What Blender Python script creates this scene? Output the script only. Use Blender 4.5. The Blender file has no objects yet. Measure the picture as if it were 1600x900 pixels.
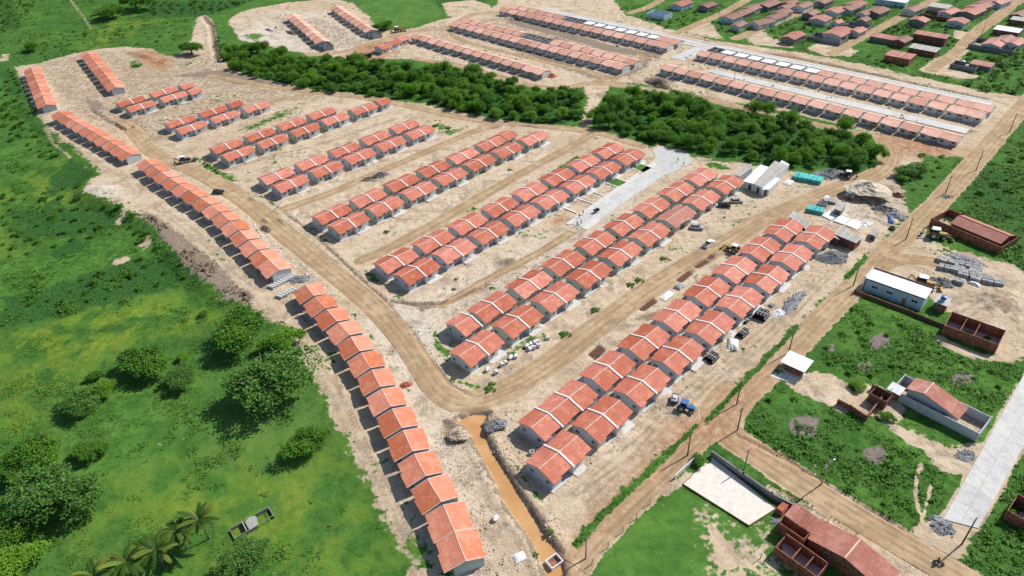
import bpy, bmesh, math, random
import numpy as np

random.seed(7)
rng = np.random.default_rng(11)
SC = bpy.context.scene
COL = SC.collection
R = math.radians

# ------------------------------------------------------------------ camera, sky, sun, exposure
CAM_H, FPX, PITCH, ROLL = 120.0, 1086.221, 0.62461, 0.0484      # drone height (m), focal (px of a 1600 px frame), tilt, roll
cd = bpy.data.cameras.new('drone_camera')
cam = bpy.data.objects.new('drone_camera', cd)
COL.objects.link(cam)
SC.camera = cam
cd.sensor_width = 36.0
cd.lens = FPX / 1600 * 36
cd.clip_start = 1.0
cd.clip_end = 20000
from mathutils import Matrix, Vector
_cp, _sp = math.cos(PITCH), math.sin(PITCH)
_f = Vector((0, _cp, -_sp)); _u = Vector((0, _sp, _cp)); _r = Vector((1, 0, 0))
_R = _r * math.cos(ROLL) - _u * math.sin(ROLL)
_U = _r * math.sin(ROLL) + _u * math.cos(ROLL)
m = Matrix.Identity(4)
for i in range(3):
    m[i][0] = _R[i]; m[i][1] = _U[i]; m[i][2] = -_f[i]
m[0][3], m[1][3], m[2][3] = 0, 0, CAM_H
cam.matrix_world = m

SUN_EL, SUN_DIR = R(43), math.atan2(0.51, 0.86)                 # sun stands towards +x +y
w = bpy.data.worlds.new('World'); SC.world = w; w.use_nodes = True
nt = w.node_tree
sky = nt.nodes.new('ShaderNodeTexSky'); sky.sky_type = 'NISHITA'; sky.sun_disc = False
sky.sun_elevation = SUN_EL; sky.sun_rotation = math.pi / 2 - SUN_DIR
sky.altitude = 100; sky.air_density = 1.0; sky.dust_density = 1.0
bg = nt.nodes['Background']; bg.inputs['Strength'].default_value = 0.085
nt.links.new(sky.outputs[0], bg.inputs['Color'])
sd_ = bpy.data.lights.new('sun', 'SUN'); sd_.energy = 4.3; sd_.angle = R(0.53); sd_.color = (1.0, 0.955, 0.89)
sun = bpy.data.objects.new('sun', sd_); COL.objects.link(sun)
sv = Vector((math.cos(SUN_EL) * math.cos(SUN_DIR), math.cos(SUN_EL) * math.sin(SUN_DIR), math.sin(SUN_EL)))
sun.rotation_euler = (-sv).to_track_quat('-Z', 'Y').to_euler()
sun.location = (0, 0, 300)
SC.view_settings.view_transform = 'Standard'
SC.view_settings.look = 'None'
SC.view_settings.exposure = 0.32
SC.view_settings.gamma = 1.0
SC.render.resolution_x = 1024; SC.render.resolution_y = 576
SC.render.engine = 'CYCLES'

# ------------------------------------------------------------------ survey: photograph pixel -> site metres
def G(x, y, z=0.0):
    X = (x - 800) / FPX; Y = -(y - 450) / FPX
    c, s = math.cos(-ROLL), math.sin(-ROLL)
    X, Y = X * c - Y * s, X * s + Y * c
    dx, dy, dz = X, _cp + Y * _sp, -_sp + Y * _cp
    t = (z - CAM_H) / dz
    return (dx * t, dy * t)
AZ = R(43.4)
DA = (math.cos(AZ), math.sin(AZ)); DB = (math.sin(AZ), -math.cos(AZ))
def AB(a, b): return (DA[0] * a + DB[0] * b, DA[1] * a + DB[1] * b)
def toAB(p): return (p[0] * DA[0] + p[1] * DA[1], p[0] * DB[0] + p[1] * DB[1])
def GP(pts, z=0.0): return [G(p[0], p[1], z) for p in pts]

# ------------------------------------------------------------------ materials
MATS = {}
class NT:
    def __init__(self, name):
        self.m = bpy.data.materials.new(name); self.m.use_nodes = True
        self.t = self.m.node_tree; self.b = self.t.nodes['Principled BSDF']
        self.b.inputs['Roughness'].default_value = 0.85
        MATS[name] = self.m
    def n(self, ty, **kw):
        nd = self.t.nodes.new(ty)
        for k, v in kw.items():
            if k in nd.inputs: nd.inputs[k].default_value = v
            else: setattr(nd, k, v)
        return nd
    def l(self, a, b): self.t.links.new(a, b)
    def val(self, sock, v):
        if hasattr(v, 'is_linked') or isinstance(v, bpy.types.NodeSocket): self.l(v, sock)
        else: sock.default_value = v
    def mix(self, fac, a, b, mode='MIX'):
        nd = self.t.nodes.new('ShaderNodeMix'); nd.data_type = 'RGBA'; nd.blend_type = mode
        self.val(nd.inputs[0], fac)
        for s, v in ((nd.inputs[6], a), (nd.inputs[7], b)):
            if isinstance(v, tuple): s.default_value = (*v, 1) if len(v) == 3 else v
            else: self.l(v, s)
        return nd.outputs[2]
    def math(self, op, a, b=0.0, c=None, clamp=False):
        nd = self.t.nodes.new('ShaderNodeMath'); nd.operation = op; nd.use_clamp = clamp
        self.val(nd.inputs[0], a); self.val(nd.inputs[1], b)
        if c is not None: self.val(nd.inputs[2], c)
        return nd.outputs[0]
    def ramp(self, v, lo, hi, a=0.0, b=1.0):
        nd = self.t.nodes.new('ShaderNodeMapRange'); nd.interpolation_type = 'SMOOTHSTEP'
        self.l(v, nd.inputs[0])
        for i, x in enumerate((lo, hi, a, b)): nd.inputs[i + 1].default_value = x
        return nd.outputs[0]
    def noise(self, vec, scale, detail=4, rough=0.55):
        nd = self.t.nodes.new('ShaderNodeTexNoise')
        nd.inputs['Scale'].default_value = scale; nd.inputs['Detail'].default_value = detail
        nd.inputs['Roughness'].default_value = rough
        self.l(vec, nd.inputs['Vector'])
        return nd.outputs[0]
    def bump(self, h, strength, dist):
        nd = self.t.nodes.new('ShaderNodeBump'); nd.inputs['Strength'].default_value = strength
        nd.inputs['Distance'].default_value = dist
        self.l(h, nd.inputs['Height']); self.l(nd.outputs[0], self.b.inputs['Normal'])
    def color(self, c):
        if isinstance(c, tuple): self.b.inputs['Base Color'].default_value = (*c, 1)
        else: self.l(c, self.b.inputs['Base Color'])

def plain(name, c, var=0.18, scale=0.8, rough=0.85, metal=0.0, bump=0.0, grime=None, rnd=0.0):
    """weathered single-colour surface: two octaves of blotch, optional grime colour, optional per-object shift"""
    g = NT(name); tc = g.n('ShaderNodeTexCoord').outputs['Object']
    n1 = g.noise(tc, scale, 5, 0.6); n2 = g.noise(tc, scale * 9, 3, 0.6)
    f = g.math('ADD', g.math('MULTIPLY', n1, 0.65), g.math('MULTIPLY', n2, 0.35))
    lo = tuple(x * (1 - var * 1.6) for x in c); hi = tuple(min(0.9, x * (1 + var)) for x in c)
    col = g.mix(g.ramp(f, 0.37, 0.63), lo, hi)
    if grime: col = g.mix(g.ramp(n1, 0.5, 0.66, 0, 0.75), col, grime)
    if rnd:
        oi = g.n('ShaderNodeObjectInfo')
        hs = g.n('ShaderNodeHueSaturation')
        g.l(g.math('MULTIPLY_ADD', oi.outputs['Random'], rnd, 1 - rnd / 2), hs.inputs['Value'])
        g.l(col, hs.inputs['Color']); col = hs.outputs[0]
    g.color(col); g.b.inputs['Roughness'].default_value = rough; g.b.inputs['Metallic'].default_value = metal
    if bump: g.bump(f, bump, 0.05)
    return g.m

def tile_mat(name, c, pale, stain, k2=0.72, km=0.42):
    """clay pantiles: rows of barrels down the slope, courses across, tile-to-tile colour, lichen and dust"""
    g = NT(name); tc = g.n('ShaderNodeTexCoord').outputs['Object']
    br = g.n('ShaderNodeTexBrick'); br.offset = 0.5
    br.inputs['Scale'].default_value = 1.0; br.inputs['Brick Width'].default_value = 0.24; br.inputs['Row Height'].default_value = 0.40
    br.inputs['Mortar Size'].default_value = 0.028; br.inputs['Bias'].default_value = 0.0
    br.inputs['Color1'].default_value = (*c, 1)
    br.inputs['Color2'].default_value = (*[x * k2 for x in c], 1)
    br.inputs['Mortar'].default_value = (*[x * km for x in c], 1)
    g.l(tc, br.inputs['Vector'])
    oi = g.n('ShaderNodeObjectInfo')
    off = g.n('ShaderNodeVectorMath', operation='ADD'); g.l(tc, off.inputs[0])
    sc = g.n('ShaderNodeVectorMath', operation='SCALE'); sc.inputs['Scale'].default_value = 60
    cb = g.n('ShaderNodeCombineXYZ'); g.l(oi.outputs['Random'], cb.inputs[0]); g.l(oi.outputs['Random'], cb.inputs[1])
    g.l(cb.outputs[0], sc.inputs[0]); g.l(sc.outputs[0], off.inputs[1])
    n1 = g.noise(off.outputs[0], 0.45, 5, 0.65); n2 = g.noise(off.outputs[0], 2.6, 4, 0.6)
    col = g.mix(g.ramp(n1, 0.46, 0.64, 0, 0.6), br.outputs[0], pale)
    col = g.mix(g.ramp(n2, 0.53, 0.67, 0, 0.6), col, stain)
    hs = g.n('ShaderNodeHueSaturation')
    g.l(g.math('MULTIPLY_ADD', oi.outputs['Random'], 0.34, 0.85), hs.inputs['Value'])
    g.l(g.math('MULTIPLY_ADD', oi.outputs['Random'], -0.16, 1.06), hs.inputs['Saturation'])
    g.l(col, hs.inputs['Color']); g.color(hs.outputs[0])
    wv = g.n('ShaderNodeTexWave'); wv.bands_direction = 'X'; wv.inputs['Scale'].default_value = 1.3; wv.inputs['Distortion'].default_value = 0.3
    g.l(tc, wv.inputs['Vector'])
    g.bump(g.math('ADD', wv.outputs['Fac'], g.math('MULTIPLY', br.outputs['Fac'], -0.6)), 0.55, 0.05)
    g.b.inputs['Roughness'].default_value = 0.7
    return g.m

tile_mat('tile_dull', (0.67, 0.180, 0.100), (0.68, 0.265, 0.175), (0.50, 0.122, 0.070), 0.76, 0.42)
tile_mat('tile_new', (0.80, 0.245, 0.125), (0.82, 0.34, 0.21), (0.69, 0.195, 0.095), 0.8, 0.5)
tile_mat('tile_old', (0.34, 0.14, 0.095), (0.37, 0.20, 0.15), (0.17, 0.085, 0.065))
tile_mat('tile_salmon', (0.86, 0.43, 0.30), (0.88, 0.56, 0.44), (0.78, 0.36, 0.25), 0.9, 0.66)
tile_mat('tile_pink', (0.52, 0.18, 0.125), (0.56, 0.26, 0.20), (0.37, 0.12, 0.085))
plain('mortar', (0.66, 0.48, 0.40), 0.15)
plain('white_cap', (0.80, 0.77, 0.74), 0.10, grime=(0.55, 0.50, 0.45))
plain('plaster_grey', (0.55, 0.57, 0.60), 0.12, 0.5, grime=(0.42, 0.41, 0.40), rnd=0.2)
plain('pit_soil', (0.115, 0.045, 0.028), 0.3, 1.5, bump=0.4)
plain('plaster_green', (0.52, 0.57, 0.52), 0.12, 0.5, grime=(0.43, 0.42, 0.38), rnd=0.2)
plain('plaster_white', (0.72, 0.72, 0.70), 0.10, 0.5, grime=(0.48, 0.44, 0.40), rnd=0.15)
plain('plaster_dark', (0.22, 0.22, 0.225), 0.2, 0.5, grime=(0.15, 0.14, 0.13), rnd=0.3)
plain('plaster_blue', (0.45, 0.60, 0.72), 0.10, 0.5, grime=(0.40, 0.42, 0.42))
plain('door_white', (0.62, 0.64, 0.66), 0.08)
plain('frame_grey', (0.48, 0.50, 0.52), 0.1)
plain('concrete', (0.56, 0.56, 0.545), 0.12, 0.35, bump=0.2, grime=(0.45, 0.42, 0.36), rnd=0.16)
plain('concrete_pale', (0.62, 0.60, 0.56), 0.12, 0.4, grime=(0.48, 0.42, 0.34), rnd=0.1)
plain('slab_white', (0.80, 0.80, 0.79), 0.08, 0.5, grime=(0.62, 0.60, 0.57))
plain('block_grey', (0.36, 0.36, 0.36), 0.2, 1.2, bump=0.3, rnd=0.3)
plain('brick_red', (0.30, 0.105, 0.062), 0.3, 1.5, bump=0.3, grime=(0.36, 0.19, 0.13))
plain('brick_dark', (0.20, 0.09, 0.062), 0.3, 1.5, bump=0.3, grime=(0.15, 0.09, 0.07))
plain('fibre_grey', (0.48, 0.47, 0.43), 0.22, 0.6, grime=(0.30, 0.28, 0.25), rnd=0.25)
plain('metal_white', (0.82, 0.83, 0.84), 0.05, 0.5, rough=0.4)
plain('timber', (0.28, 0.19, 0.11), 0.3, 2.0)
plain('pole_concrete', (0.30, 0.28, 0.26), 0.15)
plain('pole_wood', (0.10, 0.075, 0.055), 0.3)
plain('turquoise', (0.05, 0.50, 0.46), 0.18, 1.5, rough=0.5, rnd=0.35)
plain('pipe_black', (0.025, 0.026, 0.03), 0.3, 2, rough=0.6)
plain('pipe_white', (0.70, 0.70, 0.69), 0.12, 2)
plain('tarp_white', (0.78, 0.79, 0.80), 0.08, 1.0, rough=0.5)
plain('tarp_blue', (0.06, 0.17, 0.42), 0.2, 1.0, rough=0.5)
plain('rubber', (0.02, 0.02, 0.022), 0.2, rough=0.7)
plain('steel_dark', (0.06, 0.06, 0.065), 0.3, rough=0.5)
plain('gravel_grey', (0.24, 0.25, 0.26), 0.35, 3, bump=0.6)
plain('gravel_dark', (0.13, 0.14, 0.15), 0.35, 3, bump=0.6)
plain('spoil_brown', (0.20, 0.14, 0.095), 0.4, 1.2, bump=0.7, grime=(0.12, 0.08, 0.055))
plain('spoil_pale', (0.52, 0.42, 0.31), 0.3, 1.2, bump=0.7, grime=(0.36, 0.28, 0.20))
plain('sand_pile', (0.58, 0.50, 0.38), 0.15, 0.8, bump=0.4)
plain('red_clay', (0.42, 0.12, 0.06), 0.25, 1.2, bump=0.4)
plain('car_white', (0.80, 0.80, 0.80), 0.03, rough=0.25)
plain('car_silver', (0.48, 0.50, 0.52), 0.04, rough=0.25, metal=0.4)
plain('car_black', (0.015, 0.016, 0.018), 0.05, rough=0.2)
plain('car_red', (0.30, 0.03, 0.03), 0.15, rough=0.4)
plain('car_yellow', (0.45, 0.29, 0.07), 0.25, rough=0.5, grime=(0.30, 0.20, 0.09))
plain('car_blue', (0.04, 0.18, 0.42), 0.15, rough=0.35)
plain('glass_dark', (0.02, 0.025, 0.03), 0.1, rough=0.08)
plain('lamp_glass', (0.75, 0.74, 0.68), 0.05, rough=0.2)
plain('lamp_red', (0.45, 0.02, 0.02), 0.05, rough=0.25)
plain('skin', (0.22, 0.11, 0.07), 0.1)
plain('cloth_dark', (0.03, 0.035, 0.06), 0.3, 3)
plain('cloth_blue', (0.06, 0.10, 0.25), 0.3, 3)
plain('cloth_orange', (0.55, 0.16, 0.03), 0.2, 3)
plain('cloth_white', (0.65, 0.65, 0.63), 0.1, 3)
plain('bark', (0.13, 0.10, 0.075), 0.3, 2)
plain('tank_blue', (0.05, 0.16, 0.40), 0.1, rough=0.4)
plain('sand_court', (0.74, 0.69, 0.62), 0.10, 0.5, bump=0.5, grime=(0.62, 0.56, 0.48))

def leaf_mat(name, lo, hi, tip):
    g = NT(name)
    oi = g.n('ShaderNodeObjectInfo'); at = g.n('ShaderNodeAttribute', attribute_name='tone')
    col = g.mix(at.outputs['Fac'], lo, hi)
    col = g.mix(g.math('MULTIPLY', oi.outputs['Random'], 0.6), col, tip)
    g.color(col); g.b.inputs['Roughness'].default_value = 0.6
    g.b.inputs['Specular IOR Level'].default_value = 0.25
    tr = g.n('ShaderNodeBsdfTranslucent'); g.l(col, tr.inputs['Color'])
    ad = g.n('ShaderNodeMixShader'); ad.inputs[0].default_value = 0.32
    g.l(g.b.outputs[0], ad.inputs[1]); g.l(tr.outputs[0], ad.inputs[2])
    g.l(ad.outputs[0], g.t.nodes['Material Output'].inputs[0])
    return g.m
leaf_mat('leaf_dark', (0.030, 0.105, 0.010), (0.150, 0.345, 0.030), (0.10, 0.25, 0.025))
leaf_mat('leaf_mid', (0.045, 0.150, 0.010), (0.215, 0.455, 0.036), (0.19, 0.37, 0.035))
leaf_mat('leaf_bluish', (0.044, 0.135, 0.020), (0.155, 0.320, 0.062), (0.11, 0.24, 0.04))
leaf_mat('leaf_weed', (0.048, 0.140, 0.017), (0.140, 0.315, 0.040), (0.12, 0.26, 0.036))
leaf_mat('leaf_palm', (0.025, 0.075, 0.008), (0.40, 0.44, 0.07), (0.06, 0.13, 0.015))
leaf_mat('leaf_dry', (0.12, 0.10, 0.055), (0.20, 0.165, 0.09), (0.12, 0.13, 0.05))

# muddy water
g = NT('muddy_water'); tc = g.n('ShaderNodeNewGeometry').outputs['Position']
g.color(g.mix(g.ramp(g.noise(tc, 0.25, 3), 0.35, 0.7), (0.50, 0.27, 0.11), (0.58, 0.34, 0.155)))
g.b.inputs['Roughness'].default_value = 0.18; g.b.inputs['Specular IOR Level'].default_value = 0.3
g.bump(g.noise(tc, 2.0, 2), 0.05, 0.02)

# the ground: attribute masks say what lies where (soil, road, weeds...); noise gives grain
def ground_material():
    g = NT('ground_soil_and_grass')
    def N(vec, sc, de, ro):
        return g.math('MULTIPLY_ADD', g.math('SUBTRACT', g.noise(vec, sc, de, ro), 0.5), 1.55, 0.5, True)
    P = g.n('ShaderNodeNewGeometry').outputs['Position']
    A = g.n('ShaderNodeAttribute', attribute_name='mA'); B = g.n('ShaderNodeAttribute', attribute_name='mB')
    sa = g.n('ShaderNodeSeparateColor'); g.l(A.outputs['Color'], sa.inputs[0])
    sb = g.n('ShaderNodeSeparateColor'); g.l(B.outputs['Color'], sb.inputs[0])
    veg, road, dark, yel = sa.outputs[0], sa.outputs[1], sa.outputs[2], A.outputs['Alpha']
    reed, red, pale, lawn = sb.outputs[0], sb.outputs[1], sb.outputs[2], B.outputs['Alpha']
    TK = g.n('ShaderNodeAttribute', attribute_name='track').outputs['Fac']
    n_big = N(P, 0.022, 4, 0.55); n_mid = N(P, 0.11, 5, 0.6); n_sm = N(P, 0.55, 5, 0.65); n_fine = N(P, 2.4, 4, 0.7)
    n_gr = N(P, 5.5, 3, 0.7)
    mp = g.n('ShaderNodeMapping'); mp.inputs['Rotation'].default_value = (0, 0, -R(43.4)); mp.inputs['Scale'].default_value = (0.05, 0.5, 0.5); g.l(P, mp.inputs['Vector'])
    n_st = N(mp.outputs[0], 1.0, 5, 0.65)
    n_rd = N(P, 0.3, 4, 0.6)
    n_du = N(P, 0.16, 6, 0.68)
    BN = g.n('ShaderNodeAttribute', attribute_name='burn').outputs['Fac']
    # soil
    soil = g.mix(g.ramp(n_mid, 0.32, 0.68), (0.545, 0.42, 0.285), (0.635, 0.52, 0.38))
    soil = g.mix(g.ramp(n_sm, 0.48, 0.72, 0, 0.6), soil, (0.68, 0.575, 0.44))
    soil = g.mix(g.ramp(n_st, 0.52, 0.72, 0, 0.45), soil, (0.43, 0.325, 0.225))
    soil = g.mix(g.ramp(n_big, 0.50, 0.66, 0, 0.5), soil, (0.50, 0.375, 0.25))
    soil = g.mix(g.ramp(n_sm, 0.28, 0.42, 0.4, 0.0), soil, (0.40, 0.30, 0.21))
    soil = g.mix(g.ramp(n_fine, 0.58, 0.76, 0, 0.25), soil, (0.40, 0.315, 0.23))
    soil = g.mix(g.ramp(n_gr, 0.64, 0.76, 0, 0.2), soil, (0.33, 0.27, 0.21))
    soil = g.mix(g.math('MULTIPLY', TK, g.ramp(n_rd, 0.35, 0.6, 0.35, 1.0)), soil, (0.33, 0.24, 0.155))
    soil = g.mix(pale, soil, g.mix(g.ramp(n_sm, 0.35, 0.65), (0.59, 0.52, 0.44), (0.73, 0.675, 0.60)))
    soil = g.mix(g.ramp(n_du, 0.52, 0.68, 0, 0.8), soil, g.mix(g.ramp(n_fine, 0.35, 0.65), (0.27, 0.21, 0.15), (0.45, 0.355, 0.265)))
    n_rb = N(P, 1.15, 5, 0.78)
    rbm = g.ramp(g.math('ADD', g.math('MULTIPLY', dark, 1.2), n_mid), 0.58, 0.86)
    soil = g.mix(g.math('MULTIPLY', rbm, g.ramp(n_rb, 0.52, 0.66, 0, 0.65)), soil, (0.35, 0.265, 0.18))
    soil = g.mix(g.math('MULTIPLY', g.ramp(dark, 0.2, 0.5, 0, 0.8), g.ramp(n_du, 0.42, 0.60)), soil, (0.40, 0.29, 0.185))
    soil = g.mix(g.math('MULTIPLY', rbm, g.ramp(n_rb, 0.38, 0.47, 0.4, 0)), soil, (0.68, 0.58, 0.46))
    dn = g.ramp(g.math('ADD', dark, g.math('MULTIPLY', g.math('SUBTRACT', n_sm, 0.5), 1.5)), 0.42, 0.72)
    soil = g.mix(dn, soil, g.mix(g.ramp(n_fine, 0.35, 0.65), (0.185, 0.145, 0.11), (0.35, 0.275, 0.205)))
    soil = g.mix(g.math('MULTIPLY', red, g.ramp(n_mid, 0.2, 0.5, 0.6, 1.0)), soil, g.mix(g.ramp(n_sm, 0.35, 0.7), (0.36, 0.175, 0.09), (0.52, 0.33, 0.21)))
    # compacted road, wheel tracks
    rd = g.mix(g.ramp(n_mid, 0.3, 0.7), (0.395, 0.275, 0.158), (0.51, 0.375, 0.235))
    rd = g.mix(g.ramp(n_rd, 0.45, 0.7, 0, 0.55), rd, (0.34, 0.245, 0.155))
    rd = g.mix(g.ramp(n_sm, 0.55, 0.8, 0, 0.5), rd, (0.60, 0.49, 0.35))
    rd = g.mix(g.math('MULTIPLY', red, 0.95), rd, g.mix(g.ramp(n_sm, 0.35, 0.7), (0.37, 0.18, 0.09), (0.56, 0.38, 0.26)))
    rd = g.mix(g.math('MULTIPLY', TK, g.ramp(n_rd, 0.32, 0.58, 0.25, 1.0)), rd, (0.29, 0.195, 0.115))
    rf = g.ramp(g.math('ADD', road, g.math('MULTIPLY', g.math('SUBTRACT', n_sm, 0.5), 0.7)), 0.35, 0.65)
    base = g.mix(rf, soil, rd)
    # vegetation
    gr = g.mix(g.ramp(n_mid, 0.34, 0.66), (0.062, 0.162, 0.026), (0.106, 0.235, 0.040))
    gr = g.mix(g.ramp(n_big, 0.42, 0.62, 0, 0.6), gr, (0.050, 0.138, 0.032))
    gr = g.mix(g.ramp(n_sm, 0.48, 0.66, 0, 0.75), gr, (0.030, 0.088, 0.013))
    gr = g.mix(g.ramp(n_fine, 0.52, 0.68, 0, 0.65), gr, (0.030, 0.088, 0.013))
    gr = g.mix(g.ramp(n_gr, 0.30, 0.44, 0.5, 0.0), gr, (0.13, 0.26, 0.045))
    lw = g.mix(g.ramp(n_mid, 0.3, 0.7), (0.064, 0.166, 0.027), (0.108, 0.230, 0.042))
    lw = g.mix(g.ramp(n_big, 0.45, 0.62, 0, 0.5), lw, (0.120, 0.210, 0.048))
    lw = g.mix(g.ramp(n_sm, 0.5, 0.7, 0, 0.5), lw, (0.042, 0.115, 0.022))
    lw = g.mix(g.ramp(n_gr, 0.5, 0.7, 0, 0.45), lw, (0.046, 0.125, 0.022))
    gr = g.mix(lawn, gr, lw)
    yf = g.math('MULTIPLY', yel, g.ramp(n_mid, 0.36, 0.62))
    gr = g.mix(yf, gr, g.mix(g.ramp(n_sm, 0.35, 0.65), (0.110, 0.195, 0.020), (0.185, 0.255, 0.036)))
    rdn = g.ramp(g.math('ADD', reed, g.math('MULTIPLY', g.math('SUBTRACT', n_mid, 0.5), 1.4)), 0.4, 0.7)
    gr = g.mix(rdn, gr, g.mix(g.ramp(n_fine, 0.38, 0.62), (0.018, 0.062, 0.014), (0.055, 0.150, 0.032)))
    vn = g.math('ADD', g.math('MULTIPLY', g.math('SUBTRACT', n_sm, 0.5), 1.1), g.math('MULTIPLY', g.math('SUBTRACT', n_mid, 0.5), 0.9))
    vf = g.ramp(g.math('ADD', veg, vn), 0.40, 0.60)
    col = g.mix(vf, base, gr)
    bf = g.ramp(g.math('ADD', BN, g.math('MULTIPLY', vn, 0.6)), 0.40, 0.62)
    col = g.mix(bf, col, g.mix(g.ramp(n_fine, 0.35, 0.65), (0.165, 0.135, 0.12), (0.29, 0.235, 0.205)))
    g.color(col)
    g.b.inputs['Roughness'].default_value = 0.95; g.b.inputs['Specular IOR Level'].default_value = 0.1
    hh = g.math('ADD', g.math('MULTIPLY', n_sm, 1.0), g.math('ADD', g.math('MULTIPLY', n_fine, 0.45), g.math('MULTIPLY', n_gr, 0.2)))
    amp = g.math('SUBTRACT', 1.0, g.math('MULTIPLY', g.math('MAXIMUM', rf, lawn), 0.65))
    g.bump(g.math('MULTIPLY', hh, amp), 0.6, 0.55)
    return g.m
GROUND = ground_material()

# ------------------------------------------------------------------ geometry helpers
class MB:
    def __init__(self): self.v = []; self.f = []
    def add(self, vs, fs):
        o = len(self.v); self.v += [tuple(p) for p in vs]; self.f += [tuple(i + o for i in f) for f in fs]; return self
    def box(self, x0, x1, y0, y1, z0, z1):
        return self.add([(x0, y0, z0), (x1, y0, z0), (x1, y1, z0), (x0, y1, z0), (x0, y0, z1), (x1, y0, z1), (x1, y1, z1), (x0, y1, z1)],
                        [(0, 3, 2, 1), (4, 5, 6, 7), (0, 1, 5, 4), (1, 2, 6, 5), (2, 3, 7, 6), (3, 0, 4, 7)])
    def cbox(self, c, dx, dy, dz, rz=0.0, ry=0.0):
        vs = []
        for sz in (-.5, .5):
            for sx, sy in ((-.5, -.5), (.5, -.5), (.5, .5), (-.5, .5)):
                x, y, z = sx * dx, sy * dy, sz * dz
                x, z = x * math.cos(ry) + z * math.sin(ry), -x * math.sin(ry) + z * math.cos(ry)
                x, y = x * math.cos(rz) - y * math.sin(rz), x * math.sin(rz) + y * math.cos(rz)
                vs.append((c[0] + x, c[1] + y, c[2] + z))
        return self.add(vs, [(0, 3, 2, 1), (4, 5, 6, 7), (0, 1, 5, 4), (1, 2, 6, 5), (2, 3, 7, 6), (3, 0, 4, 7)])
    def prism(self, poly, zt, zb):
        n = len(poly); A = sum(poly[i][0] * poly[(i + 1) % n][1] - poly[(i + 1) % n][0] * poly[i][1] for i in range(n))
        if A < 0: poly = poly[::-1]
        ft = zt if callable(zt) else (lambda x, y: zt)
        fb = zb if callable(zb) else (lambda x, y: zb)
        vs = [(x, y, ft(x, y)) for x, y in poly] + [(x, y, fb(x, y)) for x, y in poly]
        fs = [tuple(range(n)), tuple(range(2 * n - 1, n - 1, -1))] + [(i, i + n, (i + 1) % n + n, (i + 1) % n) for i in range(n)]
        return self.add(vs, fs)
    def wall(self, poly, zt, zb):
        """open shell round a footprint whose top follows zt(x, y); edges split at y = 0"""
        n = len(poly); pts = []
        for i in range(n):
            p, q = poly[i], poly[(i + 1) % n]; pts.append(p)
            if p[1] * q[1] < 0: t = p[1] / (p[1] - q[1]); pts.append((p[0] + (q[0] - p[0]) * t, 0.0))
        n = len(pts)
        vs = [(x, y, zb) for x, y in pts] + [(x, y, zt(x, y)) for x, y in pts]
        return self.add(vs, [(i, (i + 1) % n, (i + 1) % n + n, i + n) for i in range(n)])
    def ring(self, outer, t, z0, z1):
        """box-walled enclosure: rectangle outer = (x0,x1,y0,y1), wall thickness t"""
        x0, x1, y0, y1 = outer
        self.box(x0, x1, y0, y0 + t, z0, z1); self.box(x0, x1, y1 - t, y1, z0, z1)
        self.box(x0, x0 + t, y0 + t, y1 - t, z0, z1); self.box(x1 - t, x1, y0 + t, y1 - t, z0, z1); return self
    def tube(self, p, q, r0, r1=None, n=8, caps=True):
        r1 = r0 if r1 is None else r1
        p, q = Vector(p), Vector(q); d = (q - p).normalized()
        u = d.orthogonal().normalized(); v = d.cross(u)
        vs = []
        for c, r in ((p, r0), (q, r1)):
            for k in range(n):
                a = 2 * math.pi * k / n; vs.append(tuple(c + u * (r * math.cos(a)) + v * (r * math.sin(a))))
        fs = [(k, (k + 1) % n, (k + 1) % n + n, k + n) for k in range(n)]
        if caps: fs += [tuple(range(n - 1, -1, -1)), tuple(range(n, 2 * n))]
        return self.add(vs, fs)
    def pipe(self, p, q, ro, ri, n=12):
        p, q = Vector(p), Vector(q); d = (q - p).normalized(); u = d.orthogonal().normalized(); v = d.cross(u)
        vs = []
        for c in (p, q):
            for r in (ro, ri):
                for k in range(n):
                    a = 2 * math.pi * k / n; vs.append(tuple(c + u * (r * math.cos(a)) + v * (r * math.sin(a))))
        fs = []
        for k in range(n):
            j = (k + 1) % n
            fs += [(k, j, j + 2 * n, k + 2 * n), (k + n, k + 3 * n, j + 3 * n, j + n), (k, k + n, j + n, j), (k + 2 * n, j + 2 * n, j + 3 * n, k + 3 * n)]
        return self.add(vs, fs)
    def mesh(self, name, mat, smooth=False):
        me = bpy.data.meshes.new(name); me.from_pydata(self.v, [], self.f); me.update()
        if mat: me.materials.append(MATS[mat] if isinstance(mat, str) else mat)
        if smooth: me.polygons.foreach_set('use_smooth', [True] * len(me.polygons))
        return me

def np_mesh(name, V, Q, mat, smooth=False, attrs=None):
    """fast mesh from arrays of vertices and quads"""
    me = bpy.data.meshes.new(name); n = len(V); k = len(Q); c = Q.shape[1]
    me.vertices.add(n); me.vertices.foreach_set('co', np.asarray(V, np.float32).ravel())
    me.loops.add(k * c); me.loops.foreach_set('vertex_index', np.asarray(Q, np.int32).ravel())
    me.polygons.add(k); me.polygons.foreach_set('loop_start', np.arange(0, k * c, c, dtype=np.int32))
    try: me.polygons.foreach_set('loop_total', np.full(k, c, np.int32))
    except Exception: pass
    if smooth: me.polygons.foreach_set('use_smooth', np.ones(k, bool))
    for an, ty, arr in (attrs or []):
        at = me.attributes.new(an, ty, 'POINT')
        at.data.foreach_set('color' if ty == 'FLOAT_COLOR' else 'value', np.asarray(arr, np.float32).ravel())
    me.update(calc_edges=True)
    if mat: me.materials.append(MATS[mat] if isinstance(mat, str) else mat)
    return me

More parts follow.
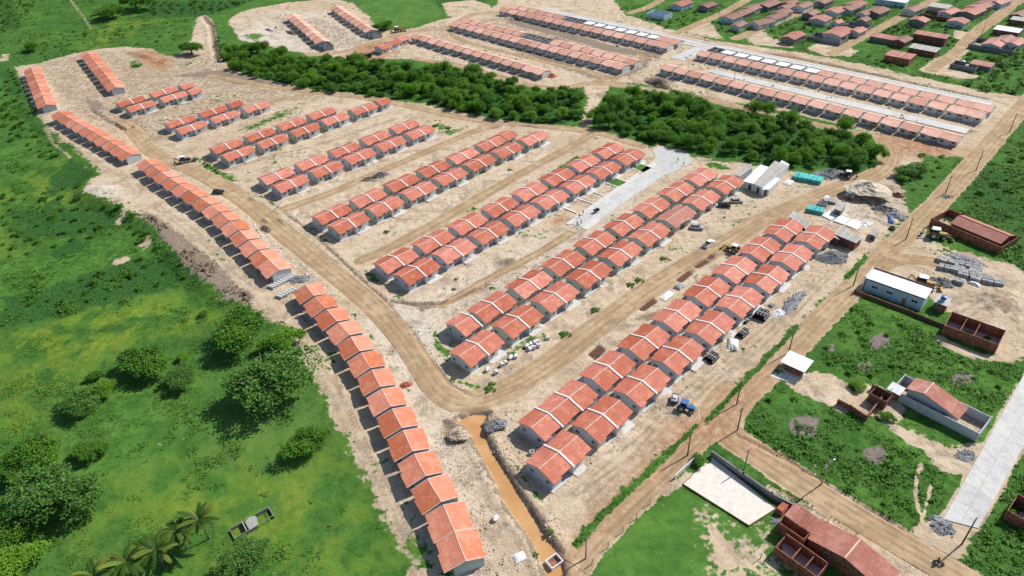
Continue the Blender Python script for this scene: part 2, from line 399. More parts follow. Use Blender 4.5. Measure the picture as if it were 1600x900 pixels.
def obj(name, data, parent=None, loc=(0, 0, 0), rz=0.0, scale=None):
    o = bpy.data.objects.new(name, data); COL.objects.link(o)
    if parent: o.parent = parent
    o.location = loc; o.rotation_euler = (0, 0, rz)
    if scale: o.scale = scale if isinstance(scale, tuple) else (scale,) * 3
    return o
def tag(o, label=None, cat=None, group=None, kind=None):
    if label: o['label'] = label
    if cat: o['category'] = cat
    if group: o['group'] = group
    if kind: o['kind'] = kind
    return o
def place(name, parts, loc, rz, label, cat, group=None, scale=None):
    """one thing: an Empty with its parts (shared meshes); parts = [(name, mesh, [(sub, mesh), ...]), ...]"""
    t = obj(name, None, None, loc, rz, scale); t.empty_display_size = 0.5
    tag(t, label, cat, group)
    for p in parts:
        c = obj(p[0], p[1], t)
        for s in (p[2] if len(p) > 2 else ()): obj(s[0], s[1], c)
    return t
def single(name, me, loc, rz, label, cat, group=None, scale=None, kind=None):
    return tag(obj(name, me, None, loc, rz, scale), label, cat, group, kind)
ORD = 'first second third fourth fifth sixth seventh eighth ninth tenth eleventh twelfth thirteenth fourteenth fifteenth sixteenth seventeenth eighteenth nineteenth twentieth'.split()

# ------------------------------------------------------------------ terrain: masks and heights (metres, site coordinates)
def vnoise(x, y, s, seed=0):
    x = x * s + seed * 17.3; y = y * s - seed * 9.1
    xi = np.floor(x).astype(np.int64); yi = np.floor(y).astype(np.int64); fx = x - xi; fy = y - yi
    fx = fx * fx * (3 - 2 * fx); fy = fy * fy * (3 - 2 * fy)
    def h(a, b):
        n = (a * 374761393 + b * 668265263 + seed * 982451653) & 0x7fffffff
        n = ((n ^ (n >> 13)) * 1274126177) & 0x7fffffff
        return ((n ^ (n >> 16)) & 0xffff) / 65535.0
    return (h(xi, yi) * (1 - fx) + h(xi + 1, yi) * fx) * (1 - fy) + (h(xi, yi + 1) * (1 - fx) + h(xi + 1, yi + 1) * fx) * fy
def sdist(x, y, poly):
    """signed distance to a polygon, positive inside"""
    d = np.full(x.shape, 1e9); ins = np.zeros(x.shape, bool); n = len(poly)
    for i in range(n):
        (x0, y0), (x1, y1) = poly[i], poly[(i + 1) % n]
        ex, ey = x1 - x0, y1 - y0; L = ex * ex + ey * ey + 1e-12
        t = np.clip(((x - x0) * ex + (y - y0) * ey) / L, 0, 1)
        d = np.minimum(d, (x - x0 - t * ex) ** 2 + (y - y0 - t * ey) ** 2)
        if abs(ey) > 1e-9:
            c = ((y0 > y) != (y1 > y)) & (x < ex * (y - y0) / ey + x0); ins ^= c
    d = np.sqrt(d); return np.where(ins, d, -d)
def ldist(x, y, line):
    d = np.full(x.shape, 1e9)
    for i in range(len(line) - 1):
        (x0, y0), (x1, y1) = line[i], line[i + 1]
        ex, ey = x1 - x0, y1 - y0; L = ex * ex + ey * ey + 1e-12
        t = np.clip(((x - x0) * ex + (y - y0) * ey) / L, 0, 1)
        d = np.minimum(d, (x - x0 - t * ex) ** 2 + (y - y0 - t * ey) ** 2)
    return np.sqrt(d)
def boxed(x, y, pts, pad, fn, out):
    """evaluate fn only near pts"""
    px = [p[0] for p in pts]; py = [p[1] for p in pts]
    k = (x > min(px) - pad) & (x < max(px) + pad) & (y > min(py) - pad) & (y < max(py) + pad)
    if k.any(): fn(k, out)
def sstep(v, a, b):
    t = np.clip((v - a) / (b - a), 0, 1); return t * t * (3 - 2 * t)
def smooth_line(pts, step=2.0):
    """Catmull-Rom through pts, resampled"""
    P = [np.array(p, float) for p in pts]; P = [2 * P[0] - P[1]] + P + [2 * P[-1] - P[-2]]; out = []
    for i in range(1, len(P) - 2):
        n = max(2, int(np.linalg.norm(P[i + 1] - P[i]) / step))
        for k in range(n):
            t = k / n
            out.append(tuple(0.5 * (2 * P[i] + (P[i + 1] - P[i - 1]) * t + (2 * P[i - 1] - 5 * P[i] + 4 * P[i + 1] - P[i + 2]) * t * t + (3 * P[i] - P[i - 1] - 3 * P[i + 1] + P[i + 2]) * t ** 3)))
    out.append(tuple(P[-2])); return out

# outlines, read off the photograph and carried to the ground
SITE = GP([(24, 104), (60, 99), (115, 84), (160, 76), (195, 73), (235, 76), (262, 88), (285, 84), (300, 60), (306, 32), (318, 24), (330, 30), (338, 60), (342, 92), (380, 112),
           (430, 124), (480, 137), (560, 148), (640, 160), (680, 164), (740, 180), (800, 190), (900, 200), (950, 214), (1050, 240), (1150, 254), (1250, 270), (1330, 280), (1352, 270),
           (1374, 262), (1372, 225), (1366, 205), (1400, 215), (1440, 236), (1440, 260), (1400, 275), (1412, 300), (1420, 330), (1400, 352), (1330, 425), (1250, 505), (1160, 600), (1098, 658), (1045, 705), (990, 752), (925, 815), (893, 865),
           (880, 915), (655, 915), (640, 878), (602, 806), (562, 732), (522, 655), (500, 605), (468, 560), (446, 508), (400, 484), (352, 462), (306, 428), (262, 384), (222, 338), (180, 318), (128, 296), (140, 280),
           (160, 272), (146, 258), (110, 226), (76, 202), (56, 172), (34, 130)])
SITE2 = GP([(355, 34), (372, 20), (400, 12), (450, 4), (520, -2), (550, 4), (575, 25), (592, 48), (640, 46), (690, 30), (740, 20), (775, 8), (790, -20), (880, -20), (930, 8), (985, 26), (1040, 44), (1110, 62), (1250, 82), (1400, 112), (1550, 146),
            (1590, 150), (1600, 165), (1560, 205), (1516, 244), (1460, 246), (1400, 222), (1330, 198), (1200, 168), (1120, 158), (1010, 132), (930, 128), (880, 140), (800, 126), (700, 100), (640, 92), (600, 92), (545, 93), (480, 84), (425, 74), (375, 62)])
FIELD_DROP = GP([(-400, 100), (30, 110), (70, 205), (110, 232), (145, 265), (120, 300), (180, 325), (222, 345), (262, 392), (306, 436), (352, 470), (400, 492), (440, 520), (466, 575), (496, 615), (518, 665), (558, 742), (598, 816), (636, 890), (660, 960), (640, 1100), (-600, 1100)])
DIRT = [([(912, 132), (952, 134), (945, 150), (928, 172), (924, 196), (905, 200), (912, 178), (918, 155)], 1.5), # bare yards and patches outside the building site: (outline, softness)
    ([(1390, 372), (1440, 345), (1450, 372), (1500, 392), (1575, 412), (1610, 430), (1610, 560), (1560, 560), (1545, 520), (1480, 485), (1440, 452), (1380, 430), (1345, 440), (1360, 410)], 2.0),
    ([(1228, 600), (1250, 585), (1275, 580), (1300, 585), (1325, 600), (1340, 625), (1320, 648), (1290, 632), (1245, 612)], 1.0),
    ([(1372, 648), (1400, 660), (1480, 700), (1540, 690), (1560, 650), (1570, 640), (1590, 600), (1580, 690), (1530, 730), (1500, 745), (1470, 735), (1440, 705), (1395, 680)], 1.5),
    ([(1250, 800), (1262, 790), (1330, 830), (1420, 880), (1480, 915), (1380, 930), (1330, 870), (1270, 830)], 1.2),
    ([(1420, 830), (1450, 815), (1475, 805), (1530, 830), (1515, 850), (1495, 885), (1470, 870)], 1.2),
    ([(1055, 752), (1075, 735), (1088, 745), (1050, 770), (1020, 778)], 0.8),
    ([(1460, 520), (1500, 540), (1560, 560), (1572, 565), (1520, 560), (1470, 540)], 1.0),
    ([(1095, 800), (1110, 795), (1125, 805), (1120, 830), (1140, 850), (1150, 865), (1120, 858), (1105, 835)], 5.0),
    ([(1150, 850), (1200, 845), (1210, 880), (1180, 905), (1120, 895)], 9.0),
    ([(1350, 600), (1380, 605), (1420, 640), (1400, 665), (1340, 640), (1310, 632)], 1.0),
    ([(860, -10), (960, 0), (975, 22), (930, 22), (870, 8)], 2.5), ([(1080, 44), (1110, 34), (1120, 50), (1130, 62), (1070, 52)], 2.5), ([(1165, 60), (1190, 48), (1215, 62), (1240, 74), (1180, 70)], 2.5),
    ([(1260, 75), (1290, 62), (1340, 80), (1330, 88), (1290, 88)], 1.5), ([(1435, 110), (1460, 92), (1490, 82), (1500, 70), (1520, 72), (1500, 95), (1485, 108), (1540, 122), (1500, 124), (1450, 114)], 1.5),
    ([(1490, 48), (1520, 52), (1525, 60), (1490, 62)], 1.5), ([(690, 5), (740, 0), (770, 10), (740, 28), (700, 25)], 2.0),
    ([(2, 85), (14, 84), (12, 95), (0, 96)], 2.0), ([(112, 180), (124, 183), (120, 192), (110, 188)], 1.0), ([(172, 400), (196, 391), (200, 396), (176, 406)], 1.0), ([(215, 372), (230, 362), (236, 372), (220, 384)], 1.5), ([(175, 340), (200, 315), (206, 322), (180, 346)], 1.2)]
VEG = [  # weeds inside the site
    ([(198, 98), (215, 92), (226, 100), (215, 110), (200, 107)], 1.5), ([(465, 112), (480, 108), (480, 116), (466, 120)], 1.0), ([(675, 193), (690, 190), (705, 200), (685, 204)], 1.5),
    ([(1096, 252), (1110, 250), (1135, 258), (1150, 266), (1130, 268), (1100, 258)], 1.5), ([(1398, 262), (1420, 256), (1436, 262), (1440, 240), (1478, 240), (1470, 262), (1448, 290), (1428, 322), (1410, 318), (1400, 285)], 2.0),
    ([(915, 830), (960, 790), (1030, 725), (1080, 675), (1075, 668), (1020, 716), (950, 782), (905, 825)], 1.4), ([(1090, 655), (1160, 585), (1240, 505), (1246, 512), (1170, 592), (1100, 665)], 1.0),
    ([(1325, 425), (1352, 400), (1356, 408), (1330, 432)], 0.8), ([(300, 240), (340, 262), (380, 282), (360, 286), (312, 262)], 1.5), ([(400, 300), (425, 325), (436, 330), (428, 315)], 1.0), ([(468, 348), (500, 385), (525, 396), (520, 380), (490, 355)], 1.5),
    ([(560, 420), (580, 440), (620, 470), (640, 470), (600, 440), (575, 420)], 1.5), ([(665, 505), (680, 545), (700, 580), (715, 585), (700, 545), (685, 515)], 1.5), ([(700, 590), (715, 600), (755, 612), (770, 605), (740, 598)], 1.0),
    ([(690, 205), (730, 195), (735, 200), (700, 212)], 1.2), ([(800, 725), (815, 745), (840, 790), (850, 785), (830, 755), (812, 730)], 0.8), ([(365, 208), (395, 190), (475, 158), (480, 168), (400, 208)], 6.0), ([(390, 50), (420, 55), (400, 66), (372, 58)], 3.0),
    ([(770, 560), (840, 515), (850, 525), (790, 570)], 3.0), ([(870, 520), (880, 510), (895, 520), (885, 530)], 1.5), ([(920, 485), (935, 475), (945, 482), (930, 492)], 1.5), ([(970, 445), (1000, 430), (1010, 438), (980, 450)], 1.5), ([(1020, 410), (1045, 398), (1052, 408), (1030, 415)], 2.0),
    ([(860, 270), (900, 240), (910, 245), (870, 280)], 2.0), ([(600, 300), (640, 285), (645, 292), (606, 308)], 3.0), ([(720, 330), (740, 320), (748, 328), (726, 338)], 2.0),
    ([(660, 800), (650, 810), (700, 900), (640, 905), (610, 830), (640, 830)], 3.5), ([(545, 700), (600, 800), (590, 810), (535, 705)], 2.5)]
DARK = [  # disturbed, damp, dark soil
    ([(222, 326), (258, 346), (300, 378), (350, 422), (396, 466), (384, 488), (340, 468), (292, 428), (244, 384), (216, 345)], 1.5), ([(430, 590), (445, 595), (450, 610), (435, 608)], 1.0),
    ([(195, 195), (215, 205), (226, 225), (210, 222), (198, 208)], 2.0), ([(130, 150), (160, 160), (170, 175), (140, 172)], 2.5), ([(270, 120), (310, 112), (350, 108), (395, 120), (380, 135), (330, 122)], 2.5), ([(380, 118), (420, 112), (430, 135), (398, 130)], 2.5),
    ([(555, 285), (585, 268), (605, 268), (585, 285)], 1.0), ([(755, 196), (790, 192), (780, 200), (745, 205)], 1.5), ([(800, 28), (850, 40), (960, 72), (1035, 85), (1030, 92), (950, 80), (850, 52), (790, 36)], 2.0), ([(770, 55), (860, 88), (950, 122), (930, 124), (850, 96), (760, 62)], 2.5),
    ([(640, 90), (720, 100), (800, 122), (790, 128), (700, 106)], 1.5), ([(1005, 122), (1030, 118), (1060, 128), (1040, 132), (1010, 130)], 1.5), ([(1000, 95), (1020, 90), (1010, 105), (985, 118), (960, 122), (985, 108)], 2.0), ([(1380, 172), (1420, 182), (1480, 195), (1530, 205), (1500, 212), (1440, 196)], 2.5),
    ([(690, 618), (740, 640), (725, 655), (705, 640)], 1.5), ([(690, 655), (720, 665), (730, 690), (715, 695), (695, 680)], 1.5), ([(735, 640), (790, 660), (780, 680), (758, 672)], 1.5), ([(1095, 410), (1115, 395), (1125, 392), (1108, 412)], 1.0), ([(640, 480), (690, 475), (700, 468), (715, 466), (700, 478), (660, 486)], 1.0),
    ([(860, 470), (900, 452), (905, 462), (870, 478)], 1.5), ([(775, 410), (800, 402), (812, 408), (790, 420)], 1.0), ([(985, 500), (1010, 490), (1030, 484), (1020, 500)], 1.0)]
RED = [([(1050, 660), (1110, 640), (1170, 590), (1200, 570), (1180, 620), (1140, 670), (1200, 715), (1150, 700), (1090, 690), (1000, 760), (900, 860), (880, 880), (930, 800), (1000, 735)], 4.0),
       ([(205, 80), (230, 78), (270, 95), (260, 112), (235, 106)], 2.5), ([(560, 70), (640, 60), (600, 95), (540, 95)], 5.0), ([(990, 62), (1040, 50), (1250, 92), (1240, 84)], 2.0), ([(1380, 205), (1500, 232), (1480, 255), (1400, 240)], 6.0), ([(860, 345), (880, 335), (885, 345), (868, 352)], 2.0)]
YEL = [([(0, 380), (150, 330), (130, 300), (100, 250), (0, 300)], 12.0), ([(0, 520), (120, 480), (250, 455), (350, 465), (350, 500), (200, 540), (80, 600), (0, 680)], 6.0), ([(0, 640), (40, 620), (60, 690), (0, 720)], 5.0), ([(150, 800), (300, 740), (500, 720), (600, 830), (560, 880), (300, 870)], 14.0), ([(100, 130), (150, 40), (260, 0), (300, 0), (180, 70)], 10.0)]
REED = [([(0, 455), (60, 445), (150, 410), (230, 390), (300, 395), (305, 430), (200, 455), (100, 490), (0, 520)], 5.0), ([(60, 385), (110, 362), (150, 365), (120, 385), (80, 395)], 3.0), ([(0, 320), (80, 310), (170, 318), (190, 345), (120, 360), (20, 375)], 7.0), ([(110, 245), (140, 255), (150, 275), (120, 285), (70, 300), (80, 270)], 4.0), ([(0, 100), (25, 110), (60, 190), (110, 230), (95, 236), (45, 200), (0, 130)], 6.0),
        ([(0, 0), (20, 0), (35, 40), (0, 50)], 5.0), ([(240, 0), (400, 0), (330, 25), (200, 30)], 8.0), ([(660, -10), (780, -10), (760, 5), (690, 10)], 6.0), ([(1520, 250), (1600, 280), (1610, 350), (1560, 350), (1500, 310)], 8.0)]
LAWN = [([(925, 905), (960, 840), (1065, 760), (1170, 825), (1215, 800), (1250, 830), (1215, 905)], 0.8), ([(540, 12), (600, 0), (665, -10), (695, 22), (640, 42), (600, 40)], 2.0), ([(780, -20), (690, -20), (700, 5), (760, 12)], 2.0), ([(560, 540), (480, 600), (300, 640), (100, 720), (200, 800), (600, 860), (560, 740)], 25.0)]
PALE = [([(705, 500), (600, 470), (560, 500), (600, 560), (640, 620), (680, 680), (760, 900), (700, 900), (640, 700)], 6.0), ([(360, 65), (420, 20), (500, 20), (580, 60), (540, 85), (450, 78)], 8.0), ([(1290, 320), (1400, 290), (1410, 330), (1380, 350), (1300, 350)], 4.0), ([(640, 480), (860, 380), (1000, 330), (980, 360), (700, 490)], 7.0), ([(100, 290), (180, 290), (200, 310), (150, 310)], 3.0), ([(1080, 690), (1050, 700), (1020, 735), (1045, 725)], 1.2),
        ([(1360, 545), (1385, 540), (1400, 552), (1380, 560)], 1.0)]
BURN = [([(1355, 532), (1378, 520), (1393, 530), (1385, 545), (1362, 548)], 1.2), ([(1340, 570), (1360, 565), (1364, 578), (1345, 582)], 1.0), ([(1484, 590), (1510, 580), (1525, 590), (1515, 602), (1490, 602)], 1.2), ([(1236, 655), (1260, 648), (1282, 655), (1275, 680), (1245, 685), (1235, 675)], 1.2), ([(1350, 705), (1375, 695), (1390, 712), (1375, 728), (1352, 722)], 1.2), ([(1290, 540), (1302, 536), (1306, 548), (1294, 552)], 1.0), ([(180, 845), (186, 842), (190, 850), (182, 852)], 1.0)]
ROADS = [  # name, centre line, width, tracks
    ('site_spine', [(190, 190), (212, 208), (232, 232), (262, 252), (300, 266), (345, 290), (392, 322), (432, 356), (472, 388), (520, 426), (566, 462), (610, 506), (645, 550), (672, 592), (700, 622), (740, 628), (800, 604), (860, 566), (920, 520), (1000, 462), (1060, 424), (1120, 388), (1180, 350), (1240, 322), (1300, 298), (1350, 282), (1384, 262), (1392, 236), (1380, 216)], 7.5),
    ('site_lane', [(562, 408), (600, 392), (660, 360), (740, 314), (820, 268), (880, 236), (930, 208)], 5.0), ('site_lane', [(432, 332), (470, 318), (520, 300), (590, 270), (660, 240), (720, 214), (770, 194)], 5.0),
    ('north_lane', [(330, 118), (400, 132), (470, 142), (560, 152), (640, 166), (700, 180), (760, 190), (850, 198), (930, 207), (1000, 228)], 5.0), ('site_lane', [(232, 218), (290, 206), (350, 192), (420, 160), (470, 150)], 4.0), ('site_lane', [(690, 478), (760, 438), (840, 396), (890, 365)], 3.0),
    ('main_dirt_road', [(1625, 140), (1590, 176), (1550, 222), (1515, 262), (1470, 312), (1425, 358), (1380, 398), (1330, 452), (1280, 502), (1220, 562), (1168, 612), (1122, 655)], 7.2), ('main_dirt_road', [(1168, 612), (1122, 655), (1072, 706), (1014, 762), (958, 815), (915, 860), (884, 912)], 5.6),
    ('side_dirt_road', [(1140, 610), (1118, 640), (1125, 668), (1170, 700), (1230, 740), (1300, 785), (1400, 845), (1520, 915)], 7.0), ('depot_track', [(1360, 425), (1400, 405), (1450, 408), (1500, 415)], 6.0),
    ('village_street', [(1150, 60), (1195, 42), (1240, 24), (1310, -8)], 6.0), ('village_street', [(1300, 84), (1340, 62), (1390, 36), (1470, -6)], 6.0), ('village_street', [(1455, 110), (1500, 76), (1520, 54), (1560, 25), (1610, -15)], 6.5), ('village_street', [(1040, 58), (1080, 42), (1130, 20), (1180, -8)], 6.0), ('village_street', [(985, 20), (1015, 10), (1040, -5)], 5.0),
    ('far_track', [(480, 86), (540, 80), (600, 62), (640, 50), (700, 42), (740, 22), (780, 20)], 6.0), ('far_track', [(650, 92), (720, 104), (800, 128), (870, 138), (930, 130), (1000, 138), (1090, 152), (1200, 178), (1300, 200), (1380, 215)], 5.0), ('far_track', [(930, 128), (975, 112), (1005, 92), (1000, 84)], 4.0), ('far_track', [(700, 42), (720, 62), (800, 84), (900, 108), (960, 124)], 4.0)]
ROADS = [(n, smooth_line(GP(l), 3.0), wd) for n, l, wd in ROADS]
PATHS = [([(1440, 725), (1432, 745), (1430, 775), (1438, 805), (1444, 825)], 0.7), ([(1455, 760), (1448, 785), (1442, 810)], 0.5), ([(1195, 600), (1170, 620), (1160, 650), (1158, 680)], 1.2), ([(70, 200), (82, 222), (110, 246)], 0.8), ([(110, 0), (130, 25), (142, 45)], 0.9), ([(1500, 545), (1530, 558), (1575, 562)], 1.0)]
PATHS = [(GP(l), wd * .45) for l, wd in PATHS]
VERGE = [([(893, 850), (930, 806), (985, 756), (1040, 704), (1088, 660), (1094, 668), (1048, 714), (992, 768), (938, 820), (902, 862)], .8), ([(1096, 658), (1165, 588), (1245, 505), (1252, 512), (1172, 596), (1104, 666)], .8), ([(1318, 432), (1352, 398), (1358, 404), (1326, 440)], .8)]
MOTTLE = [([(470, 520), (500, 590), (560, 700), (640, 860), (660, 905), (640, 905), (590, 800), (520, 660), (490, 600)], 3), ([(380, 330), (470, 400), (560, 480), (640, 600), (620, 600), (520, 480), (440, 410)], 4), ([(880, 770), (1100, 590), (1290, 420), (1240, 440), (1050, 600)], 5), ([(40, 100), (150, 78), (300, 70), (420, 125), (560, 150), (420, 170), (250, 215), (120, 200)], 8), ([(620, 478), (700, 470), (860, 376), (1010, 300), (960, 330), (880, 395), (720, 492)], 5), ([(640, 45), (800, 20), (1040, 90), (1000, 125), (860, 90), (720, 60)], 8), ([(1080, 110), (1500, 215), (1480, 250), (1380, 215), (1100, 140)], 6), ([(690, 640), (740, 720), (800, 860), (780, 900), (690, 700)], 5), ([(1480, 450), (1600, 440), (1600, 560), (1540, 500)], 5), ([(400, 20), (520, 30), (590, 70), (480, 80)], 6), ([(930, 130), (1120, 150), (1300, 190), (1250, 185), (1000, 140)], 5), ([(1330, 285), (1420, 280), (1400, 345), (1340, 350)], 4)]
CANAL = GP([(718, 659), (733, 673), (746, 698), (771, 744), (795, 794), (823, 831), (845, 869), (858, 905), (880, 905), (872, 869), (858, 850), (839, 822), (823, 794), (805, 769), (795, 751), (771, 713), (757, 685), (750, 667), (760, 651), (740, 650)], -0.9)
PITS = [([(918, 553), (934, 540), (946, 546), (930, 561)], 0.7), ([(998, 482), (1018, 466), (1026, 471), (1006, 486)], 0.7), ([(1056, 436), (1074, 423), (1082, 427), (1064, 441)], 0.7), ([(1083, 416), (1102, 404), (1109, 408), (1090, 420)], 0.7), ([(1103, 402), (1112, 396), (1118, 400), (1110, 405)], 0.5)]
PITS = [(GP(p), d) for p, d in PITS]
TRENCH = [([(142, 171), (165, 187), (196, 204), (206, 200)], 1.0, 1.2), ([(318, 26), (330, 40), (334, 65), (338, 96)], 1.6, 1.6), ([(610, 470), (650, 477), (700, 474), (760, 446)], 0.7, 0.7), ([(612, 478), (560, 432), (490, 366), (430, 322)], 0.6, 0.35), ([(1150, 680), (1230, 720), (1330, 778), (1410, 826)], 0.5, 0.5), ([(740, 622), (700, 600), (668, 556), (645, 520)], 0.5, 0.4), ([(1200, 760), (1260, 790), (1340, 835)], 0.4, 0.3), ([(1000, 46), (1100, 70), (1250, 92), (1400, 124), (1540, 156)], 1.2, 1.0)]
TRENCH = [(GP(l), wd, d) for l, wd, d in TRENCH]
MOUNDS = [((212, 84), 11, 2.2, 1.3, -.5), ((232, 90), 12, 2.2, 1.3, -.5), ((252, 98), 10, 2.2, 1.2, -.5), ((300, 100), 5, 3, 1.0, .3), ((325, 108), 5, 2.5, .9, -.2), ((105, 105), 5, 3, .7, .2), ((125, 118), 4, 3, .7, .6), ((290, 118), 6, 2, .7, .2), ((360, 118), 5, 2, 1.0, 0), ((410, 128), 5, 2, 1.0, 0), ((650, 150), 4, 2, .8, 0), ((830, 198), 5, 2, .7, -.3), ((690, 62), 8, 2, .9, -.7), ((760, 88), 9, 1.8, .8, -.75), ((870, 60), 14, 2, 1.0, -.75), ((960, 88), 12, 2, 1.0, -.75), ((1350, 300), 9, 6, 3.0, 0.3), ((720, 680), 3.5, 2, 0.9, 0), ((776, 664), 3.5, 2, 1.0, 0), ((1030, 128), 8, 3, 2.0, -0.6), ((225, 88), 10, 4, 1.0, -0.5), ((160, 295), 7, 4, 1.0, 0), ((395, 462), 5, 3, 1.0, -0.7), ((455, 470), 4, 2.5, 0.7, 0), ((1560, 470), 10, 6, 1.2, 0.4), ((945, 148), 6, 4, 1.5, 0), ((800, 30), 8, 3, 1.0, -0.5), ((650, 360), 2, 1.2, 0.5, 0), ((820, 800), 2.5, 1.5, 0.5, 0), ((790, 795), 2.5, 1.5, 0.5, 0), ((870, 470), 3, 1.5, 0.6, 0.7), ((800, 408), 2.5, 1.2, 0.5, 0.7), ((440, 345), 3, 1.5, 0.6, -0.7), ((395, 312), 4, 1.3, 0.8, -0.75), ((415, 345), 3, 1.6, 0.8, -0.75)]

FLAT = [GP(q) for q in ([(1466, 814), (1530, 830), (1632, 655), (1604, 580)], [(886, 350), (920, 360), (1046, 274), (1084, 252), (1074, 236), (1028, 226), (1014, 236), (1018, 254)])]
FLAT += [[AB(a0, b0), AB(a1, b0), AB(a1, b1), AB(a0, b1)] for a0, a1, b0, b1 in ((309.5, 317.5, -179, -59), (341.5, 354, -331, -61), (317, 344, -207, -196))]
RUTS = [(smooth_line(GP(l), 3), hw) for l, hw in (
    ([(310, 258), (380, 240), (450, 222), (540, 195), (600, 178)], .8), ([(330, 272), (420, 245), (500, 225), (620, 185)], .8), ([(920, 790), (1000, 716), (1080, 640), (1180, 545), (1260, 465), (1300, 425)], .8), ([(900, 770), (990, 700), (1060, 625), (1150, 555), (1240, 480)], .8),
    ([(1400, 408), (1450, 425), (1500, 455), (1560, 470), (1600, 500)], .8), ([(1380, 400), (1420, 390), (1470, 395)], .8), ([(1470, 480), (1520, 465), (1570, 480), (1600, 520)], .8), ([(1490, 470), (1540, 455), (1590, 465)], .8), ([(1510, 490), (1545, 475), (1600, 490)], .8),
    ([(505, 590), (528, 640), (556, 700), (596, 780), (640, 870), (656, 908)], .7), ([(520, 590), (544, 640), (572, 700), (610, 780), (652, 868)], .7), ([(470, 520), (490, 560), (515, 600)], .7), ([(300, 800 - 560), (260, 225), (220, 190), (180, 170)], .9), ([(100, 110), (120, 140), (150, 165), (200, 190)], .9), ([(90, 130), (110, 150), (160, 170)], .9), ([(220, 105), (250, 118), (300, 120), (350, 112)], .9),
    ([(560, 70), (600, 75), (650, 90), (720, 108)], .9), ([(470, 20), (520, 45), (560, 75), (540, 88)], .9), ([(400, 20), (430, 55), (460, 78)], .9), ([(690, 35), (705, 50), (690, 60), (720, 66)], .9), ([(1010, 85), (1000, 105), (985, 118), (1000, 130)], .8), ([(1150, 348), (1200, 335), (1260, 345), (1300, 350)], .8),
    ([(680, 500), (640, 520), (620, 500), (600, 470)], .8), ([(700, 488), (770, 460), (850, 410), (900, 380)], .8), ([(1000, 450), (1060, 412), (1130, 372)], .8), ([(760, 625), (840, 590), (920, 535), (980, 490)], .8), ([(60, 195), (110, 228), (150, 255), (200, 290)], .8), ([(240, 320), (300, 362), (360, 415), (410, 455)], .8), ([(1210, 85), (1300, 104), (1400, 128), (1500, 150)], .9), ([(1100, 125), (1200, 150), (1300, 176), (1400, 200), (1470, 222)], .9), ([(1070, 700), (1000, 762), (940, 818)], 2.0), ([(1140, 640), (1190, 585), (1260, 515)], 2.0))]
BELT = GP([(348, 86), (372, 76), (420, 86), (480, 97), (560, 101), (640, 105), (700, 111), (760, 124), (800, 138), (850, 150), (888, 142), (908, 150), (900, 182), (885, 193), (800, 189), (740, 177), (690, 166), (672, 160), (662, 142), (650, 146), (645, 156), (610, 153), (560, 147), (500, 142), (450, 132), (400, 122), (356, 106)])
BELT2 = GP([(926, 190), (950, 168), (985, 150), (1070, 154), (1130, 174), (1200, 182), (1280, 204), (1330, 212), (1362, 226), (1368, 258), (1340, 268), (1280, 262), (1200, 252), (1110, 238), (1020, 220), (950, 204)])
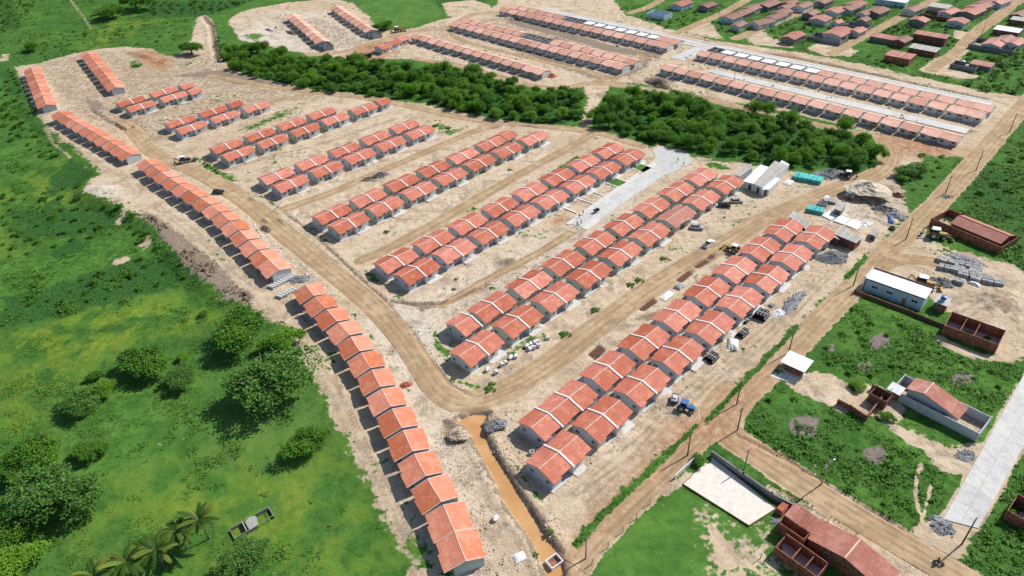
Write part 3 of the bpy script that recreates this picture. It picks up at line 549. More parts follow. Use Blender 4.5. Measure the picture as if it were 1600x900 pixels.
def maskset(x, y):
    """what covers the ground at x, y"""
    Z = np.zeros(x.shape)
    def blend(polys, base=None, inv=False):
        out = Z.copy() if base is None else base
        for pts, soft in polys:
            q = GP(pts) if pts[0][0] > -1 or True else pts
            def fn(k, o):
                v = np.clip(0.5 + sdist(x[k], y[k], q) / (2 * soft), 0, 1)
                o[k] = np.minimum(o[k], 1 - v) if inv else np.maximum(o[k], v)
            boxed(x, y, q, soft * 2, fn, out)
        return out
    veg = np.ones(x.shape)
    for q in (SITE, SITE2):
        def fn(k, o): o[k] = np.minimum(o[k], 1 - np.clip(0.5 + sdist(x[k], y[k], q) / 5.0, 0, 1))
        boxed(x, y, q, 4, fn, veg)
    veg = blend(DIRT, veg, True)
    veg = np.maximum(veg, blend(VEG) * 0.62)
    veg = np.maximum(veg, blend(VERGE)); rv = 1 - blend(VERGE)
    veg = np.maximum(veg, 0.27 * sstep(vnoise(x, y, 0.045, 31), 0.50, 0.78))
    road = Z.copy(); track = Z.copy()
    for n, l, wd in ROADS:
        def fn(k, o):
            d = ldist(x[k], y[k], l); wob = (vnoise(x[k], y[k], .05, 21) - .5) * 1.6 + (vnoise(x[k], y[k], .2, 22) - .5) * .5
            d = np.abs(d + wob * .45)
            v = np.clip((wd / 2 + 0.8 - d) / 1.6, 0, 1); o[k] = np.maximum(o[k], v)
            tr = np.exp(-((d - 0.95) / 0.33) ** 2) * 0.9 + np.exp(-((d - wd * 0.36) / 0.4) ** 2) * 0.7
            track[k] = np.maximum(track[k], tr * v)
        boxed(x, y, l, wd + 2, fn, road)
    road *= rv; track *= rv
    veg = np.minimum(veg, 1 - road * 1.35)
    for l, wd in PATHS:
        def fn(k, o): o[k] = np.minimum(o[k], 1 - 1.3 * np.clip((wd + 0.4 - ldist(x[k], y[k], l)) / 0.8, 0, 1))
        boxed(x, y, l, wd + 2, fn, veg)
    dark = np.maximum(blend(DARK), blend(MOTTLE) * 0.47); red = blend(RED)
    for q, d in PITS:
        def fn(k, o):
            v = np.clip(0.5 + sdist(x[k], y[k], q) / 0.8, 0, 1); o[k] = np.maximum(o[k], v); red[k] = np.maximum(red[k], v); veg[k] *= 1 - v
        boxed(x, y, q, 2, fn, dark)
    for l, wd, d in TRENCH:
        def fn(k, o):
            v = np.clip((wd + 0.5 - ldist(x[k], y[k], l)) / 0.8, 0, 1); o[k] = np.maximum(o[k], v * 0.8); veg[k] *= 1 - v
        boxed(x, y, l, wd + 2, fn, dark)
    def fn(k, o):
        s = sdist(x[k], y[k], CANAL); o[k] = np.maximum(o[k], np.exp(-((s + 0.9) / 0.8) ** 2) * 0.9); veg[k] *= sstep(-s, 0.3, 2.0)
    boxed(x, y, CANAL, 4, fn, dark)
    pale = blend(PALE) * 0.7; yel = blend(YEL); reed = blend(REED) * 0.95; lawn = blend(LAWN)
    for pl in FLAT:
        def fn(k, o): o[k] *= 1 - np.clip(0.5 + sdist(x[k], y[k], pl) / 1.0, 0, 1)
        boxed(x, y, pl, 2, fn, veg)
    for l, hw in RUTS:
        def fn(k, o):
            d = ldist(x[k], y[k], l); o[k] = np.maximum(o[k], np.exp(-((d + (vnoise(x[k], y[k], .09, 33) - .5) * .9 - hw) / .36) ** 2))
        boxed(x, y, l, hw + 2, fn, track)
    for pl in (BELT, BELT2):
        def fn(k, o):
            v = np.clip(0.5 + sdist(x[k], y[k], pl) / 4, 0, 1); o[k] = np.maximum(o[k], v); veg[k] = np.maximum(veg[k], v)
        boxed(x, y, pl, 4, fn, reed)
    return np.stack([np.clip(veg, 0, 1), road, dark, yel], -1), np.stack([reed, red, pale, lawn], -1), np.clip(track, 0, 1), blend(BURN)

def height(x, y, rough=True):
    x = np.asarray(x, float); y = np.asarray(y, float)
    h = np.zeros(x.shape)
    def fn(k, o):
        s = sdist(x[k], y[k], FIELD_DROP)
        dep = 0.5 + 1.8 * sstep(y[k], 150, 185) * sstep(-y[k], -275, -240)
        o[k] -= dep * sstep(s, -3.0, 5.0)
    boxed(x, y, FIELD_DROP, 8, fn, h)
    rd = np.zeros(x.shape)
    for pl in FLAT:
        def fn(k, o): o[k] = np.maximum(o[k], 1.1 * np.clip(1 + sdist(x[k], y[k], pl) / 1.5, 0, 1))
        boxed(x, y, pl, 3, fn, rd)
    for n, l, wd in ROADS:
        def fn(k, o): o[k] = np.maximum(o[k], sstep(-ldist(x[k], y[k], l), -wd / 2 - 1.5, -wd / 2))
        boxed(x, y, l, wd + 3, fn, rd)
    if rough:
        h += ((vnoise(x, y, 0.05, 1) - 0.5) * 0.35 + (vnoise(x, y, 0.21, 2) - 0.5) * 0.26 + (vnoise(x, y, 0.6, 3) - 0.5) * 0.12 + sstep(vnoise(x, y, 0.035, 8), 0.45, 0.75) * (np.abs(vnoise(x, y, 0.33, 9) - 0.5) * -1.0 + 0.25 + (vnoise(x, y, 0.9, 12) - 0.5) * 0.2) * 0.8) * np.clip(1 - 0.95 * rd, 0, 1)
    for (p, rx, ry, hh, an) in MOUNDS:
        c = G(*p)
        def fn(k, o):
            dx, dy = x[k] - c[0], y[k] - c[1]; ca, sa = math.cos(an), math.sin(an)
            u = (dx * ca + dy * sa) / rx; v = (-dx * sa + dy * ca) / ry; r = np.sqrt(u * u + v * v)
            o[k] += hh * (1 - sstep(r, 0.05, 1.0)) * (0.75 + 0.5 * vnoise(x[k], y[k], 0.5, 5))
        boxed(x, y, [c], max(rx, ry) + 1, fn, h)
    def fn(k, o):
        s = sdist(x[k], y[k], CANAL); t = sstep(s, -0.9, 0.5)
        o[k] = o[k] * (1 - t) + -1.6 * t + 0.35 * np.exp(-((s + 2.0) / 0.9) ** 2)
    boxed(x, y, CANAL, 6, fn, h)
    for q, d in PITS:
        def fn(k, o): o[k] -= (d + .5) * sstep(sdist(x[k], y[k], q), -0.2, 0.3)
        boxed(x, y, q, 2, fn, h)
    for l, wd, d in TRENCH:
        def fn(k, o):
            t = ldist(x[k], y[k], l); o[k] -= d * (1 - sstep(t, wd * 0.25, wd)); o[k] += 0.25 * d * np.exp(-((t - wd * 1.9) / (wd * 0.6)) ** 2)
        boxed(x, y, l, wd * 4, fn, h)
    return h
def H1(x, y): return float(height(np.array([x]), np.array([y]))[0])
def GT(px, py, dz=0.0):
    """photo pixel of a point standing on the terrain -> x, y, z"""
    z = 0.0
    for _ in range(3): x, y = G(px, py, z); z = H1(x, y)
    return (x, y, z + dz)
def pxm(px, py):
    """photo pixels per metre (across) near a pixel"""
    a = G(px - 5, py); b = G(px + 5, py); return 10 / math.hypot(a[0] - b[0], a[1] - b[1])

# ------------------------------------------------------------------ ground sheet
def axis(segs):
    out = [segs[0][0]]
    for a, b, d0, d1 in segs:
        x = a
        while x < b - 1e-6:
            t = (x - a) / (b - a); x = min(b, x + d0 + (d1 - d0) * t); out.append(x)
    return np.array(out)
gx = axis([(-6000, -470, 1500, 40), (-470, -150, 2.2, 1.2), (-150, -90, 1.2, 0.6), (-90, 100, 0.6, 0.6), (100, 170, 0.6, 1.1), (170, 400, 1.1, 2.2), (400, 6000, 40, 1500)])
gy = axis([(-3000, 40, 800, 20), (40, 150, 0.6, 0.6), (150, 330, 0.6, 1.0), (330, 640, 1.0, 2.2), (640, 9000, 20, 2000)])
GX, GY = np.meshgrid(gx, gy); nx, ny = len(gx), len(gy)
fx, fy = GX.ravel(), GY.ravel()
mA, mB, tr, bn = maskset(fx, fy)
gz = height(fx, fy)
far = sstep(np.hypot(fx, fy - 250), 480, 800); gz = gz * (1 - far)
i = np.arange((ny - 1) * (nx - 1)); r_, c_ = i // (nx - 1), i % (nx - 1)
q0 = r_ * nx + c_
ground = obj('ground', np_mesh('ground', np.stack([fx, fy, gz], -1), np.stack([q0, q0 + 1, q0 + nx + 1, q0 + nx], -1), GROUND, True,
             [('mA', 'FLOAT_COLOR', mA), ('mB', 'FLOAT_COLOR', mB), ('track', 'FLOAT', tr), ('burn', 'FLOAT', bn)]))
tag(ground, 'bare tan soil of the building site merging into green fields', 'ground', kind='structure')
del ground['category']

# roads: ribbons laid a few centimetres over the ground, same soil
def ribbon(name, line, wd, label):
    P = np.array(smooth_line(line[::2] if len(line) > 6 else line, 1.0)); T = np.gradient(P, axis=0); T /= np.linalg.norm(T, axis=1)[:, None]
    N = np.stack([-T[:, 1], T[:, 0]], -1); k = 17; us = np.linspace(-0.5, 0.5, k) * wd
    V = P[:, None, :] + N[:, None, :] * us[None, :, None]
    x, y = V[..., 0].ravel(), V[..., 1].ravel()
    a, b, t, _ = maskset(x, y); z = height(x, y) + 0.07
    edge = np.tile(np.abs(us) > wd * 0.49, len(P)); z[edge] -= 0.12
    n = len(P); i = np.arange((n - 1) * (k - 1)); r, c = i // (k - 1), i % (k - 1); q = r * k + c
    o = obj(name, np_mesh(name, np.stack([x, y, z], -1), np.stack([q, q + k, q + k + 1, q + 1], -1)[:, ::-1], GROUND, True, [('mA', 'FLOAT_COLOR', a), ('mB', 'FLOAT_COLOR', b), ('track', 'FLOAT', t)]))
    tag(o, label, None, None, 'structure')
for n, l, wd in ROADS: ribbon('dirt_road', l, wd, {'site_spine': 'wide dirt road winding through the new housing site', 'main_dirt_road': 'long straight dirt road along the right of the site', 'side_dirt_road': 'dirt road branching off to the lower right'}.get(n, 'narrow dirt lane with wheel ruts'))

def sheet(name, pts, z, mat, label, th=0.12, kind='structure'):
    c = (sum(p[0] for p in pts) / len(pts), sum(p[1] for p in pts) / len(pts))
    o = obj(name, MB().prism([(p[0] - c[0], p[1] - c[1]) for p in pts], z, z - th).mesh(name, mat), None, (c[0], c[1], 0))
    return tag(o, label, kind=kind)
# canal water
sheet('canal_water', [(x + 0, y) for x, y in GP([(712, 652), (726, 680), (742, 700), (766, 746), (790, 798), (818, 836), (838, 874), (848, 915), (892, 915), (882, 868), (866, 848), (846, 818), (830, 790), (812, 766), (800, 746), (777, 708), (763, 684), (758, 668), (770, 648), (738, 642)], -0.9)], -0.75, 'muddy_water', 'muddy orange water standing in the drainage canal', 0.3)

# ------------------------------------------------------------------ paved streets, laid slab by slab
def paving(name, quad, nu, nv, z, mat, label, gap=0.03, jag=False):
    """quad of ground points split into nu x nv concrete slabs; every slab is a piece of its own"""
    q = [Vector((p[0], p[1], 0)) for p in quad]
    root = obj(name, None); tag(root, label, kind='structure')
    o = (q[0] + q[1] + q[2] + q[3]) / 4; root.location = (o.x, o.y, 0)
    for i in range(nu):
        for j in range(nv):
            def P(u, v): return q[0] * (1 - u) * (1 - v) + q[1] * u * (1 - v) + q[2] * u * v + q[3] * (1 - u) * v - o
            cs = [P((i + a) / nu, (j + b) / nv) for a, b in ((0, 0), (1, 0), (1, 1), (0, 1))]
            c = (cs[0] + cs[1] + cs[2] + cs[3]) / 4
            k = 1 - gap / max(0.5, (cs[1] - cs[0]).length)
            pts = [((p - c) * k + c) for p in cs]
            s = obj('slab', MB().prism([(p.x, p.y) for p in pts], z + random.uniform(0, 0.006), z - 0.15).mesh('slab', mat), root)
    return root
paving('concrete_road', [G(1473, 812), G(1528, 826), G(1625, 652), G(1600, 585)], 2, 9, 0.16, 'concrete', 'wide pale concrete road at the right edge of the frame')
paving('paved_street', [G(890, 350), G(918, 357), G(1040, 272), G(1020, 255)], 2, 12, 0.14, 'concrete', 'newly paved concrete street between the second and third double rows')
sheet('street_bend', smooth_line(GP([(1018, 254), (1024, 246), (1020, 236), (1028, 230), (1050, 233), (1072, 240), (1080, 250), (1074, 258), (1042, 274)]), 1.5), 0.135, 'concrete', 'curved concrete end of the newly paved street')
sheet('pavement', GP([(884, 350), (890, 352), (1026, 258), (1022, 252)]), 0.22, 'concrete_pale', 'pale kerb pavement along the newly paved street', 0.2)
sheet('pavement', GP([(908, 357), (918, 360), (938, 346), (928, 342)]), 0.2, 'concrete_pale', 'short pale pavement strip beside the lower end of the paved street', 0.2)
paving('paved_street', [AB(310.5, -178), AB(316.5, -178), AB(316.5, -60), AB(310.5, -60)], 1, 20, 0.14, 'concrete', 'pale paved street behind the nearest right-hand terrace row')
paving('paved_street', [AB(343, -330), AB(352, -330), AB(352, -62), AB(343, -62)], 1, 34, 0.14, 'concrete', 'long pale paved street along the top of the new terraces')
paving('paved_street', [AB(318, -206), AB(343, -206), AB(343, -197), AB(318, -197)], 3, 1, 0.145, 'concrete', 'short paved cross street between the upper terraces')
for a0, a1, nm in ((352.1, 353.4, 'far'), (342.2, 342.95, 'near')):
    sheet('pavement', [AB(a0, -330), AB(a1, -330), AB(a1, -62), AB(a0, -62)], 0.24, 'concrete_pale', 'narrow pale kerb on the %s side of the long paved street' % nm, 0.2)

# ------------------------------------------------------------------ the new houses
RIDGE, EAVE_S = 4.0, 0.285                    # ridge height, roof slope
def zr(x, y): return RIDGE - EAVE_S * abs(y)
def windowmesh(cx, cy, z, w, h, nrm):
    """frame and pane on a wall whose outward normal is nrm ('x+','x-','y+','y-')"""
    f, p = MB(), MB(); t = 0.07
    def B(mb, u0, u1, z0, z1, d0, d1):
        s = 1 if nrm[1] == '+' else -1; a, b = sorted((s * d0, s * d1))
        if nrm[0] == 'x': mb.box(cx + a, cx + b, cy + u0, cy + u1, z0, z1)
        else: mb.box(cx + u0, cx + u1, cy + a, cy + b, z0, z1)
    B(f, -w / 2, w / 2, z, z + t, -.02, .07); B(f, -w / 2, w / 2, z + h - t, z + h, -.02, .07)
    B(f, -w / 2, -w / 2 + t, z + t, z + h - t, -.02, .07); B(f, w / 2 - t, w / 2, z + t, z + h - t, -.02, .07); B(f, -.03, .03, z + t, z + h - t, -.02, .06)
    B(p, -w / 2 + t, w / 2 - t, z + t, z + h - t, -.02, .03)
    return ('window', f.mesh('window_frame', 'door_white'), [('pane', p.mesh('window_pane', 'glass_dark'))])
def doormesh(cx, cy, z, w, h, nrm, mat='door_white'):
    d, k = MB(), MB(); s = 1 if nrm[1] == '+' else -1
    if nrm[0] == 'x': d.box(min(cx, cx + s * .06) , max(cx, cx + s * .06), cy - w / 2, cy + w / 2, z, z + h); k.box(cx + s * .06 - .02, cx + s * .06 + .04, cy + w / 2 - .16, cy + w / 2 - .08, z + 1, z + 1.12)
    else: d.box(cx - w / 2, cx + w / 2, min(cy, cy + s * .06), max(cy, cy + s * .06), z, z + h); k.box(cx + w / 2 - .16, cx + w / 2 - .08, cy + s * .06 - .03, cy + s * .06 + .03, z + 1, z + 1.12)
    return ('door', d.mesh('door', mat), [('handle', k.mesh('door_handle', 'steel_dark'))])
def slope(poly, th=0.11):
    return MB().prism(poly, lambda x, y: zr(x, y), lambda x, y: zr(x, y) - th)
def strip(x0, x1, y0, y1, up):
    """mortar strip lying on a slope"""
    ys = [y0, y1]
    m = MB()
    m.prism([(x0, y0), (x1, y0), (x1, y1), (x0, y1)], lambda x, y: zr(x, y) + up, lambda x, y: zr(x, y) - 0.02)
    return m
def unit(tile, wall, L=6.85, roofless=None, apron=True):
    """one terrace unit; ridge along x, street front on -y"""
    h = L / 2; xw = h - 0.14; P = []
    foot = [(-xw, -3.45), (0.55, -3.45), (0.55, -2.35), (xw, -2.35), (xw, 3.6), (-xw, 3.6)]
    top = (lambda x, y: zr(x, y) - 0.12) if not roofless else (lambda x, y: 2.75)
    P.append(('wall', MB().wall(foot, top, -0.4).mesh('wall', wall)))
    if not roofless:
        P.append(('roof_slope', slope([(-h, 0), (h, 0), (h, -4.35), (-0.7, -4.35), (-0.7, -3.95), (-h, -3.95)]).mesh('roof_slope', tile)))
        P.append(('roof_slope', slope([(-h, 0), (h, 0), (h, 4.0), (0.8, 4.0), (0.8, 4.4), (-h, 4.4)]).mesh('roof_slope', tile)))
        P.append(('ridge_cap', MB().add([(-h, -.13, RIDGE - .03), (h, -.13, RIDGE - .03), (h, 0, RIDGE + .07), (-h, 0, RIDGE + .07), (h, .13, RIDGE - .03), (-h, .13, RIDGE - .03)], [(0, 1, 2, 3), (3, 2, 4, 5), (0, 3, 5), (1, 4, 2)]).mesh('ridge_cap', 'mortar')))
        for s in (-1, 1):
            vm = MB()
            vm.v, vm.f = [], []
            for a, b in ((-3.95 if s < 0 else -4.35, -0.14), (0.14, 4.4 if s < 0 else 4.0)):
                mm = strip(s * h - (0.16 if s > 0 else 0.02), s * h + (0.02 if s > 0 else 0.16), a, b, 0.05); vm.add(mm.v, mm.f)
            P.append(('verge', vm.mesh('verge', 'mortar')))
    elif roofless == 'slab':
        P.append(('roof_slab', MB().box(-h + .3, h - .3, -3.1, 3.4, 2.5, 2.68).mesh('roof_slab', 'slab_white')))
        P.append(('parapet', MB().ring((-h + .1, h - .1, -3.5, 3.65), .14, 2.7, 2.95).mesh('parapet', 'block_grey')))
    else:
        P.append(('floor', MB().box(-xw, xw, -3.4, 3.55, 0, .2).mesh('floor', 'slab_white')))
        P.append(('partition', MB().box(-.1, .1, -3.3, 3.5, .2, 2.6).box(-xw + .1, -.1, .3, .45, .2, 2.6).mesh('partition', wall)))
    P.append(doormesh(-0.35, -3.45, 0.12, 0.85, 2.1, 'y-'))
    P.append(windowmesh(-1.95, -3.45, 1.05, 1.2, 1.05, 'y-')); P.append(windowmesh(1.8, -2.35, 1.05, 1.2, 1.05, 'y-'))
    P.append(windowmesh(-1.4, 3.6, 1.05, 1.2, 1.05, 'y+')); P.append(doormesh(1.5, 3.6, 0.12, 0.8, 2.1, 'y+'))
    if apron: P.append(('apron', MB().box(-h - .05, h + .05, -4.1, 4.2, -.3, .12).mesh('apron', 'concrete')))
    return P
def twin(tile, wall, L=12.5, single_=False, cap=True):
    """two dwellings back to back across a white party-wall parapet; ridge along x, fronts on -y"""
    h = L / 2; xw = h - 0.18; P = []
    if single_:
        x0, x1 = -h, h; foot = [(-xw, -3.75), (1.0, -3.75), (1.0, -2.7), (xw, -2.7), (xw, 3.7), (-xw, 3.7)]
        fr = [(-h, 0), (h, 0), (h, -4.05), (-0.9, -4.05), (-0.9, -4.42), (-h, -4.42)]; bk = [(-h, 0), (h, 0), (h, 4.3), (-h, 4.3)]
    else:
        foot = [(-xw, -3.75), (-3.4, -3.75), (-3.4, -2.6), (-0.08, -2.6), (-0.08, -3.75), (3.6, -3.75), (3.6, -2.6), (xw, -2.6), (xw, 3.7), (-xw, 3.7)]
        fr = [(-h, 0), (h, 0), (h, -4.0), (4.0, -4.0), (4.0, -4.42), (0, -4.42), (0, -4.05), (-3.9, -4.05), (-3.9, -4.45), (-h, -4.45)]
        bk = [(-h, 0), (h, 0), (h, 4.42), (3.7, 4.42), (3.7, 4.05), (0.0, 4.05), (0.0, 4.42), (-4.1, 4.42), (-4.1, 4.02), (-h, 4.02)]
    P.append(('wall', MB().wall(foot, lambda x, y: zr(x, y) - 0.12, -0.4).mesh('wall', wall)))
    P.append(('roof_slope', slope(fr).mesh('roof_slope', tile))); P.append(('roof_slope', slope(bk).mesh('roof_slope', tile)))
    def rc(a, b): return MB().add([(a, -.15, RIDGE - .03), (b, -.15, RIDGE - .03), (b, 0, RIDGE + .08), (a, 0, RIDGE + .08), (b, .15, RIDGE - .03), (a, .15, RIDGE - .03)], [(0, 1, 2, 3), (3, 2, 4, 5), (0, 3, 5), (1, 4, 2)]).mesh('ridge_cap', 'mortar')
    bands = [h - 0.22] if single_ else [0.0]
    if single_: P.append(('ridge_cap', rc(-h, h - .52)))
    else: P += [('ridge_cap', rc(-h, -.29)), ('ridge_cap', rc(.29, h))]
    if cap:
        for bx in bands:
            m = MB()
            for s in (-1, 1):
                m.prism([(bx - .23, 0), (bx + .23, 0), (bx + .23, s * 4.46), (bx - .23, s * 4.46)], lambda x, y: zr(x, y) + .17, lambda x, y: zr(x, y) - .14)
            P.append(('party_wall_cap', m.mesh('party_wall_cap', 'white_cap')))
            P.append(('party_wall', MB().box(bx - .1, bx + .1, -4.3, -2.6, -.3, 2.62).mesh('party_wall', 'plaster_white')))
    sides = ((-1, -h),) if single_ else ((-1, -h), (1, h))
    P.append(windowmesh(-xw, 2.2, 1.1, 1.1, 1.0, 'x-')); P.append(windowmesh(-xw, -2.4, 1.1, 1.1, 1.0, 'x-'))
    if not single_:
        P.append(windowmesh(xw, 2.2, 1.1, 1.1, 1.0, 'x+'))
        P += [doormesh(-1.0, -2.6, .12, .85, 2.1, 'y-'), windowmesh(-2.4, -2.6, 1.1, 1.1, 1.0, 'y-'), windowmesh(-4.7, -3.75, 1.1, 1.2, 1.0, 'y-')]
        P += [doormesh(4.5, -2.6, .12, .85, 2.1, 'y-'), windowmesh(1.9, -3.75, 1.1, 1.2, 1.0, 'y-'), windowmesh(-3.2, 3.7, 1.1, 1.2, 1.0, 'y+'), windowmesh(3.2, 3.7, 1.1, 1.2, 1.0, 'y+'), doormesh(-1.2, 3.7, .12, .8, 2.1, 'y+')]
        P.append(('porch_slab', MB().box(.15, 5.6, -5.3, -4.3, -.3, .13).mesh('porch_slab', 'concrete_pale')))
    else:
        P += [doormesh(1.9, -2.7, .12, .8, 2.1, 'y-'), windowmesh(-1.2, -3.75, 1.1, 1.2, 1.0, 'y-'), windowmesh(0, 3.7, 1.1, 1.2, 1.0, 'y+')]
    P.append(('apron', MB().box(-h - .35, h + .35, -4.3, 4.25, -.3, .10).mesh('apron', 'concrete')))
    return P
U = {k: unit(t, wl) for k, t, wl in (('newg', 'tile_new', 'plaster_grey'), ('neww', 'tile_salmon', 'plaster_white'), ('sal', 'tile_salmon', 'plaster_white'), ('newgr', 'tile_new', 'plaster_green'), ('dull', 'tile_dull', 'plaster_white'))}
U['slab'] = unit('tile_new', 'plaster_grey', roofless='slab'); U['open'] = unit('tile_new', 'block_grey', roofless='open')
T = {'grey': twin('tile_dull', 'plaster_grey'), 'green': twin('tile_dull', 'plaster_green'), 'nocap': twin('tile_pink', 'plaster_green', cap=False)}
T1 = {'grey': twin('tile_dull', 'plaster_grey', 6.2, True), 'green': twin('tile_dull', 'plaster_green', 6.2, True), 'plain': twin('tile_dull', 'plaster_grey', 6.2, True, cap=False)}

def hz(x, y): return max(-0.3, H1(x, y) * 0.35)
# double rows: (row from the right, line, a of first party wall, spacing, b, number, wall)
DROWS = [(1, 'front', 74.8, 14.87, -67.0, 9, 'grey'), (1, 'back', 88.5, 14.71, -76.2, 8, 'grey'), (2, 'front', 87.1, 14.91, -106.2, 9, 'green'), (2, 'back', 101.7, 14.85, -116.0, 8, 'green'),
         (3, 'front', 98.8, 14.78, -145.75, 8, 'grey'), (3, 'back', 98.1, 14.80, -155.3, 8, 'grey'), (4, 'front', 101.5, 14.98, -186.05, 7, 'green'), (4, 'back', 101.0, 15.08, -195.8, 6, 'green'),
         (5, 'front', 103.5, 15.41, -227.4, 5, 'grey'), (5, 'back', 103.2, 15.31, -237.3, 5, 'grey'), (6, 'front', 103.3, 15.48, -268.5, 5, 'green'), (6, 'back', 103.2, 15.35, -278.8, 4, 'green'),
         (7, 'front', 102.5, 15.75, -310.8, 3, 'grey'), (7, 'back', 102.1, 15.65, -321.6, 2, 'grey'), (8, 'front', 97.8, 15.92, -356.0, 2, 'green'), (8, 'back', 97.2, 16.2, -367.0, 2, 'green')]
RZA = AZ; RZB = AZ - math.pi / 2
for row, line, a0, sp, b0, n, wl in DROWS:
    for k in range(n):
        x, y = AB(a0 + sp * k, b0)
        rz = RZA if line == 'front' else RZA + math.pi
        parts = T[wl]
        if row == 2 and line == 'front' and k == 6: parts = T['nocap']
        lab = 'red-tiled twin house, %s from left end, %s line of %s double row from right' % (ORD[k], line, ORD[row - 1])
        place('twin_house', parts, (x, y, hz(x, y)), rz + R(random.uniform(-.4, .4)), lab, 'house', 'red-tiled twin houses in double rows')
# half blocks that close some lines: centre a, b, wall, flip
HALF = [((830, 662), 'grey', 0, 'single red-tiled house with white parapet nearest the canal, back line of first double row'), ((714, 507), 'green', 0, 'single red-tiled house with white parapet at left end of second double row'),
        ((791, 207.5), 'plain', 0, 'single red-tiled house at the far end of the fourth double row'), ((596, 155), 'plain', 0, 'single red-tiled house at the far end of the sixth double row'),
        ((365, 159), 'plain', 0, 'single red-tiled house at the far end of the seventh double row'), ((302, 139), 'plain', 0, 'single red-tiled house at far front end of the eighth double row'), ((289.5, 131), 'plain', 0, 'single red-tiled house at far back end of the eighth double row')]
for k, (p, wl, fl, lab) in enumerate(HALF):
    x, y = G(p[0], p[1], 4.0); a, b = toAB((x, y))
    if k == 0: a, b = 81.3 - 3.1 + 0.6, -76.2
    if k == 1: a, b = toAB(G(737, 493.6, 4.0))[0] - 3.0, -116.0
    x, y = AB(a, b)
    place('single_house', T1[wl], (x, y, hz(x, y)), RZA, lab, 'house', 'red-tiled single houses closing the double rows')
for p in ((831, 709), (838, 703)):
    c = GT(*p); single('concrete_ring', MB().pipe((0, 0, 0), (0, 0, .9), .55, .45, 16).mesh('concrete_ring', 'pipe_white'), c, 0, 'white concrete ring beside the nearest house of the first double row', 'pipe', 'white rings beside the nearest house')

# left-hand rows along the embankment: each unit follows the bend
def along(points, n, kinds, name, lab, group, z=4.0, off=0.0, pitch=None):
    P = [np.array(G(p[0], p[1], z)) for p in points]
    L = np.array(smooth_line([tuple(p) for p in P], 0.5)); s = np.r_[0, np.cumsum(np.linalg.norm(np.diff(L, axis=0), axis=1))]
    tot = s[-1]; pt = tot / n
    for k in range(n):
        Lu = (tot - (n - 2) * .75) / n
        c = k * (Lu + .75) + Lu / 2
        if k == n - 1: c = tot - Lu / 2                           # the last two share a wall
        x, y = np.interp(c, s, L[:, 0]), np.interp(c, s, L[:, 1])
        x1, y1 = np.interp(c + 2, s, L[:, 0]), np.interp(c + 2, s, L[:, 1]); x0, y0 = np.interp(c - 2, s, L[:, 0]), np.interp(c - 2, s, L[:, 1])
        rz = math.atan2(y1 - y0, x1 - x0)
        place(name, U[kinds(k)], (x, y, -0.02 * k + 0.05), rz, lab(k), 'house', group, (Lu / 6.85, 1, 1))
L3 = [(477, 445), (491, 463), (508.7, 482), (527, 503), (545.7, 524), (562.5, 550), (580, 577), (595, 606), (611, 636), (629, 671), (645.5, 706), (666.5, 745.5), (691, 787), (710.5, 832), (727.5, 876)]
along(L3, 14, lambda k: 'newg', 'terrace_house', lambda k: 'orange-roofed terrace house, %s from top in the row nearest the canal' % ORD[k], 'orange terrace houses along the embankment')
L2 = [(226, 249), (252.5, 269), (283, 290), (313.7, 309.5), (344, 331.5), (371, 357), (403, 389), (436, 421)]
along(L2, 14, lambda k: 'newg', 'terrace_house', lambda k: 'orange-roofed terrace house, %s from top in the middle embankment row' % ORD[k], 'orange terrace houses along the embankment')
along([(91, 174), (120, 191), (160, 214), (205, 241)], 10, lambda k: 'newg', 'terrace_house', lambda k: 'orange-roofed terrace house, %s from top in the upper embankment row' % ORD[k], 'orange terrace houses along the embankment')
along([(48.5, 105), (60, 133), (72.5, 163)], 9, lambda k: 'newg', 'terrace_house', lambda k: 'orange-roofed terrace house, %s from top in the leftmost row by the field' % ORD[k], 'orange terrace houses at top left')
along([(135, 80), (157, 107), (181, 136)], 10, lambda k: 'newg', 'terrace_house', lambda k: 'orange-roofed terrace house, %s from top in the second row at top left' % ORD[k], 'orange terrace houses at top left')
along([(455, 21.5), (478, 41), (511, 69)], 9, lambda k: 'sal' if k < 8 else 'open', 'terrace_house', lambda k: ('salmon-roofed terrace house, %s from top in the left of two short far rows' % ORD[k]) if k < 8 else 'roofless grey block house at the near end of the left short far row', 'terrace houses in the two short far rows')
along([(524, 8.5), (548, 25), (588, 50)], 10, lambda k: 'sal' if k < 9 else 'open', 'terrace_house', lambda k: ('salmon-roofed terrace house, %s from top in the right of two short far rows' % ORD[k]) if k < 9 else 'roofless grey block house at the near end of the right short far row', 'terrace houses in the two short far rows')
for k, p in enumerate([(598, 70), (613, 63), (628, 57)]):
    x, y = G(p[0], p[1], 4.0)
    place('single_house', U['dull'], (x, y, 0), RZA + .06, 'small red-tiled house, %s of three by the far end of the tree belt' % ORD[k], 'house', 'three red-tiled houses by the tree belt')

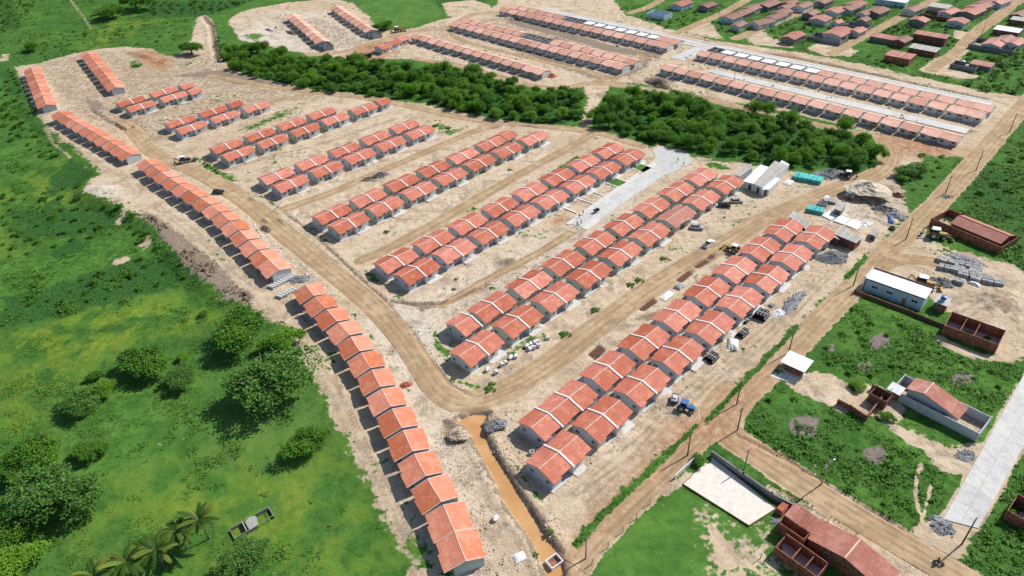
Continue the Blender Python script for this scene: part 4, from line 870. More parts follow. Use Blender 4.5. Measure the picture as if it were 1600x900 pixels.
# right-hand terraces: ridge along b, front towards the camera
def rrow(a, b0, b1, n, kinds, lab, group):
    Lu = (b1 - b0 - (n - 2) * .8) / n
    for k in range(n):
        b = b0 + k * (Lu + .8) + Lu / 2 if k < n - 1 else b1 - Lu / 2
        x, y = AB(a, b)
        kd = kinds(k)
        place('terrace_house', U[kd], (x, y, 0), RZB, ('white-topped unfinished terrace house, %s from left in %s' if kd == 'slab' else 'roofless block-walled terrace house, %s from left in %s' if kd == 'open' else 'salmon-roofed terrace house, %s from left in %s') % (ORD[k], lab), 'house', group, (Lu / 6.85, 1, 1))
rrow(293.7 + 3.8, -195.6, -58.2, 18, lambda k: 'sal', 'the terrace just above the dark trees', 'salmon terrace houses at upper right')
rrow(323.4 + 3.8, -193.8, -58.6, 18, lambda k: 'sal', 'front line of the upper right terrace', 'salmon terrace houses at upper right')
rrow(323.4 + 13.2, -193.4, -58.2, 18, lambda k: 'open' if k == 0 else 'slab' if k < 8 else 'sal', 'back line of the upper right terrace', 'salmon terrace houses at upper right')
rrow(249.9 + 3.8, -341.0, -236.0, 14, lambda k: 'neww', 'the far terrace next to the tree belt', 'salmon terrace houses far in the middle')
rrow(281 + 3.8, -342.0, -209.7, 18, lambda k: 'neww', 'front line of the middle far terrace', 'salmon terrace houses far in the middle')
rrow(281 + 13.2, -342.0, -209.3, 18, lambda k: 'open' if 7 <= k <= 9 else 'neww', 'back line of the middle far terrace', 'salmon terrace houses far in the middle')
rrow(322.6 + 3.8, -341.0, -211.7, 17, lambda k: 'neww', 'front line of the topmost far terrace', 'salmon terrace houses far in the middle')
rrow(322.6 + 13.2, -341.0, -211.3, 17, lambda k: 'open' if k in (6, 7) else 'slab' if 8 <= k <= 14 else 'neww', 'back line of the topmost far terrace', 'salmon terrace houses far in the middle')

# ------------------------------------------------------------------ older village and single buildings
def gable(L, W, tile, wall, rh=4.0, eh=2.9, over=0.35):
    """plain house, ridge along x, half width W/2"""
    hw = W / 2; s = (rh - eh) / hw; h = L / 2; P = []
    z = lambda x, y: rh - s * abs(y)
    P.append(('wall', MB().wall([(-h + over, -hw + over), (h - over, -hw + over), (h - over, hw - over), (-h + over, hw - over)], lambda x, y: z(x, y) - .1, -.4).mesh('wall', wall)))
    for sg in (-1, 1):
        P.append(('roof_slope', MB().prism([(-h, 0), (h, 0), (h, sg * hw), (-h, sg * hw)], z, lambda x, y: z(x, y) - .1).mesh('roof_slope', tile)))
    P.append(('ridge_cap', MB().box(-h, h, -.12, .12, rh - .05, rh + .08).mesh('ridge_cap', tile)))
    P.append(doormesh(h - over, -W * .2, 0, .9, 2.1, 'x+', 'timber')); P.append(windowmesh(h - over, W * .18, 1, 1.1, 1, 'x+'))
    P.append(windowmesh(-h + over, W * .15, 1.1, .9, .9, 'x-')); P.append(windowmesh(-L * .15, -hw + over, 1.1, 1.0, 1, 'y-')); P.append(doormesh(L * .2, -hw + over, 0, .8, 2.1, 'y-', 'timber'))
    return P
VG = 'older tiled houses of the village'
VL = [  # ridge near end, ridge far end, half width, tile, wall, label
    ((1231, 57), (1250, 48), 4.2, 'tile_pink', 'plaster_dark', 'lone brown-tiled house with dark gable at the lower street corner'),
    ((1300, 52), (1322, 41), 5.6, 'tile_pink', 'plaster_grey', 'large tiled house with pale gable behind a dark yard wall'),
    ((1277, 29), (1289, 22.5), 5.2, 'tile_pink', 'plaster_grey', 'tiled house with broad grey gable above the green lot'),
    ((1304, 33), (1313, 29.5), 2.6, 'tile_pink', 'plaster_grey', 'tiny tiled house with water tank between two larger roofs'),
    ((1346, 30), (1355, 25), 3.0, 'tile_old', 'plaster_dark', 'small brown-tiled hut among dark shrubs'),
    ((1298, 16), (1314, 9.5), 4.6, 'tile_pink', 'plaster_white', 'salmon-tiled house with white wall and black tank'),
    ((1320, 12), (1338, 5), 4.2, 'tile_old', 'plaster_grey', 'brown-tiled house beside the salmon roof with black tank'),
    ((1362, 17), (1380, 9.5), 5.2, 'tile_old', 'plaster_dark', 'big dark-tiled house with white picket front'),
    ((1330, 6), (1346, 0), 4.8, 'tile_pink', 'plaster_grey', 'pale-tiled house at the top edge between two streets'),
    ((1248, 9), (1264, 1.5), 3.8, 'tile_old', 'plaster_white', 'tiled house with bright white gable beside the street'),
    ((1213, 19), (1232, 12.5), 4.2, 'tile_old', 'plaster_grey', 'upper of two joined rust-tiled houses by the street'),
    ((1203, 26), (1224, 18), 4.2, 'tile_old', 'plaster_grey', 'lower of two joined rust-tiled houses by the street'),
    ((1178, 34), (1205, 28), 4.4, 'tile_old', 'plaster_white', 'rust-tiled house with pale pink front near the street mouth'),
    ((1148, 38), (1162, 32), 3.2, 'tile_old', 'plaster_grey', 'small rust-tiled house half hidden in shrubs'),
    ((1134, 26), (1152, 19), 5.0, 'tile_old', 'plaster_blue', 'long mossy-tiled house with pale blue side wall'),
    ((1152, 20), (1172, 12), 4.2, 'tile_old', 'plaster_dark', 'rust-tiled house behind the mossy-tiled one'),
    ((1168, 12), (1186, 5), 4.4, 'tile_old', 'plaster_grey', 'rust-tiled house at the far corner of its block'),
    ((1190, 7), (1212, -1), 5.0, 'tile_old', 'plaster_dark', 'broad rust-tiled house at the top edge'),
    ((1228, 4), (1240, -2), 4.4, 'tile_old', 'plaster_dark', 'dark-walled tiled house by the top edge street'),
    ((1433, 30), (1442, 25), 4.8, 'tile_pink', 'plaster_dark', 'tiled house with blue-grey gable above the bushes'),
    ((1494, 32), (1504, 26.5), 4.8, 'tile_pink', 'plaster_grey', 'tiled house with long grey side wall and blue tank'),
    ((1510, 18), (1530, 9.5), 5.2, 'tile_pink', 'plaster_dark', 'lower of the stepped tiled houses with dark gable'),
    ((1521, 10), (1540, 4), 4.8, 'tile_pink', 'plaster_dark', 'middle of the stepped tiled houses'),
    ((1532, 5), (1552, -2), 4.8, 'tile_old', 'plaster_grey', 'upper of the stepped tiled houses'),
    ((1554, 2), (1572, -5), 4.4, 'tile_pink', 'plaster_blue', 'tiled house at the top edge by the right street'),
    ((1549, 68), (1564, 58), 4.6, 'tile_pink', 'plaster_grey', 'pink-tiled house inside a dark walled yard'),
    ((1564, 62), (1580, 54), 4.2, 'tile_old', 'plaster_grey', 'brown-tiled house behind the walled pink one'),
    ((1590, 22), (1612, 14), 4.2, 'tile_old', 'brick_dark', 'brick house with brown roof at the right edge'),
    ((1056, 6), (1075, -1), 4.6, 'tile_pink', 'plaster_blue', 'tiled house with blue wall behind the white roofless building'),
    ((1262, 20), (1275, 14), 3.6, 'tile_old', 'plaster_dark', 'dark-tiled house tucked beside the white-gabled one'), ((1334, 47), (1348, 41), 3.4, 'tile_pink', 'plaster_grey', 'small tiled house below the walled plot by the street'),
    ((1404, 62), (1418, 55), 3.6, 'tile_old', 'brick_dark', 'brown-tiled brick house behind the flat pink roof'), ((1346, 20), (1358, 14), 3.2, 'tile_old', 'plaster_grey', 'narrow brown-tiled house left of the big dark-tiled one'), ((1476, 18), (1492, 11), 4.0, 'tile_pink', 'plaster_grey', 'tiled house between the arched roof and the stepped houses'),
    ((1420, 14), (1436, 7), 4.0, 'tile_old', 'plaster_white', 'brown-tiled house with white wall by the middle street top'), ((1222, 10), (1238, 4), 3.8, 'tile_old', 'plaster_grey', 'rust-tiled house behind the joined pair'), ((1580, 66), (1596, 58), 3.8, 'tile_pink', 'plaster_grey', 'pink-tiled house at the right edge of the village'),
    ((1098, 8), (1114, 2), 4.0, 'tile_old', 'plaster_dark', 'lone brown-tiled house among shrubs at the top edge'), ((1280, 2), (1296, -5), 4.0, 'tile_old', 'plaster_dark', 'dark-tiled house at the top edge left of a street')]
for k, (p, q, hw, ti, wl, lab) in enumerate(VL):
    p = G(p[0], p[1], 4.0); q = G(q[0], q[1], 4.0); d = (q[0] - p[0], q[1] - p[1]); L = max(7.0, math.hypot(*d)); rz = math.atan2(d[1], d[0])
    place('village_house', gable(L, hw * 2, ti, wl), (p[0] + math.cos(rz) * L / 2, p[1] + math.sin(rz) * L / 2, 0), rz, lab, 'house', VG)

def boxhouse(name, c, L, W, Hh, rz, wall, roof, label, cat='house', open_=False, part=None, over=0.25):
    """flat or mono-pitch building; c ground centre, x along rz"""
    P = []; h, w_ = L / 2, W / 2
    if open_:
        P.append(('wall', MB().box(-h, h, -w_, -w_ + .16, -.3, Hh).mesh('wall', wall))); P.append(('wall', MB().box(-h, h, w_ - .16, w_, -.3, Hh + .2).mesh('wall', wall)))
        P.append(('wall', MB().box(-h, -h + .16, -w_ + .16, w_ - .16, -.3, Hh - .2).mesh('wall', wall))); P.append(('wall', MB().box(h - .16, h, -w_ + .16, w_ - .16, -.3, Hh).mesh('wall', wall)))
        for f in (part or []):
            P.append(('partition', MB().box(-h + L * f - .08, -h + L * f + .08, -w_ + .16, w_ - .16, -.3, Hh - .1).mesh('partition', wall)))
        P.append(('floor', MB().box(-h + .16, h - .16, -w_ + .16, w_ - .16, -.3, .06).mesh('floor', 'concrete')))
    else:
        zt = lambda x, y: Hh + .45 * (y / W)
        P.append(('wall', MB().wall([(-h, -w_), (h, -w_), (h, w_), (-h, w_)], lambda x, y: zt(x, y) - .06, -.4).mesh('wall', wall)))
        n = max(3, int(L / 1.1))
        for k in range(n):
            x0, x1 = -h - over + (L + 2 * over) * k / n, -h - over + (L + 2 * over) * (k + 1) / n
            P.append(('roof_sheet', MB().prism([(x0 + .015, -w_ - over), (x1 - .015, -w_ - over), (x1 - .015, w_ + over), (x0 + .015, w_ + over)], lambda x, y, q=.02 * (k % 2): zt(x, y) + .04 + q, lambda x, y: zt(x, y)).mesh('roof_sheet', roof)))
        P += [windowmesh(-L * .25, -w_, 1.1, 1.1, .9, 'y-'), doormesh(L * .2, -w_, 0, .85, 2.1, 'y-', 'timber')]
    return place(name, P, (c[0], c[1], H1(*c) * .5), rz, label, cat)
def enclosure(c, L, W, Hh, rz, mat, label, t=.16, gate=False):
    """yard wall: each side a part"""
    h, w_ = L / 2, W / 2; P = []
    for b in ((-h, h, -w_, -w_ + t), (-h, h, w_ - t, w_), (-h, -h + t, -w_ + t, w_ - t), (h - t, h, -w_ + t, w_ - t)):
        P.append(('wall_side', MB().box(*b, -.5, Hh).mesh('wall_side', mat)))
    for sx in (-h, h):
        for sy in (-w_, w_): P.append(('corner_post', MB().cbox((sx * .995, sy * .995, Hh / 2), .3, .3, Hh + .2).mesh('corner_post', mat)))
    P.append(('yard_floor', MB().box(-h + t, h - t, -w_ + t, w_ - t, -.5, .14).mesh('yard_floor', 'spoil_pale')))
    return place('yard_wall', P, (c[0], c[1], H1(*c) * .5), rz, label, 'wall')
# village boxes
boxhouse('roofless_house', G(1030, 28), 9, 13, 3.0, RZA, 'plaster_blue', None, 'white and pale blue roofless building on the green verge', open_=True, part=[.45])
boxhouse('shed', G(1452, 66), 16, 6, 4.2, RZB, 'brick_dark', 'tile_pink', 'brick shed with long sloping pink roof', 'shed')
boxhouse('shed', G(1442, 84), 13, 6.5, 3.0, RZB, 'brick_dark', 'fibre_grey', 'dark brick house with flat grey sheet roof', 'house')
boxhouse('shed', G(1382, 66), 14, 6, 3.0, RZB, 'plaster_dark', 'tile_pink', 'dark walled house with flat pink roof and black tank', 'house')
boxhouse('shed', G(1404, 96), 12, 8, 3.4, RZB, 'brick_red', 'tile_pink', 'red-roofed brick house at the edge of the paved street', 'house')
boxhouse('shed', G(1572, 54), 12, 7, 3.0, RZB, 'brick_dark', 'metal_white', 'brick house with pale sheet roof above the right street', 'house')
boxhouse('shed', G(1592, 38), 9, 6, 3.0, RZB, 'brick_dark', 'fibre_grey', 'brick house with grey sheet roof at the right edge', 'house')
boxhouse('shed', G(1466, 20), 11, 8, 4.0, RZB, 'plaster_green', 'fibre_grey', 'tall house with arched grey roof sheets beside the street', 'house')
boxhouse('shed', G(1392, 8), 18, 5, 3.2, RZB, 'plaster_blue', 'metal_white', 'long blue-walled hall with pale sheet roof at the top edge', 'hall')
boxhouse('shed', G(1532, 108), 9, 5.5, 2.8, RZB, 'plaster_dark', 'tile_pink', 'brown-roofed back room of the walled compound by the green slope', 'house')
enclosure(G(1506, 108), 11, 7, 2.4, RZB, 'plaster_dark', 'dark grey yard wall round two white domes')
for p in ((1504, 100), (1510, 106)):
    c = G(*p); single('water_dome', MB().tube((0, 0, 0), (0, 0, 1.3), 1.1, 1.0, 14).tube((0, 0, 1.3), (0, 0, 1.7), 1.0, .3, 14).mesh('water_dome', 'metal_white'), (c[0], c[1], .1), 0, 'white domed water tank inside the dark walled yard', 'water tank', 'white domed tanks')
enclosure(G(1552, 76), 20, 14, 2.3, RZB, 'plaster_dark', 'dark yard wall round the pink-tiled village house')
enclosure(G(1292, 64), 18, 10, 2.2, RZB, 'plaster_dark', 'dark yard wall in front of the large tiled house')
enclosure(G(1340, 44), 13, 8, 2.0, RZB, 'plaster_dark', 'grey yard wall below the small hut')
enclosure(G(1462, 28), 15, 10, 2.2, RZB, 'brick_dark', 'brick yard wall under the tall arched-roof house')

# white-roofed hall right of the main road
c = G(1402, 470)
P = []
rzw = math.atan2(G(1462, 485)[1] - G(1358, 448)[1], G(1462, 485)[0] - G(1358, 448)[0])
P.append(('wall', MB().wall([(-7.6, -3.0), (7.6, -3.0), (7.6, 3.0), (-7.6, 3.0)], lambda x, y: 3.9 + y * .04, -.4).mesh('wall', 'plaster_blue')))
for k in range(14):
    x0 = -7.8 + k * 15.6 / 14; P.append(('roof_sheet', MB().prism([(x0 + .01, -2.6), (x0 + 15.6 / 14 - .01, -2.6), (x0 + 15.6 / 14 - .01, 3.1), (x0 + .01, 3.1)], lambda x, y, q=.02 * (k % 2): 4.05 + y * .04 + q, lambda x, y: 3.95 + y * .04).mesh('roof_sheet', 'metal_white')))
P.append(('parapet', MB().box(-8, 8, 3.12, 3.35, 2.5, 4.5).mesh('parapet', 'brick_dark'))); P.append(('front_facade', MB().box(-8.1, -7.85, -3.4, 3.1, -.3, 4.8).mesh('front_facade', 'plaster_white')))
for x in (-5, -1.0, 5.5): P.append(windowmesh(x, -3.0, 1.8, 1.6, .8, 'y-'))
P.append(doormesh(3, -3.0, 0, 1.0, 2.1, 'y-', 'timber'))
hall = place('white_roofed_hall', P, (c[0] + .5, c[1] + 2.5, 0), rzw, 'long pale blue hall with white sheet roof beside the main dirt road', 'hall')
def wallrun(name, pts, Hh, t, mat, label, cat='wall', post=None, z=None):
    """free-standing wall through ground points, one part per run"""
    o = pts[0]; P = []
    for p, q in zip(pts[:-1], pts[1:]):
        d = (q[0] - p[0], q[1] - p[1]); L = math.hypot(*d); an = math.atan2(d[1], d[0])
        P.append(('wall_run', MB().cbox(((p[0] + q[0]) / 2 - o[0], (p[1] + q[1]) / 2 - o[1], Hh / 2 - .2), L, t, Hh + .4, an).mesh('wall_run', mat)))
        P.append(('coping', MB().cbox(((p[0] + q[0]) / 2 - o[0], (p[1] + q[1]) / 2 - o[1], Hh + .04), L, t + .08, .09, an).mesh('coping', mat)))
        n = max(1, int(L / 3.0))
        for k in range(n + 1):
            P.append(('post', MB().cbox((p[0] - o[0] + d[0] * k / n, p[1] - o[1] + d[1] * k / n, Hh / 2), t + .14, t + .14, Hh + .2, an).mesh('post', mat)))
    return place(name, P, (o[0], o[1], H1(*o) * .4), 0, label, cat)
wallrun('yard_wall', GP([(1335, 458), (1420, 490), (1478, 514)]), 1.0, .18, 'brick_dark', 'low brick wall along the shaded side of the white-roofed hall')
c = G(1468, 482); boxhouse('brick_annex', c, 3.0, 3.2, 2.8, rzw, 'brick_red', 'concrete', 'small brick annex carrying a blue tank behind the white-roofed hall', 'annex')
single('water_tank', MB().tube((0, 0, 0), (0, 0, .9), .75, .62, 14).tube((0, 0, .9), (0, 0, 1.0), .66, .3, 14).mesh('water_tank', 'tank_blue'), (c[0], c[1], 3.3), 0, 'round blue water tank on the brick annex', 'water tank')
# roofless red brick shell
c = G(1522, 532); boxhouse('brick_shell', (c[0], c[1] + 1.5), 12.5, 7.0, 2.9, rzw, 'brick_red', None, 'roofless red brick house shell with inner partitions', 'house', True, [.3, .55])
# brick compound with red roof (upper right)
p0, p1, p2 = G(1452, 352), G(1560, 398), G(1580, 378)
rzc = math.atan2(p1[1] - p0[1], p1[0] - p0[0]); Lc = math.hypot(p1[0] - p0[0], p1[1] - p0[1]); wv = (-math.sin(rzc), math.cos(rzc)); Wc = 10.0
cc = ((p0[0] + p1[0]) / 2 + wv[0] * Wc / 2, (p0[1] + p1[1]) / 2 + wv[1] * Wc / 2)
enclosure(cc, Lc, Wc, 2.6, rzc, 'brick_red', 'tall red brick yard wall round the long house right of the road')
place('walled_house', gable(15.5, 8.0, 'tile_pink', 'brick_dark', 4.4, 3.0), (cc[0] + math.cos(rzc) * 2.2, cc[1] + math.sin(rzc) * 2.2, 0), rzc + 0, 'long house with red gabled roof inside the brick yard', 'house')
# grey-walled compound with brick-red roof (right)
p0, p1 = G(1388, 620), G(1524, 690); rzc = math.atan2(p1[1] - p0[1], p1[0] - p0[0]); Lc = math.hypot(p1[0] - p0[0], p1[1] - p0[1]); wv = (-math.sin(rzc), math.cos(rzc)); Wc = 7.0
cc = ((p0[0] + p1[0]) / 2 + wv[0] * Wc / 2, (p0[1] + p1[1]) / 2 + wv[1] * Wc / 2)
enclosure(cc, Lc, Wc, 2.5, rzc, 'plaster_grey', 'long grey rendered wall enclosing the red-roofed house plot')
def crossgable(L, W, tile, wall):
    """ridge across the long side: two slopes falling to the short ends"""
    h, w_ = L / 2, W / 2; z = lambda x, y: 4.9 - .27 * abs(x + .2 * L) ; P = []
    P.append(('wall', MB().add([(-h, -w_, -.3), (-.2 * L, -w_, -.3), (h, -w_, -.3), (h, w_, -.3), (-.2 * L, w_, -.3), (-h, w_, -.3)] + [(x, y, z(x, y) - .1) for x, y in ((-h, -w_), (-.2 * L, -w_), (h, -w_), (h, w_), (-.2 * L, w_), (-h, w_))], [(i_, (i_ + 1) % 6, (i_ + 1) % 6 + 6, i_ + 6) for i_ in range(6)]).mesh('wall', wall)))
    o = .4
    P.append(('roof_slope', MB().prism([(-h - o, -w_ - o), (-.2 * L, -w_ - o), (-.2 * L, w_ + o), (-h - o, w_ + o)], z, lambda x, y: z(x, y) - .1).mesh('roof_slope', tile)))
    P.append(('roof_slope', MB().prism([(-.2 * L, -w_ - o), (h + o, -w_ - o), (h + o, w_ + o), (-.2 * L, w_ + o)], z, lambda x, y: z(x, y) - .1).mesh('roof_slope', tile)))
    P.append(('ridge_cap', MB().box(-.2 * L - .14, -.2 * L + .14, -w_ - o, w_ + o, 4.86, 5.0).mesh('ridge_cap', 'mortar')))
    P += [windowmesh(-L * .3, -w_, 1.2, 1.2, .9, 'y-'), windowmesh(L * .05, -w_, 1.2, 1.2, .9, 'y-'), doormesh(L * .28, -w_, 0, .85, 2.1, 'y-', 'timber')]
    return P
place('walled_house', crossgable(11.0, 4.4, 'tile_pink', 'plaster_grey'), (cc[0] + math.cos(rzc) * -1.0, cc[1] + math.sin(rzc) * -1.0, 0), rzc, 'red-tiled house with raised ridge inside the grey rendered wall', 'house')
c = G(1400, 608, 2.5); boxhouse('shed', (c[0], c[1]), 2.6, 2.2, 2.6, rzc, 'brick_dark', 'metal_white', 'small white-roofed outhouse at the corner of the grey wall', 'shed')
# low brick ruins beside it
wallrun('brick_wall', GP([(1308, 632), (1328, 642), (1352, 658), (1380, 622), (1362, 608)]), 1.6, .2, 'brick_red', 'low unfinished brick walls beside the grey compound')
boxhouse('brick_shell', G(1372, 628), 4.0, 3.4, 2.6, rzc, 'brick_dark', None, 'small roofless brick room next to the grey compound', 'house', True)
# white open shed by the junction
c = G(1243, 580); P = []
for sx in (-2.6, 2.6):
    for sy in (-2.0, 2.0): P.append(('post', MB().tube((sx, sy, 0), (sx, sy, 2.7), .09, .09, 8).mesh('post', 'timber')))
for k in range(6):
    x0 = -3.1 + k * 6.2 / 6; P.append(('roof_sheet', MB().prism([(x0 + .02, -2.5), (x0 + 1.01, -2.5), (x0 + 1.01, 2.5), (x0 + .02, 2.5)], lambda x, y, q=.02 * (k % 2): 2.85 + y * .08 + q, lambda x, y: 2.78 + y * .08).mesh('roof_sheet', 'metal_white')))
P += [('counter', MB().box(-2.3, 2.3, -1.6, -1.1, 0, 1.0).mesh('counter', 'brick_red')), ('back_wall', MB().box(-2.6, 2.6, 1.75, 1.9, 0, 2.6).mesh('back_wall', 'plaster_dark')), ('shelf', MB().box(-2.0, 1.6, 1.2, 1.7, .8, .9).box(-2, 1.6, 1.2, 1.7, 1.5, 1.6).mesh('shelf', 'timber'))]
place('open_shed', P, (c[0], c[1] + .5, 0), rzc + .1, 'open shed with pale corrugated roof on posts by the junction', 'shed')
sheet('pavement', GP([(1203, 588), (1222, 575), (1262, 585), (1240, 600), (1228, 596)]), .1, 'concrete_pale', 'pale concrete floor under the open shed')
# bottom right house and its brick yards
p0, p1 = G(1222, 820), G(1372, 925); rzb = math.atan2(p1[1] - p0[1], p1[0] - p0[0])
Rv = (math.cos(rzb), math.sin(rzb)); Nv = (-Rv[1], Rv[0])
def loc(u, v): return (p0[0] + Rv[0] * u + Nv[0] * v, p0[1] + Rv[1] * u + Nv[1] * v)
c = loc(12.5, 1.6); zb = lambda x, y: 4.3 - .22 * abs(x)
Q = []
Q.append(('wall', MB().add([(-6.8, -2.6, -.3), (0, -2.6, -.3), (7.5, -2.6, -.3), (7.5, 2.6, -.3), (0, 2.6, -.3), (-6.8, 2.6, -.3)] + [(x, y, zb(x, y) - .1) for x, y in ((-6.8, -2.6), (0, -2.6), (7.5, -2.6), (7.5, 2.6), (0, 2.6), (-6.8, 2.6))], [(i_, (i_ + 1) % 6, (i_ + 1) % 6 + 6, i_ + 6) for i_ in range(6)]).mesh('wall', 'brick_red')))
for a, b in ((-7.0, 0), (0, 7.8)): Q.append(('roof_slope', MB().prism([(a, -2.9), (b, -2.9), (b, 3.0), (a, 3.0)], zb, lambda x, y: zb(x, y) - .1).mesh('roof_slope', 'tile_pink')))
Q.append(('ridge_cap', MB().box(-.14, .14, -2.9, 3.0, 4.25, 4.4).mesh('ridge_cap', 'mortar')))
Q += [windowmesh(-3, -2.6, 1.1, 1.1, .9, 'y-'), doormesh(3, -2.6, 0, .85, 2.1, 'y-', 'timber')]
place('brick_house', Q, (c[0], c[1], 0), rzb, 'red-tiled brick house at the bottom edge beside the branching road', 'house')
c = loc(2.7, 1.9); boxhouse('brick_house', c, 5.4, 3.6, 3.0, rzb, 'brick_red', 'tile_pink', 'lower red-roofed end of the bottom edge brick house', 'house')
c = loc(2.6, -1.1); boxhouse('brick_shell', c, 5.4, 2.2, 3.0, rzb, 'brick_red', None, 'narrow roofless brick yard in front of the bottom edge house', 'house', True)
c = loc(6.5, -5.0); boxhouse('brick_shell', c, 8.5, 4.0, 2.4, rzb, 'brick_red', None, 'roofless brick rooms at the bottom edge', 'house', True, [.4, .7])
c = G(1598, 812); boxhouse('brick_shell', c, 5.5, 5.5, 2.8, rzc, 'brick_red', None, 'roofless red brick house at the right edge among bushes', 'house', True, [.5])

# sand court with its grey wall, white fence and lamp
sheet('sand_court', GP([(1067, 757), (1112, 714), (1213, 795), (1170, 822)]), .12, 'sand_court', 'pale sand sports court with timber edging', .3)
kp = GP([(1067, 757), (1112, 714), (1213, 795), (1170, 822), (1067, 757)])
P = []
for a, b in zip(kp[:-1], kp[1:]): P.append(('edge_board', MB().cbox(((a[0] + b[0]) / 2 - kp[0][0], (a[1] + b[1]) / 2 - kp[0][1], .12), math.dist(a, b) + .1, .1, .34, math.atan2(b[1] - a[1], b[0] - a[0])).mesh('edge_board', 'timber')))
place('court_edging', P, (kp[0][0], kp[0][1], 0), 0, 'low board edging round the pale sand court', 'edging')
wallrun('grey_wall', GP([(1112, 713), (1160, 747), (1204, 778), (1246, 800)]), 1.5, .3, 'plaster_dark', 'long dark grey wall between the sand court and the road')
wallrun('white_fence', GP([(1055, 748), (1090, 716)]), 1.3, .15, 'plaster_white', 'short white wall panel at the corner of the playing field')
wallrun('end_wall', GP([(1246, 800), (1236, 812)]), 1.3, .15, 'plaster_white', 'short pale wall closing the grey court wall')
for k, p in enumerate([(925, 882), (950, 856), (973, 832), (994, 811), (1015, 788), (1188, 873), (1169, 900)]):
    c = GT(*p); single('fence_post', MB().tube((0, 0, -.3), (0, 0, 1.9), .09, .08, 8).mesh('fence_post', 'pole_concrete'), c, 0, ('thin pale fence post, %s from the bottom along the playing field' % ORD[k]) if k < 5 else 'thin pale fence post at the bottom right of the playing field, %s one' % ('upper' if k == 5 else 'lower'), 'post', 'fence posts of the playing field')

# ------------------------------------------------------------------ poles
def pole(p, h, mat, label, lamp=False, cross=True, wires=None):
    c = GT(*p); P = [('shaft', MB().tube((0, 0, -.4), (0, 0, h), .17, .10, 10).mesh('shaft', mat))]
    if cross:
        P.append(('crossarm', MB().cbox((0, 0, h - .5), 1.8, .1, .12, .6).mesh('crossarm', 'timber')))
        for k in (-.8, 0, .8): P.append(('insulator', MB().tube((k * math.cos(.6), k * math.sin(.6), h - .44), (k * math.cos(.6), k * math.sin(.6), h - .24), .05, .04, 8).mesh('insulator', 'lamp_glass')))
    if lamp:
        P.append(('lamp_arm', MB().tube((0, 0, h - .9), (1.2, .5, h - .4), .04, .04, 6).mesh('lamp_arm', 'frame_grey'), [('lamp_head', MB().cbox((1.35, .56, h - .4), .55, .22, .12, .4).mesh('lamp_head', 'metal_white'))]))
        P.append(('transformer', MB().tube((-.35, -.2, h - 1.9), (-.35, -.2, h - 1.1), .26, .26, 10).mesh('transformer', 'frame_grey')))
    return place('utility_pole', P, c, 0, label, 'pole', 'utility poles')
PG = [((1283, 757), 7.4, 'pole_concrete', 'pale pole with transformer and lamp at the weedy lot corner', True), ((1151, 632), 7.7, 'pole_wood', 'dark pole on the site side of the road junction', False), ((1152, 673), 7.2, 'pole_wood', 'dark pole standing in the junction wedge', False), ((1074, 712), 7.0, 'pole_wood', 'dark pole beside the left arm of the junction', False),
      ((1163, 733), 6.4, 'pole_concrete', 'pole with cross bar beside the sand court', False), ((915, 873), 6.5, 'pole_concrete', 'thin pole at the bottom of the main dirt road', False), ((1232, 552), 7.7, 'pole_wood', 'dark pole above the open shed', False), ((1333, 447), 7.0, 'pole_wood', 'dark pole by the white-roofed hall', False), ((1415, 375), 7.7, 'pole_wood', 'dark pole opposite the scrap heap', False),
      ((1477, 303), 7.0, 'pole_wood', 'dark pole midway up the main dirt road', False), ((1525, 266), 7.7, 'pole_wood', 'dark pole on the right verge of the upper main road', False), ((1577, 207), 8.0, 'pole_wood', 'dark pole near the top of the main dirt road', False), ((1503, 850), 8.0, 'pole_wood', 'dark pole beside the end of the concrete road', False), ((1239, 40), 7.5, 'pole_concrete', 'street pole beside the lone brown house in the village', False), ((1124, 22), 7.0, 'pole_concrete', 'street pole at the mossy-tiled house in the village', False), ((1533, 57), 7.5, 'pole_concrete', 'street pole at the bend of the right village street', False), ((1147, 126), 6.5, 'pole_concrete', 'thin pole in the paved street above the dark trees', False), ((956, 297), 6.0, 'pole_concrete', 'thin pole beside the little lawns of the paved street', False)]
for p, h, mt, lab, lp in PG: pole(p, h, mt, lab, lp)

